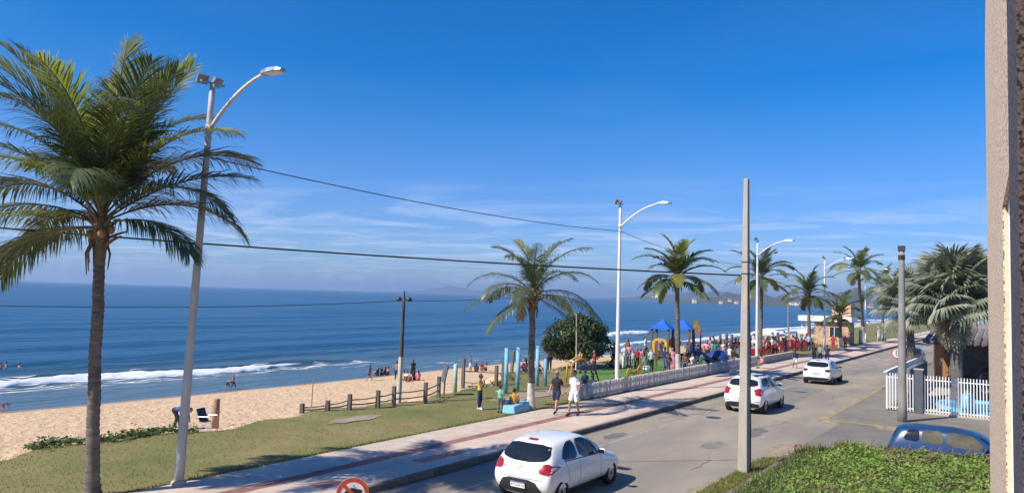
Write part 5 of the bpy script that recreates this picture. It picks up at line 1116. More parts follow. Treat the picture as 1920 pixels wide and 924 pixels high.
# old blue estate in the side street
def estate_rings():
    out = []
    for k, rg in enumerate(hatch_rings()):
        o = []
        for lv, (a, b, c) in enumerate(rg):
            if lv >= 4 and k <= 5: b *= 1.10 if lv == 5 else 1.06; c += (.05, .035, .01, -.01, 0, .03)[k]
            if lv >= 4 and k == 5: a += .12
            o.append((a * 1.04 - (.16 if k == 0 and lv >= 4 else 0), b * .97, c * .97 if c > .5 else c))
        out.append(o)
    return out
ES = Car(estate_rings(), 4.25, 1.62, 1.42)
sg_ = mat('side_glass_reflection_tint', (.085, .08, .06), .5, .35, 2.0, spec=.15)  # cream reflection put into the glass colour
spec4 = dict(r=.29, axles=(.72, 3.36), mirror=(2.75, 1.0), spokes=5,
    patches=[('rear_window', [(-.52, 1.30), (.52, 1.30), (.62, 1.0), (-.62, 1.0)], 'rear', M_GLASS, .008, 2), ('tail_light', [(-.55, .6), (-.68, .6), (-.68, .76), (-.55, .76)], 'rear', M_TAILD, .01, 1), ('tail_light', [(.55, .6), (.55, .76), (.68, .76), (.68, .6)], 'rear', M_TAILD, .01, 1), ('windscreen', [(-.56, 1.31), (.56, 1.31), (.68, .95), (-.68, .95)], 'front', M_GLASS, .008, 1), ('bumper', [(-.7, .5), (.7, .5), (.7, .36), (-.7, .36)], 'rear', M_PLAST, .02, 1)],
    flank=[('quarter_window', [(.52, 1.0), (.98, .98), (.98, 1.33), (.66, 1.32)], M_GLASS, .007, 1), ('rear_side_window', [(1.04, .975), (1.64, .955), (1.60, 1.355), (1.06, 1.345)], sg_, .007, 1), ('front_side_window', [(1.73, .95), (2.84, .91), (2.58, 1.16), (2.36, 1.32), (1.70, 1.36)], sg_, .007, 1), ('door_handle', [(1.78, .82), (1.95, .82), (1.95, .85), (1.78, .85)], M_PLAST, .02, 1), ('door_seam', [(1.66, .3), (1.67, .3), (1.68, .93), (1.67, .93)], M_PLAST, .003, 0), ('rub_strip', [(.9, .56), (3.0, .56), (3.0, .60), (.9, .60)], M_PLAST, .01, 0)])
build_car('blue_estate_car', 'dark blue estate car parked in the side street behind the overgrown lot', 'car', ES, spec4, (25.9, 3.65, 0), R(-90), M_CARB).scale = (.95, .97, .95)
spec5 = dict(spec4); build_car('black_car', 'black car parked in the shade of the carport', 'car', HB, dict(spec1, group=None, plate=(.46, 'LZC2E09', .02)), (54.2, 2.6, .13), R(-86), M_CARK)
build_car('dark_car', 'dark car approaching on the right lane beyond the parking sign', 'car', HB, dict(spec1, group=None, plate=(.46, 'MHX7J31', .02)), (73.5, 8.2, 0), R(180), M_CARR)
# ================================================================== promenade furniture, playground, tables
M_BLUEP = mat('light_blue_paint', (0.16, 0.40, 0.53), 0.7, scale=3, col2=(0.23, 0.48, 0.60), bump=.3, c3=(.30, .36, .36), s3=2.5, lo3=.6, hi3=.7)
M_POSTW = mat('play_post_wood', (0.15, 0.075, 0.045), 0.8, .25, 5, stretch=(1, 1, .2))
M_YELP = mat('yellow_plastic', (0.62, 0.36, 0.03), 0.4, .06, 4); M_BLUEPL = mat('blue_plastic', (0.02, 0.11, 0.52), 0.4, .06, 4); M_ORAP = mat('orange_plastic', (0.62, 0.20, 0.07), 0.4, .06, 4)
M_REDPL = mat('red_plastic', (0.27, 0.018, 0.022), 0.4, .08, 4, obvar=.15); M_BLUED = mat('dark_blue_plastic', (0.02, 0.05, 0.20), 0.4, .1, 4)
# blue concrete seat block with a stepped back
bb = thing('bench_block', 'light blue painted concrete bench block at the foot of the second palm', 'bench', (25.35, 17.25, 0.13), R(4)); bb.scale = (.88, .88, .88)
mb = MB(); mb.add([(-.75, -.32, 0), (.75, -.32, 0), (.75, .42, 0), (-.75, .42, 0), (-.68, -.22, .36), (.75, -.22, .46), (.75, .36, .46), (-.68, .36, .36)], [(0, 3, 2, 1), (4, 5, 6, 7), (0, 1, 5, 4), (1, 2, 6, 5), (2, 3, 7, 6), (3, 0, 4, 7)])
o = obj('block', mb, M_BLUEP, bb); o.data = baked(o, [('BEVEL', dict(width=.05, segments=3))]); o.modifiers.clear()
mb = MB(); mb.b2(-.60, .70, .30, .44, .40, .58); obj('back_rise', mb, M_BLUEP, bb)
# pull-up bars
eb = thing('pull_up_bars', 'light blue pull up bar frame between the second palm and the beach fence', 'exercise bars', (0, 0, 0.05))
posts = [((948, 736), 652), ((970, 732), 651), ((993, 729), 650), ((1007, 723), 648)]; tops = []
for (px, py), pt in posts:
    g_ = G(px, py, .15); z_ = at_s(px + 1, pt, g_.x).z; mb = MB(); mb.lathe([(.10, 0), (.10, z_ - .05)], 12); obj('post', mb, M_BLUEP, eb, True, loc=(g_.x, g_.y, 0)); tops.append((g_.x, g_.y, z_ - .12))
for a, b in zip(tops, tops[1:]): mb = MB(); mb.tube([a, b], .022, 6); obj('bar', mb, M_GREYM, eb)
for (px, py, pt) in ((853, 733, 682), (1022, 724, 672)):
    g_ = G(px, py, .12); z_ = at_s(px, pt, g_.x).z; t = thing('blue_post', 'pale green blue single post on the beach edge' if px < 900 else 'short light blue post right of the second palm', 'post', (g_.x, g_.y, 0)); mb = MB(); mb.lathe([(.10, 0), (.10, z_ - .03), (.07, z_)], 12); obj('shaft', mb, M_BLUEP if px > 900 else mat('mint_paint', (.36, .52, .45), .6, .1, 4), t, True)
# notice board on the beach edge
g_ = G(832, 742, .1); t = thing('notice_board', 'dark tilted notice board on a post beside the beach fence', 'sign', (g_.x, g_.y, 0), R(-30)); mb = MB(); mb.tube([(0, 0, 0), (.06, .03, 1.5)], .04, 6); obj('post', mb, M_WOODP, t); mb = MB(); mb.box((0, 0, 0), (.04, .55, .82)); o = obj('board', mb, mat('board_dark', (.06, .065, .07), .6, .2, 4), t, loc=(.02, .02, 1.15)); o.rotation_euler = (R(10), R(8), 0)
mb = MB(); mb.box((-.023, 0, 0), (.004, .49, .76)); obj('faded_print', mb, mat('board_print', (.10, .115, .12), .5, .5, 9), o)
# thick wooden bollard and folding chair on the lawn
g_ = G(404, 790, .12); t = thing('wooden_bollard', 'stout reddish wooden bollard beside the folding chair', 'bollard', (g_.x, g_.y, 0)); mb = MB(); mb.lathe([(.125, -.1), (.12, .4), (.115, .90), (.10, .92)], 14); obj('log', mb, mat('reddish_wood', (.36, .19, .12), .85, .25, 4, stretch=(1, 1, .25), bump=.4), t, True)
mb = MB(); mb.tube([(-.15, .02, .68), (-.05, -.15, .52), (.12, -.1, .45)], .012, 5); obj('rope', mb, M_ROPE, t)
g_ = G(390, 806, .13); t = thing('folding_chair', 'aluminium folding beach chair with dark grey fabric on the lawn', 'chair', (g_.x, g_.y, .13), R(-70)); t.scale = (.82, .82, .82)
A_ = mat('chair_aluminium', (.60, .61, .62), .35, .05, 5, metal=.6); F_ = mat('chair_fabric', (.05, .055, .065), .85, .25, 10)
for y_ in (-.26, .26):
    for pts in ([(-.28, y_, 0), (.22, y_, .40)], [(.26, y_, 0), (-.20, y_, .36)], [(-.22, y_, .34), (-.42, y_, .86)], [(-.30, y_, .56), (.20, y_, .58), (.24, y_, .40)]): mb = MB(); mb.tube(pts, .014, 6); obj('frame_tube', mb, A_, t)
mb = MB(); mb.add([(-.22, -.25, .36), (-.22, .25, .36), (.24, .25, .40), (.24, -.25, .40), (0, -.25, .34), (0, .25, .34)], [(0, 1, 5, 4), (4, 5, 2, 3)]); obj('seat', mb, F_, t); mb = MB(); mb.add([(-.22, -.25, .36), (-.22, .25, .36), (-.42, .25, .86), (-.42, -.25, .86)], [(0, 1, 2, 3)]); obj('backrest', mb, F_, t)
# playground turf
struct(sheet('play_turf', [(37.5, 17.3), (62, 17.3), (62, 23.5), (48, 24.2), (39, 23.2), (37, 20.5)], .165, mat('play_turf', (.10, .20, .035), .9, .2, 1.2, bump=.6, bscale=40)))
struct(sheet('bare_soil', blob(30.5, 19.7, 4.2, 1.0, 3, 26), .150, mat('bare_soil', (.30, .235, .165), .95, .2, 2, bump=.4)))
struct(sheet('bare_soil', blob(19.6, 20.6, 1.5, .55, 8, 22), .150, MATS['bare_soil']))
# play tower
def tower(nm, label, c, w, zf, ze, za, arch):
    t = thing(nm, label, 'play tower', (c[0], c[1], .15), R(8))
    for sx_ in (-1, 1):
        for sy_ in (-1, 1): mb = MB(); mb.b2(-.065, .065, -.065, .065, 0, ze); obj('post', mb, M_POSTW, t, loc=(sx_ * w / 2, sy_ * w / 2, 0))
    mb = MB(); k = w / 2 + .17; mb.add([(-k, -k, ze), (k, -k, ze), (k, k, ze), (-k, k, ze), (-k * .45, -k * .45, ze + (za - ze) * .5), (k * .45, -k * .45, ze + (za - ze) * .5), (k * .45, k * .45, ze + (za - ze) * .5), (-k * .45, k * .45, ze + (za - ze) * .5), (0, 0, za)], [(0, 1, 5, 4), (1, 2, 6, 5), (2, 3, 7, 6), (3, 0, 4, 7), (4, 5, 8), (5, 6, 8), (6, 7, 8), (7, 4, 8), (3, 2, 1, 0)]); obj('roof', mb, M_BLUEPL, t)
    mb = MB(); mb.b2(-w / 2 - .04, w / 2 + .04, -w / 2 - .04, w / 2 + .04, zf - .08, zf); obj('deck', mb, M_POSTW, t)
    if arch:
        mb = MB(); n = 14; o_, i_ = w / 2 - .04, w / 2 - .24; h0, h1 = zf + .05, zf + .80; outer = [(-o_, h0)] + [(-o_ * math.cos(math.pi * j / n), h1 + .35 * math.sin(math.pi * j / n)) for j in range(n + 1)] + [(o_, h0)]; inner = [(-i_, h0)] + [(-i_ * math.cos(math.pi * j / n), h1 + .20 * math.sin(math.pi * j / n)) for j in range(n + 1)] + [(i_, h0)]
        k = len(outer); vs = [(x_, u, v) for x_ in (-.03, .03) for u, v in outer] + [(x_, u, v) for x_ in (-.03, .03) for u, v in inner]; fs = []
        for j in range(k - 1): fs += [(j, j + 1, 2 * k + j + 1, 2 * k + j), (k + j, 3 * k + j, 3 * k + j + 1, k + j + 1), (j, k + j, k + j + 1, j + 1), (2 * k + j, 2 * k + j + 1, 3 * k + j + 1, 3 * k + j)]
        mb.add(vs, fs); obj('arch_panel', mb, M_YELP, t, loc=(-w / 2 - .08, 0, 0))
        for j in range(3): mb = MB(); mb.tube([(-w / 2 - .08, -.16 + .16 * j, h0), (-w / 2 - .08, -.16 + .16 * j, h1 + .18)], .022, 6); obj('bar', mb, M_POSTW, t)
    else:
        for sy_ in (-1, 1): mb = MB(); mb.b2(-w / 2, w / 2, sy_ * (w / 2) - .02, sy_ * (w / 2) + .02, zf + .05, zf + .75); obj('side_panel', mb, M_BLUEPL, t)
    return t
tower('play_tower', 'wooden play tower with blue pyramid roof and yellow arch panel', (48.6, 21.0), 1.15, .95, 2.72, 3.42, True)
tower('play_tower', 'second blue roofed play tower just behind the palm trunk', (50.4, 20.2), 1.15, .95, 2.72, 3.42, False)
t = thing('tunnel_panel', 'round orange tunnel panel between the two play towers', 'play panel', (49.4, 20.4, .15)); mb = MB(); mb.lathe([(.42, 0), (.42, .06), (.2, .08)], 20); o = obj('disc', mb, M_ORAP, t, True, loc=(0, 0, 1.75)); o.rotation_euler = (0, R(-90), R(30)); mb = MB(); mb.b2(-.05, .05, -.05, .05, 0, 1.7); obj('leg', mb, M_POSTW, t)
t = thing('tube_slide', 'dark blue open slide running down from the second play tower', 'slide', (51.1, 19.7, .15), R(-25))
pts = [(0, 0, 1.05), (.3, 0, 1.0), (1.3, 0, .45), (1.9, 0, .2), (2.3, 0, .18)]
mb = MB(); vs = []
for p in pts: vs += [(p[0], -.30, p[2] + .28), (p[0], -.27, p[2]), (p[0], .27, p[2]), (p[0], .30, p[2] + .28)]
mb.add(vs, [(4 * i + j, 4 * i + 4 + j, 4 * i + 5 + j, 4 * i + 1 + j) for i in range(4) for j in range(3)]); obj('chute', mb, M_BLUED, t); mb = MB(); mb.tube([(.6, 0, .75), (.6, 0, 0)], .05, 6); obj('leg', mb, M_POSTW, t)
t = thing('climbing_frame', 'red legged climbing frame with yellow top right of the play towers', 'climbing frame', (51.6, 19.6, .15), R(20))
for y_ in (-.22, .22): mb = MB(); mb.tube([(0, y_, 0), (0, y_, 2.75)], .055, 8); obj('leg', mb, mat('red_pole', (.30, .05, .045), .5, .1, 4), t)
for z_ in (.5, .9, 1.3, 1.7): mb = MB(); mb.tube([(0, -.22, z_), (0, .22, z_)], .025, 6); obj('rung', mb, M_DARKM, t)
mb = MB(); mb.prism([(-.28, 2.5), (.16, 2.42), (.30, 2.9), (.24, 3.42), (.12, 3.15), (.02, 3.5), (-.10, 3.1)], -.04, .04); o = obj('top_panel', mb, mat('brown_yellow_panel', (.42, .24, .04), .6, scale=5, col2=(.16, .07, .03)), t); o.data.transform(Matrix(((0, 0, 1, 0), (1, 0, 0, 0), (0, 1, 0, 0), (0, 0, 0, 1))))
t = thing('play_dome', 'dark blue dome shaped play hut near the right end of the picket fence', 'play hut', (53.9, 18.9, .15)); mb = MB(); mb.lathe([(.85, 0), (.88, .35), (.72, .8), (.40, 1.12), (.05, 1.22)], 16); obj('shell', mb, M_BLUED, t, True); mb = MB(); mb.lathe([(.3, 0), (.3, .04)], 16); o = obj('opening', mb, M_BLACK, t, loc=(-.87, -.1, .5)); o.rotation_euler = (0, R(-80), 0)
t = thing('seesaw', 'small pale plastic table in front of the play dome', 'table', (56.2, 18.2, .15)); mb = MB(); mb.b2(-.4, .4, -.3, .3, .42, .46); obj('top', mb, mat('pale_green_plastic', (.45, .60, .50), .5, .1, 4), t)
for a in ((-.33, -.24), (.33, -.24), (.33, .24), (-.33, .24)): mb = MB(); mb.tube([(a[0], a[1], 0), (a[0], a[1], .42)], .025, 6); obj('leg', mb, M_WHITE, t)
# spring rider
t = thing('spring_rider', 'orange and black spring rider on the play turf', 'spring rider', (40.6, 19.3, .16), R(-40)); mb = MB(); mb.prism([(-.5, .32), (-.36, .62), (-.1, .48), (.15, .5), (.34, .82), (.52, .76), (.44, .5), (.5, .3), (.0, .26)], -.05, .05); o = obj('body', mb, mat('orange_board', (.50, .24, .05), .5, .2, 5), t); o.data.transform(Matrix(((1, 0, 0, 0), (0, 0, 1, 0), (0, 1, 0, 0), (0, 0, 0, 1))))
mb = MB(); mb.tube([(.1 * math.cos(k * .9), .1 * math.sin(k * .9), .3 * k / 24) for k in range(25)], .016, 5); obj('spring', mb, M_DARKM, t); mb = MB(); mb.tube([(.28, -.2, .62), (.28, .2, .62)], .018, 6); obj('handle', mb, M_DARKM, t)
# bicycles leaning on the picket fence
def bicycle(loc, rz, label, m):
    t = thing('bicycle', label, 'bicycle', loc, rz, None)
    for x_ in (-.52, .52):
        mb = MB(); k = 24; n = 6; vs = []; 
        for i in range(k):
            a = 2 * math.pi * i / k
            for j in range(n): b = 2 * math.pi * j / n; rr = .32 + .022 * math.cos(b); vs.append((rr * math.cos(a), .022 * math.sin(b), rr * math.sin(a)))
        mb.add(vs, [(i * n + j, i * n + (j + 1) % n, ((i + 1) % k) * n + (j + 1) % n, ((i + 1) % k) * n + j) for i in range(k) for j in range(n)]); w = obj('wheel', mb, M_TYRE, t, True, loc=(x_, 0, .34)); mb = MB()
        for i in range(8): a = math.pi * i / 8; mb.tube([(-.31 * math.cos(a), 0, -.31 * math.sin(a)), (.31 * math.cos(a), 0, .31 * math.sin(a))], .003, 4)
        obj('spokes', mb, M_GREYM, w)
    mb = MB()
    for pts in ([(-.52, 0, .34), (-.1, 0, .30), (.40, 0, .78), (-.22, 0, .74), (-.1, 0, .30)], [(-.52, 0, .34), (-.22, 0, .74), (-.26, 0, .90)], [(.52, 0, .34), (.40, 0, .78), (.36, 0, .98)]): mb.tube(pts, .018, 6)
    obj('frame', mb, m, t); mb = MB(); mb.tube([(.28, -.28, 1.0), (.38, -.1, .98), (.38, .1, .98), (.28, .28, 1.0)], .015, 6); obj('handlebar', mb, M_DARKM, t); mb = MB(); mb.ball((-.27, 0, .92), .12, 8, 5, (1.1, .6, .35)); obj('saddle', mb, M_BLACK, t, True); mb = MB(); mb.lathe([(.09, -.01), (.09, .01)], 12); o = obj('chainring', mb, M_DARKM, t, loc=(-.1, 0, .30)); o.rotation_euler = (R(90), 0, 0)
    return t
b_ = bicycle((34.9, 17.62, .14), R(6), 'dark bicycle leaning inside the picket fence left of the white lamp', M_DARKM)
b_ = bicycle((38.2, 17.85, .16), R(-22), 'dark bicycle with white basket right of the white lamp', mat('bike_green', (.03, .10, .09), .4))
mb = MB(); mb.b2(.42, .68, -.16, .16, .80, 1.0); obj('basket', mb, M_WHITE, b_)
# exercise machine under the bush
t = thing('exercise_machine', 'orange and black outdoor exercise machine beside the round bush', 'exercise machine', (36.6, 20.6, .13), R(-35))
for y_ in (-.3, .3):
    mb = MB(); mb.tube([(-.8, y_, 0), (-.75, y_, 1.1), (-.3, y_, 1.35), (.2, y_, 1.3)], .05, 8); obj('orange_frame', mb, M_ORAP if y_ < 0 else M_YELP, t, True); mb = MB(); mb.tube([(.2, y_, 1.3), (.7, y_, .75), (.95, y_, 0)], .045, 8); obj('dark_frame', mb, M_DARKM, t, True)
mb = MB(); mb.b2(-.2, .75, -.32, .32, .70, .95); obj('seat_box', mb, mat('machine_blue', (.03, .05, .09), .5, .1, 4), t); mb = MB(); mb.tube([(-.6, -.3, 1.2), (-.6, .3, 1.2)], .03, 6); obj('grip', mb, M_WHITE, t)
# sun umbrellas and tables with red chairs
def parasol(px, py, t_, R_, label):
    a = at_t(px, py, t_); t = thing('parasol', label, 'parasol', (a.x, t_, .12)); h = a.z - .12; mb = MB(); mb.tube([(0, 0, 0), (0, 0, h + .3)], .03, 6); obj('pole', mb, M_GREYM, t); n = 8; mb = MB(); vs = [(0, 0, h + .42)]
    for rr, zz in ((.5, .22), (1.0, -.12)):
        for i in range(n): vs.append((R_ * rr * math.cos(2 * math.pi * i / n), R_ * rr * math.sin(2 * math.pi * i / n), h + zz))
    fs = [(0, 1 + i, 1 + (i + 1) % n) for i in range(n)] + [(1 + i, 1 + n + i, 1 + n + (i + 1) % n, 1 + (i + 1) % n) for i in range(n)]; mb.add(vs, fs)
    for i in range(n):
        a0, a1 = 2 * math.pi * i / n, 2 * math.pi * (i + 1) / n; mb.add([(R_ * math.cos(a0), R_ * math.sin(a0), h - .12), (R_ * math.cos(a1), R_ * math.sin(a1), h - .12), (R_ * math.cos(a1), R_ * math.sin(a1), h - .36), (R_ * math.cos(a0), R_ * math.sin(a0), h - .36)], [(0, 1, 2, 3)])
    obj('canopy', mb, mat('white_canvas', (.74, .72, .68), .8, .06, 3, transl=.0), t); mb = MB(); mb.lathe([(.3, 0), (.3, .08), (.05, .1)], 12); obj('foot', mb, M_CONC, t, True)
parasol(1440, 622, 23.5, 1.8, 'white parasol over the red chairs left of the slim pole'); parasol(1535, 620, 21.8, 2.6, 'wide white parasol in front of the kiosk canopy')
ch = MB(); ch.b2(-.21, .21, -.21, .21, .40, .44); ch.add([(-.21, -.21, .44), (-.19, -.21, .44), (-.26, -.2, .86), (-.28, -.2, .86), (-.21, .21, .44), (-.19, .21, .44), (-.26, .2, .86), (-.28, .2, .86)], [(0, 1, 2, 3), (4, 7, 6, 5), (0, 4, 5, 1), (3, 2, 6, 7), (0, 3, 7, 4), (1, 5, 6, 2)])
for a in ((-.2, -.2), (.2, -.2), (.2, .2), (-.2, .2)): ch.tube([(a[0], a[1], .42), (a[0] * 1.12, a[1] * 1.12, 0)], .022, 5)
for y_ in (-.22, .22): ch.tube([(-.22, y_, .62), (.15, y_, .62), (.19, y_, .42)], .018, 5)
chm = ch.mesh('plastic_chair'); tb = MB(); tb.b2(-.36, .36, -.36, .36, .70, .73)
for a in ((-.3, -.3), (.3, -.3), (.3, .3), (-.3, .3)): tb.tube([(a[0], a[1], .70), (a[0] * 1.05, a[1] * 1.05, 0)], .024, 5)
tbm = tb.mesh('plastic_table'); r = random.Random(21); SEATS = []; ti = 0
for i in range(9):
    for j in range(3):
        x_ = 64.5 + i * 2.9 + r.uniform(-.4, .4); y_ = 18.9 + j * 2.1 + r.uniform(-.4, .4)
        if j == 0 and i in (1, 4, 7, 8): continue
        if i == 8 and j > 1: continue
        o = link('plastic_table', tbm, M_REDPL, None, (x_, y_, .13), r.uniform(0, .6)); tag(o, 'small red plastic table in the seating area left of the kiosk', 'table', 'red tables left of the kiosk')
        for k in range(r.choice((3, 4, 4))):
            a = k * 1.5708 + r.uniform(-.25, .25); cx, cy = x_ + .68 * math.cos(a), y_ + .68 * math.sin(a); o = link('plastic_chair', chm, M_REDPL, None, (cx, cy, .13), a + math.pi + r.uniform(-.2, .2)); tag(o, 'red plastic armchair in the seating area left of the kiosk', 'chair', 'red chairs left of the kiosk'); SEATS.append((cx, cy, a + math.pi))
# ================================================================== people
def V(*a): return Vector(a)
def base_pose():
    return dict(pel=V(0, 0, .95), cho=V(0, 0, 1.25), nek=V(0, 0, 1.47), hed=V(.02, 0, 1.60), nose=V(1, 0, 0),
        shL=V(0, .185, 1.40), elL=V(-.03, .245, 1.12), wrL=V(.03, .25, .87), haL=V(.05, .245, .77), shR=V(0, -.185, 1.40), elR=V(-.03, -.245, 1.12), wrR=V(.03, -.25, .87), haR=V(.05, -.245, .77),
        hiL=V(0, .09, .92), knL=V(.02, .10, .50), anL=V(-.02, .10, .09), toL=V(.15, .12, .035), hiR=V(0, -.09, .92), knR=V(.02, -.10, .50), anR=V(-.02, -.10, .09), toR=V(.15, -.12, .035))
def make_pose(kind):
    J = base_pose()
    if kind == 'walk': J.update(knL=V(.20, .10, .52), anL=V(.30, .10, .12), toL=V(.46, .11, .07), knR=V(-.02, -.10, .50), anR=V(-.28, -.10, .14), toR=V(-.13, -.11, .035), elL=V(-.12, .25, 1.13), wrL=V(-.06, .27, .90), haL=V(-.02, .26, .80), elR=V(.06, -.25, 1.13), wrR=V(.20, -.25, .93), haR=V(.27, -.23, .84))
    if kind == 'walk2': J.update(knR=V(.16, -.10, .51), anR=V(.20, -.10, .10), toR=V(.36, -.11, .04), knL=V(-.02, .10, .50), anL=V(-.20, .10, .12), toL=V(-.05, .11, .035), elR=V(-.10, -.26, 1.13), wrR=V(-.02, -.29, .90), haR=V(.03, -.29, .80), elL=V(.05, .26, 1.13), wrL=V(.16, .27, .91), haL=V(.22, .26, .82))
    if kind == 'face': J.update(elL=V(.14, .22, 1.16), wrL=V(.20, .06, 1.38), haL=V(.17, .03, 1.46), elR=V(.14, -.22, 1.16), wrR=V(.20, -.06, 1.36), haR=V(.18, -.03, 1.45), knL=V(.04, .10, .50), knR=V(-.02, -.1, .5))
    if kind == 'hips': J.update(elL=V(-.06, .38, 1.16), wrL=V(.05, .22, 1.02), haL=V(.08, .15, 1.0), elR=V(-.02, -.25, 1.12), wrR=V(.12, -.22, .95), haR=V(.18, -.18, .90))
    if kind == 'reach': J.update(elL=V(.12, .33, 1.30), wrL=V(.32, .38, 1.38), haL=V(.42, .38, 1.40), elR=V(-.03, -.24, 1.12), wrR=V(.10, -.25, .92), haR=V(.15, -.24, .84), knR=V(.1, -.1, .5))
    if kind == 'bend':
        J.update(pel=V(0, 0, .93), cho=V(.32, 0, 1.02), nek=V(.52, 0, .98), hed=V(.66, 0, .92), nose=V(.4, 0, -.9), shL=V(.47, .18, .98), elL=V(.55, .22, .70), wrL=V(.62, .18, .46), haL=V(.66, .16, .37), shR=V(.47, -.18, .98), elR=V(.52, -.22, .70), wrR=V(.56, -.2, .47), haR=V(.58, -.18, .38),
                 hiL=V(0, .09, .90), knL=V(.06, .11, .49), anL=V(-.06, .12, .09), toL=V(.11, .13, .035), hiR=V(0, -.09, .90), knR=V(.26, -.11, .52), anR=V(.34, -.12, .10), toR=V(.5, -.13, .035))
    if kind in ('sit', 'sit2'):
        d = V(0, 0, -.45); J = {k: (v + d if k != 'nose' else v) for k, v in J.items()}
        J.update(knL=V(.42, .13, .50), anL=V(.44, .14, .09), toL=V(.60, .15, .035), knR=V(.42, -.13, .50), anR=V(.42, -.14, .09), toR=V(.58, -.15, .035), hiL=V(.02, .09, .48), hiR=V(.02, -.09, .48), wrL=V(.22, .2, .58), haL=V(.32, .17, .57), wrR=V(.22, -.2, .58), haR=V(.32, -.17, .57))
        if kind == 'sit2': J.update(elR=V(.20, -.24, .80), wrR=V(.30, -.12, .98), haR=V(.28, -.06, 1.06), cho=V(.05, 0, .80))
    if kind == 'ground':
        d = V(0, 0, -.82); J = {k: (v + d if k != 'nose' else v) for k, v in J.items()}
        J.update(knL=V(.36, .18, .42), anL=V(.52, .15, .09), toL=V(.68, .16, .05), knR=V(.36, -.18, .42), anR=V(.55, -.15, .09), toR=V(.7, -.16, .05), hiL=V(.02, .1, .12), hiR=V(.02, -.1, .12), elL=V(.14, .26, .36), wrL=V(.34, .2, .40), haL=V(.42, .17, .38), elR=V(.14, -.26, .36), wrR=V(.34, -.2, .40), haR=V(.42, -.17, .38))
    if kind == 'lie':
        J.update(pel=V(0, 0, .12), cho=V(-.3, 0, .18), nek=V(-.48, 0, .30), hed=V(-.58, 0, .38), nose=V(.8, 0, .6), shL=V(-.44, .18, .26), elL=V(-.55, .3, .08), wrL=V(-.35, .32, .05), haL=V(-.26, .32, .05), shR=V(-.44, -.18, .26), elR=V(-.5, -.3, .08), wrR=V(-.3, -.3, .05), haR=V(-.2, -.3, .05), hiL=V(.05, .09, .12), knL=V(.45, .12, .22), anL=V(.85, .12, .08), toL=V(.9, .12, .2), hiR=V(.05, -.09, .12), knR=V(.45, -.12, .12), anR=V(.88, -.12, .08), toR=V(.93, -.12, .2))
    return J
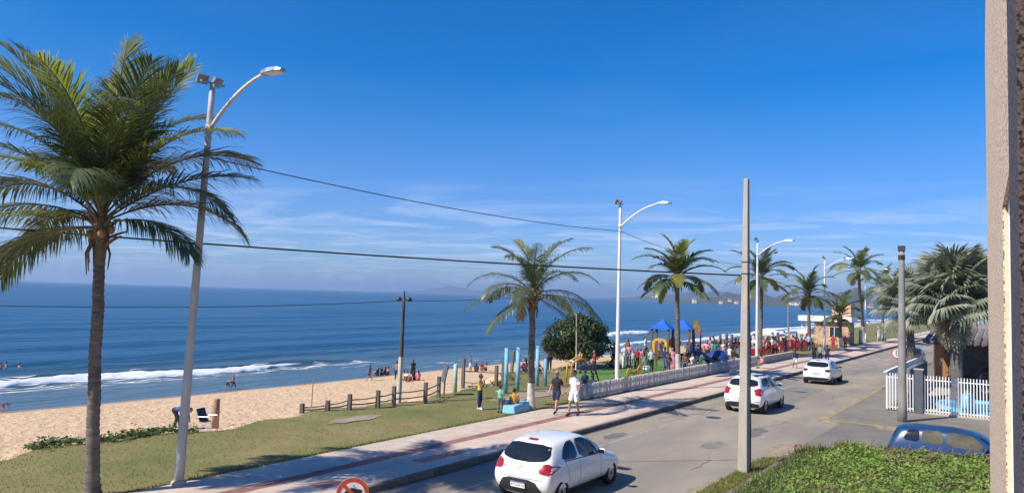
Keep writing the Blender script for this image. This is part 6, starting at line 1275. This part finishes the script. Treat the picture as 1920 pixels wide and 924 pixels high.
def tmpl(kind, fine=False):
    J = make_pose(kind); mb = MB(); bones = []
    def limb(a, b, ra, rb, tagn, n=10):
        mb.tube([a, b], [ra, rb], n); mb.ball(a, ra, n, 6); mb.ball(b, rb, n, 6); bones.append((tagn, a.copy(), b.copy(), ra, rb))
    ax = (J['nek'] - J['pel']).normalized(); lat = V(0, 1, 0); dep = lat.cross(ax).normalized()
    secs = [(J['pel'] - ax * .10, .12, .085), (J['pel'] - ax * .03, .16, .115), (J['pel'] + ax * .08, .150, .108), (J['pel'].lerp(J['cho'], .55), .138, .10), (J['cho'], .165, .115), (J['cho'].lerp(J['nek'], .45), .175, .105), (J['cho'].lerp(J['nek'], .75), .14, .085), (J['nek'] - ax * .005, .065, .06)]
    k = 14; vs = [c + lat * w * math.cos(2 * math.pi * j / k) + dep * d * math.sin(2 * math.pi * j / k) for c, w, d in secs for j in range(k)]; n_ = len(secs)
    mb.add(vs, [(i * k + j, i * k + (j + 1) % k, (i + 1) * k + (j + 1) % k, (i + 1) * k + j) for i in range(n_ - 1) for j in range(k)] + [tuple(range(k - 1, -1, -1)), tuple((n_ - 1) * k + j for j in range(k))])
    bones.append(('hips', J['pel'] - ax * .06, J['pel'] + ax * .05, .13, .13)); bones.append(('torso', J['pel'] + ax * .06, J['nek'] - ax * .04, .135, .12))
    limb(J['nek'] - ax * .06, J['hed'] - ax * .02, .055, .052, 'neck')
    no = J['nose'].normalized(); up = no.cross(lat).normalized() * -1
    if up.dot(ax) < 0: up = -up
    hc = J['hed'] + up * .06; k = 14; hv = []
    mb.ball(hc + no * -.005, .105, 14, 10, (.92, .76, 1.12)); mb.ball(hc + no * .03 - up * .055, .072, 10, 8); mb.tube([hc + no * .085 + up * .012, hc + no * .125 - up * .02], [.012, .019], 6); mb.ball(hc + no * .118 - up * .022, .019, 6, 5)
    for s_ in (-1, 1): mb.ball(hc + lat * .082 * s_, .026, 6, 5, (.8, .5, 1.2))
    bones.append(('head', hc - up * .05, hc + up * .05, .09, .095))
    for s_, q in ((1, 'L'), (-1, 'R')):
        limb(J['sh' + q] - lat * .03 * s_, J['el' + q], .056, .043, 'uarm'); limb(J['el' + q], J['wr' + q], .042, .029, 'farm')
        hd = (J['ha' + q] - J['wr' + q]).normalized(); side = hd.cross(lat).normalized(); pc = J['wr' + q] + hd * .05
        mb.tube([J['wr' + q], J['wr' + q] + hd * .045, J['wr' + q] + hd * .095], [.030, .040, .036], 8, flat=.55); bones.append(('hand', J['wr' + q], J['wr' + q] + hd * .18, .035, .02))
        if fine:
            curl = lat * -s_
            for f_, (o_, L_) in enumerate(((-.030, .068), (-.010, .078), (.010, .074), (.030, .058))):
                p0 = J['wr' + q] + hd * .088 + side * o_; p1 = p0 + hd * L_ * .5 + curl * .008; p2 = p1 + (hd * .7 + curl * .6).normalized() * L_ * .5; mb.tube([p0, p1, p2], [.0095, .009, .0075], 6); mb.ball(p2, .0078, 6, 4)
            p0 = J['wr' + q] + hd * .035 - side * .032; p1 = p0 + (hd * .7 - side * .7).normalized() * .036; mb.tube([p0, p1, p1 + (hd + curl * .4).normalized() * .028], [.012, .0105, .008], 6)
        else: mb.tube([J['wr' + q] + hd * .09, J['wr' + q] + hd * .165], [.034, .02], 6, flat=.5)
        limb(J['hi' + q], J['kn' + q], .088, .060, 'thigh'); limb(J['kn' + q], J['an' + q], .057, .036, 'calf')
        mid = J['kn' + q].lerp(J['an' + q], .28); cd_ = (J['an' + q] - J['toL' if q == 'L' else 'toR']); cd_.z = 0
        mb.ball(mid + (cd_.normalized() * .018 if cd_.length > .01 else V(0, 0, 0)), .056, 8, 6, (1, 1, 1.6))
        fd = (J['to' + q] - J['an' + q]); mb.tube([J['an' + q] - fd * .28, J['an' + q].lerp(J['to' + q], .5), J['to' + q]], [.040, .044, .032], 8); mb.ball(J['to' + q], .034, 8, 5); mb.ball(J['an' + q] - fd * .25 - V(0, 0, .03), .036, 8, 5); bones.append(('foot', J['an' + q] - fd * .3 - V(0, 0, .02), J['to' + q], .045, .04))
    o = obj('tmp', mb, None); vox = .0085 if fine else .016
    me = baked(o, [('REMESH', dict(mode='VOXEL', voxel_size=vox)), ('SMOOTH', dict(factor=.5, iterations=4 if fine else 2))]); bpy.data.objects.remove(o)
    o = link('tmp', me); n0 = len(me.polygons); me = baked(o, [('DECIMATE', dict(ratio=min(1, (9000 if fine else 2600) / max(1, n0 * 2))))]); bpy.data.objects.remove(o)
    me.polygons.foreach_set('use_smooth', [True] * len(me.polygons))
    # classify faces by nearest bone
    fa = []
    for p in me.polygons:
        c = p.center; best = None
        for (tg, a, b, ra, rb) in bones:
            ab = b - a; u = max(0, min(1, (c - a).dot(ab) / max(1e-9, ab.length_squared))); d = (c - a - ab * u).length - (ra + (rb - ra) * u)
            if best is None or d < best[0]: best = (d, tg, u)
        fa.append((best[1], best[2], c.copy()))
    nr = [v.normal.copy() for v in me.vertices]
    def shell(sel, off, nm):
        idx = [p.index for p in me.polygons if sel(*fa[p.index])]; used = {}; vs = []; fs = []
        for i in idx:
            f = []
            for vi in me.polygons[i].vertices:
                if vi not in used: used[vi] = len(vs); vs.append(me.vertices[vi].co + nr[vi] * off)
                f.append(used[vi])
            fs.append(f)
        m2 = bpy.data.meshes.new(nm); m2.from_pydata([tuple(v) for v in vs], [], fs); m2.polygons.foreach_set('use_smooth', [True] * len(fs)); m2.update(); return m2
    hz = hc; T = dict(body=me, J=J, hc=hc, no=no, up=up, lat=lat)
    T['tshirt'] = shell(lambda t_, u, c: t_ in ('torso',) or (t_ == 'hips' and u > .35) or (t_ == 'uarm' and u < .62), .014, 'shirt')
    T['tank'] = shell(lambda t_, u, c: (t_ == 'torso' and u < .93) or (t_ == 'hips' and u > .3), .013, 'shirt')
    T['longsleeve'] = shell(lambda t_, u, c: t_ in ('torso', 'uarm') or (t_ == 'hips' and u > .35) or (t_ == 'farm' and u < .9), .014, 'shirt')
    T['shorts'] = shell(lambda t_, u, c: t_ == 'hips' or (t_ == 'thigh' and u < .82), .020, 'shorts')
    T['brief'] = shell(lambda t_, u, c: t_ == 'hips' or (t_ == 'thigh' and u < .2), .012, 'shorts')
    T['pants'] = shell(lambda t_, u, c: t_ in ('hips', 'thigh') or (t_ == 'calf' and u < .93), .014, 'trousers')
    T['shoes'] = shell(lambda t_, u, c: t_ == 'foot', .010, 'shoes')
    T['hair'] = shell(lambda t_, u, c: t_ in ('head', 'neck') and ((c - hz).dot(up) > .062 or ((c - hz).dot(no) < -.015 and (c - hz).dot(up) > -.055)), .012, 'hair')
    T['cap'] = shell(lambda t_, u, c: t_ == 'head' and (c - hz).dot(up) > .055, .02, 'cap')
    lh = MB(); back = hc - no * .06; lh.tube([back + up * .07, back - no * .035, back - no * .05 - up * .14, back - no * .055 - up * .30], [.07, .085, .075, .03], 10, flat=.75); T['longhair'] = lh.mesh('long_hair', True)
    br = MB(); p = hc + up * .06 + no * .10; br.add([p - lat * .07, p + lat * .07, p + no * .09 + lat * .05 - up * .015, p + no * .09 - lat * .05 - up * .015, p - lat * .07 + up * .012, p + lat * .07 + up * .012, p + no * .09 + lat * .05, p + no * .09 - lat * .05], [(0, 1, 2, 3), (4, 7, 6, 5), (0, 4, 5, 1), (1, 5, 6, 2), (2, 6, 7, 3), (3, 7, 4, 0)]); T['brim'] = br.mesh('brim')
    ey = MB()
    ey.ball(hc + no * .093 + lat * .034 + up * .012, .013, 6, 5); T['eyeL'] = ey.mesh('eye'); ey = MB(); ey.ball(hc + no * .093 - lat * .034 + up * .012, .013, 6, 5); T['eyeR'] = ey.mesh('eye'); mo = MB(); mo.box(hc + no * .098 - up * .058, (.012, .042, .010)); T['mouth'] = mo.mesh('mouth')
    sk = MB(); pl_ = J['pel']; sk.lathe([(.19, .12), (.22, -.1), (.30, -.5), (.34, -.78)], 16, pl_, .85, 1); T['dress'] = sk.mesh('skirt', True)
    return T
_T = {}
def TT(kind, fine=False):
    if (kind, fine) not in _T: _T[(kind, fine)] = tmpl(kind, fine)
    return _T[(kind, fine)]
SKIN = [mat('skin_%d' % i, c, .6, .06, 6, spec=.35) for i, c in enumerate([(.44, .25, .17), (.34, .18, .115), (.22, .115, .07), (.52, .32, .23)])]
HAIR = [mat('hair_black', (.012, .010, .009), .5), mat('hair_brown', (.05, .03, .018), .5), mat('hair_fair', (.24, .16, .08), .5)]
COL = dict(black=(.018, .018, .02), white=(.80, .80, .79), navy=(.02, .03, .08), blue=(.05, .12, .30), red=(.45, .03, .035), pink=(.62, .22, .30), yellow=(.68, .46, .03), green=(.20, .48, .33), grey=(.24, .25, .26), orange=(.62, .30, .06), teal=(.02, .16, .18), brown=(.13, .07, .045), jeans=(.10, .16, .27), khaki=(.33, .26, .16), camo=(.16, .16, .13), purple=(.16, .06, .22), light=(.50, .54, .60), skinred=(.45, .2, .16))
def cloth(c): return mat('cloth_' + c, COL[c], .9, .14, 9, bump=.25, bscale=18)
def put(name, me, m, parent):
    o = link(name, me, None, parent)
    if not me.materials: me.materials.append(m)
    o.material_slots[0].link = 'OBJECT'; o.material_slots[0].material = m; return o
PEOPLE = 0
def person(loc, az, kind, label, top='tshirt:white', bottom='shorts:black', skin=0, hair='hair:0', h=1.72, fine=False, shoes='black', group=None, face=False, dress=None):
    """az is the facing direction, counted from +X"""
    T = TT(kind, fine); k = h / 1.76
    o = put('person', T['body'], SKIN[skin], None); o.location = loc; o.rotation_euler = (0, 0, az); o.scale = (k, k, k); tag(o, label, 'person', group)
    if top: a, c = top.split(':'); put('shirt', T[a], cloth(c), o)
    if bottom: a, c = bottom.split(':'); put('trousers' if a == 'pants' else 'shorts', T[a], cloth(c), o)
    if dress: put('skirt', T['dress'], cloth(dress), o)
    if shoes: put('shoes', T['shoes'], cloth(shoes), o)
    if hair:
        a, i = hair.split(':')
        if a == 'cap': put('hair', T['hair'], HAIR[0], o); put('cap', T['cap'], cloth(i), o); put('cap_brim', T['brim'], cloth(i), o)
        else:
            put('hair', T['hair'], HAIR[int(i)], o)
            if a == 'long': put('long_hair', T['longhair'], HAIR[int(i)], o)
    if face or fine:
        for e in ('eyeL', 'eyeR'): put('eye', T[e], HAIR[0], o)
        put('mouth', T['mouth'], mat('lips', (.30, .10, .085), .6), o)
    return o
def IM(a): return IMG_RIGHT + R(a)      # facing given as seen in the photograph: 0 right, 90 away, 180 left, 270 towards us
def pp(px, py, *a, **k):
    g_ = GH(px, py); return person(g_, *a, **k)
WG = 'people strolling on the pavement'
person(GH(1043, 775), R(186), 'walk', 'man in black shirt, dark shorts and cap strolling on the pavement', 'tshirt:black', 'shorts:navy', 0, 'cap:khaki', 1.70, True, 'black', WG)
person(GH(1076, 779), R(178), 'walk2', 'man in white shirt and white shorts strolling on the pavement', 'tshirt:white', 'shorts:white', 1, 'hair:0', 1.80, True, 'black', WG)
person(GH(899, 768), IM(350), 'face', 'teenager in yellow vest and dark trousers standing on the lawn', 'tank:yellow', 'pants:navy', 2, 'hair:0', 1.46, True, 'white')
person(GH(937, 774), IM(75), 'reach', 'child in green shirt with back turned beside the blue bench block', 'tshirt:green', 'pants:camo', 1, 'hair:0', 1.10, True, 'black')
g_ = Vector((25.25, 17.35, .02)); person(g_, IM(100), 'sit', 'boy in orange yellow shirt sitting on the blue bench block', 'tshirt:orange', 'shorts:brown', 1, 'hair:0', 1.45, True, 'black')
person(GH(326, 806), IM(2), 'bend', 'person in dark leggings and blue top stooping on the lawn beside the lamp', 'longsleeve:blue', 'pants:black', 0, 'hair:1', 1.72, True, 'white')
pp(425, 731, IM(60), 'bend', 'child in bright pink top stooping at the water line', 'tshirt:pink', 'shorts:teal', 0, 'hair:1', 1.20, shoes=None); pp(437, 729, IM(-10), 'walk', 'child in pale pink top walking at the water line', 'tshirt:skinred', 'pants:navy', 0, 'hair:0', 1.15, shoes=None)
pp(4, 773, IM(10), 'bend', 'person in blue shirt bending at the water line at the left edge', 'tshirt:blue', 'shorts:red', 0, 'hair:0', 1.0, shoes=None)
for px, d, lb in ((1, 1.12, 'leftmost bather standing in the sea at the left edge'), (11, 1.02, 'tallest of the three bathers in the sea'), (36, 1.15, 'bather in the sea right of the other two')):
    g_ = G(px, 690, SEA_Z); person((g_.x, g_.y, SEA_Z - d), IM(200 + px), 'hips', lb, None, 'brief:red', 1, 'hair:0', 1.7, shoes=None, group='bathers in the sea')
# beach groups
BP = [(693, 714, 200, 'walk', 'tshirt:navy', 'shorts:navy', 1.5, 'man in dark clothes walking on the sand left of the beach pole'), (743, 713, 90, 'hips', None, 'pants:navy', 1.6, 'bare chested man standing just left of the beach pole on the sand'), (774, 710, 120, 'stand', 'tshirt:black', 'pants:black', 1.65, 'person in black standing above the seated group right of the beach pole'), (882, 698, 150, 'face', 'tank:grey', 'shorts:white', 1.55, 'man in white shorts standing alone on the sand')]
for px, py, a, kd, tp, bt, h_, lb in BP: pp(px, py, IM(a), kd, lb, tp, bt, 1, 'hair:0', h_, shoes=None)
GP = [(708, 704, 'navy', 'leftmost of the dark seated group near the water'), (715, 703, 'black', 'middle one of the dark seated group near the water'), (722, 703, 'navy', 'rightmost of the dark seated group near the water'), (727, 702, 'skinred', 'seated sunbather right of the dark group near the water'),
      (757, 713, 'orange', 'seated person in orange right beside the beach pole'), (763, 714, 'white', 'seated person in white second right of the beach pole'), (769, 714, 'grey', 'seated person in grey third right of the beach pole'), (777, 713, 'black', 'seated person in black below the standing one on the sand'), (784, 713, 'pink', 'seated person in pink at the right end of the beach group'),
      (893, 697, 'brown', 'seated person on the sand just right of the man in white shorts'), (903, 694, 'red', 'seated person in red behind the bar posts'), (911, 695, 'skinred', 'sunbather second behind the bar posts'), (985, 697, 'pink', 'seated person in pink left of the second palm trunk'), (1008, 699, 'red', 'seated person in red right of the second palm trunk'), (1148, 690, 'brown', 'person in brown sitting on the ground at the far end of the exercise machine')]
for px, py, c, lb in GP: pp(px, py, IM(rnd.uniform(0, 360)), 'ground', lb, None if c == 'skinred' else 'tshirt:' + c, 'shorts:' + rnd.choice(('navy', 'black', 'red')), rnd.choice((0, 1, 1, 2)), rnd.choice(('hair:0', 'long:0', 'long:1')), 1.6, shoes=None)
# playground crowd
PG = [(1030, 694, 110, 'stand', 'tshirt:grey', 'pants:black', 1.65, 'hair:0', 'man in grey shirt and dark trousers under the left side of the round bush'),
      (1096, 748, 100, 'stand', 'tshirt:navy', 'pants:navy', 1.35, 'hair:0', 'person in dark blue at the left end of the picket fence'),
      (1110, 733, 30, 'ground', 'tshirt:navy', 'shorts:teal', 1.6, 'hair:0', 'person in dark blue crouching behind the left part of the picket fence'),
      (1114, 702, 190, 'reach', 'tshirt:red', 'shorts:black', 1.5, 'long:0', 'girl in red top using the exercise machine'), (1088, 700, 20, 'hips', 'tshirt:orange', 'shorts:brown', 1.5, 'hair:1', 'person in orange shirt at the left side of the exercise machine'),
      (1151, 688, 260, 'stand', 'tank:skinred', 'pants:black', 1.7, 'long:0', 'woman with long dark hair and black trousers left of the white lamp'),
      (1170, 692, 300, 'hips', 'tshirt:white', 'pants:white', 1.68, 'hair:0', 'man dressed all in white right of the white lamp'), (1179, 686, 250, 'stand', 'tshirt:pink', 'pants:grey', 1.6, 'hair:0', 'person in pink standing behind the man in white'),
      (1186, 692, 270, 'stand', 'tshirt:light', 'shorts:khaki', 1.3, 'hair:0', 'child in pale shirt and khaki shorts next to the red shirted person'), (1194, 692, 90, 'hips', 'tshirt:red', 'pants:black', 1.45, 'hair:2', 'person in red shirt and black trousers on the turf'),
      (1201, 689, 80, 'stand', 'tshirt:pink', 'shorts:grey', 1.3, 'hair:1', 'child in pink behind the red shirted person'), (1209, 694, 200, 'reach', 'tshirt:black', 'shorts:khaki', 1.62, 'hair:0', 'man in black shirt and khaki shorts left of the teal shawl woman'),
      (1221, 698, 285, 'hips', 'tshirt:light', 'pants:black', 1.58, 'hair:0', 'woman in pale shirt and dark trousers in front of the yellow arch'), (1215, 696, 100, 'stand', 'longsleeve:teal', 'pants:teal', 1.4, 'long:0', 'woman wrapped in teal beside the yellow arch'),
      (1246, 697, 30, 'reach', 'tshirt:navy', 'pants:jeans', 1.65, 'hair:0', 'person in dark shirt and light jeans reaching towards the play tower'),
      (1228, 672, 270, 'stand', 'tshirt:navy', 'shorts:navy', 1.2, 'hair:0', 'child in dark blue behind the yellow arch'),
      (1284, 694, 220, 'sit', 'tshirt:brown', 'pants:jeans', 1.6, 'hair:0', 'person in brown sitting right of the white palm foot'), (1299, 696, 200, 'sit2', 'tshirt:white', 'shorts:white', 1.62, 'hair:0', 'man in white shirt sitting by the picket fence near the palm foot'), (1291, 690, 300, 'sit', 'tshirt:grey', 'pants:navy', 1.5, 'long:1', 'person in grey sitting behind the man in white by the fence'),
      (1306, 676, 260, 'stand', 'tshirt:teal', 'pants:navy', 1.3, 'cap:orange', 'child with orange cap on the blue slide'), (1312, 690, 280, 'bend', 'longsleeve:jeans', 'pants:light', 1.5, 'hair:0', 'person in denim bending at the foot of the slide'),
      (1304, 668, 150, 'stand', 'tshirt:red', 'shorts:black', 1.2, 'hair:0', 'child in red shirt behind the slide'), (1325, 674, 210, 'hips', 'tshirt:pink', 'shorts:navy', 1.5, 'long:1', 'person in pink between the slide and the play dome'),
      (1331, 668, 240, 'stand', 'tshirt:black', 'shorts:black', 1.7, 'hair:0', 'taller person in black behind the play dome'), (1337, 666, 120, 'reach', 'tshirt:white', 'pants:black', 1.7, 'cap:black', 'person in white shirt and black cap behind the play dome'),
      (1346, 678, 200, 'stand', 'tshirt:brown', 'shorts:brown', 1.4, 'long:1', 'woman in brown right of the play dome'), (1358, 682, 260, 'sit2', 'tshirt:blue', 'pants:navy', 1.7, 'hair:0', 'man in blue shirt sitting right of the play dome'), (1350, 687, 300, 'ground', 'tshirt:white', 'shorts:light', 1.2, 'hair:0', 'toddler in white sitting on the turf right of the play dome'),
      (1366, 686, 160, 'ground', 'tshirt:navy', 'shorts:black', 1.5, 'hair:0', 'person in dark blue sitting on the turf near the concrete pole'), (1376, 688, 200, 'ground', 'tshirt:red', 'shorts:white', 1.3, 'hair:1', 'child in red sitting on the turf beside the concrete pole'),
      (1416, 664, 240, 'stand', 'tshirt:pink', 'shorts:pink', 1.5, 'long:1', 'person in pink standing right of the third lamp'), (1428, 690, 200, 'sit', 'tshirt:pink', 'shorts:skinred', 1.2, 'hair:1', 'child in pink sitting on the low pale wall'),
      (1491, 690, 80, 'walk', 'tshirt:navy', 'shorts:white', 1.36, 'hair:0', 'person in navy shirt and white shorts walking away on the pavement'), (1526, 678, 60, 'walk', 'tshirt:black', 'pants:black', 1.45, 'hair:0', 'left one of the three dark dressed walkers on the far pavement'),
      (1538, 679, 60, 'walk2', 'tshirt:grey', 'pants:black', 1.45, 'hair:1', 'middle one of the three dark dressed walkers, in grey shirt'), (1551, 682, 70, 'walk', 'tshirt:navy', 'pants:navy', 1.5, 'hair:0', 'right one of the three dark dressed walkers on the far pavement'),
      (1562, 659, 250, 'hips', 'tshirt:red', 'pants:red', 1.7, 'hair:0', 'person in red standing near the foot of the low palm'), (1585, 656, 250, 'stand', 'tshirt:red', 'pants:black', 1.5, 'hair:0', 'person in red shirt below the kiosk window'),
      (1644, 632, 250, 'ground', 'tshirt:navy', 'shorts:white', 1.6, 'hair:0', 'person in dark shirt sitting on the far lawn right of the kiosk')]
for px, py, a, kd, tp, bt, h_, hr, lb in PG: pp(px, py, IM(a), kd, lb, tp, bt, rnd.choice((0, 0, 1, 1, 2)), hr, h_)
person(GH(1261, 697), IM(255), 'hips', 'woman in a long pink dress in front of the palm trunk', 'tank:pink', None, 1, 'long:0', 1.62, dress='pink', shoes='black'); person(GH(1268, 692), IM(280), 'stand', 'woman in a purple top and pale pink skirt behind the pink dress', 'tshirt:purple', None, 0, 'long:1', 1.6, dress='skinred', shoes='black')
# the rest of the playground crowd
r = random.Random(77); lst = []
for i in range(26): px = r.choice((r.uniform(1172, 1250), r.uniform(1276, 1384), r.uniform(1290, 1384))); lst.append((px, r.uniform(668, 688)))
lst.sort(); cl = ['black', 'navy', 'white', 'grey', 'blue', 'pink', 'brown', 'light', 'teal', 'purple']
for i, (px, py) in enumerate(lst):
    c = r.choice(cl); kd = r.choice(('stand', 'hips', 'reach', 'face', 'sit2', 'walk')); pp(px, py, r.uniform(0, 6.28), kd, '%s from the left in the loose crowd behind the playground, in %s' % (ORD[i], {'light': 'pale blue'}.get(c, c)), 'tshirt:' + c, r.choice(('pants:', 'shorts:')) + r.choice(('navy', 'black', 'jeans', 'khaki')), r.choice((0, 1, 1, 2)), r.choice(('hair:0', 'long:0', 'hair:1', 'long:1')), r.choice((1.2, 1.45, 1.6, 1.7, 1.75)), group='loose crowd behind the playground')
# people at the red tables
r = random.Random(5); r.shuffle(SEATS); sel = sorted(SEATS[:40], key=lambda q: proj((q[0], q[1], .8))[0]); cols = ['white', 'black', 'navy', 'red', 'grey', 'pink', 'light', 'blue', 'brown', 'black', 'skinred']
for i, (x_, y_, a) in enumerate(sel):
    c = r.choice(cols); person((x_, y_, .13), a, r.choice(('sit', 'sit2')), '%s person from the left sitting at the red tables, in %s' % (ORD[i], {'skinred': 'peach', 'light': 'pale blue'}.get(c, c)), 'tshirt:' + c, 'shorts:' + r.choice(('navy', 'black', 'white', 'jeans')), r.choice((0, 1, 2, 3)), r.choice(('hair:0', 'hair:1', 'long:0', 'long:2')), r.uniform(1.6, 1.8), group='people sitting at the red tables')
stc = ['black', 'white', 'brown', 'navy', 'grey', 'light', 'blue']; lst = []
for i in range(20): lst.append((64 + r.random() * 22, 18.4 + r.random() * 6))
lst.sort(key=lambda q: proj((q[0], q[1], .8))[0])
for i, (x_, y_) in enumerate(lst): c = r.choice(stc); person((x_, y_, .13), r.uniform(0, 6.28), r.choice(('stand', 'hips', 'reach')), '%s standing person from the left among the red tables, in %s' % (ORD[i], c), 'tshirt:' + c, 'pants:' + r.choice(('navy', 'black', 'jeans')), r.choice((0, 1, 2)), r.choice(('hair:0', 'long:0')), 1.7, group='people standing among the red tables')
# ================================================================== air
mb = MB(); mb.b2(-16000, 16000, -16000, 16000, -5.2, 175)
hz = obj('haze', mb, None); struct(hz, 'stuff')
m = bpy.data.materials.new('haze_air'); m.use_nodes = True; n = m.node_tree.nodes; n.remove(n['Principled BSDF'])
pv = n.new('ShaderNodeVolumePrincipled'); pv.inputs['Color'].default_value = (0.50, 0.70, 1.0, 1); pv.inputs['Density'].default_value = 0.00017; pv.inputs['Anisotropy'].default_value = 0.2
m.node_tree.links.new(pv.outputs[0], n['Material Output'].inputs['Volume']); hz.data.materials.append(m)
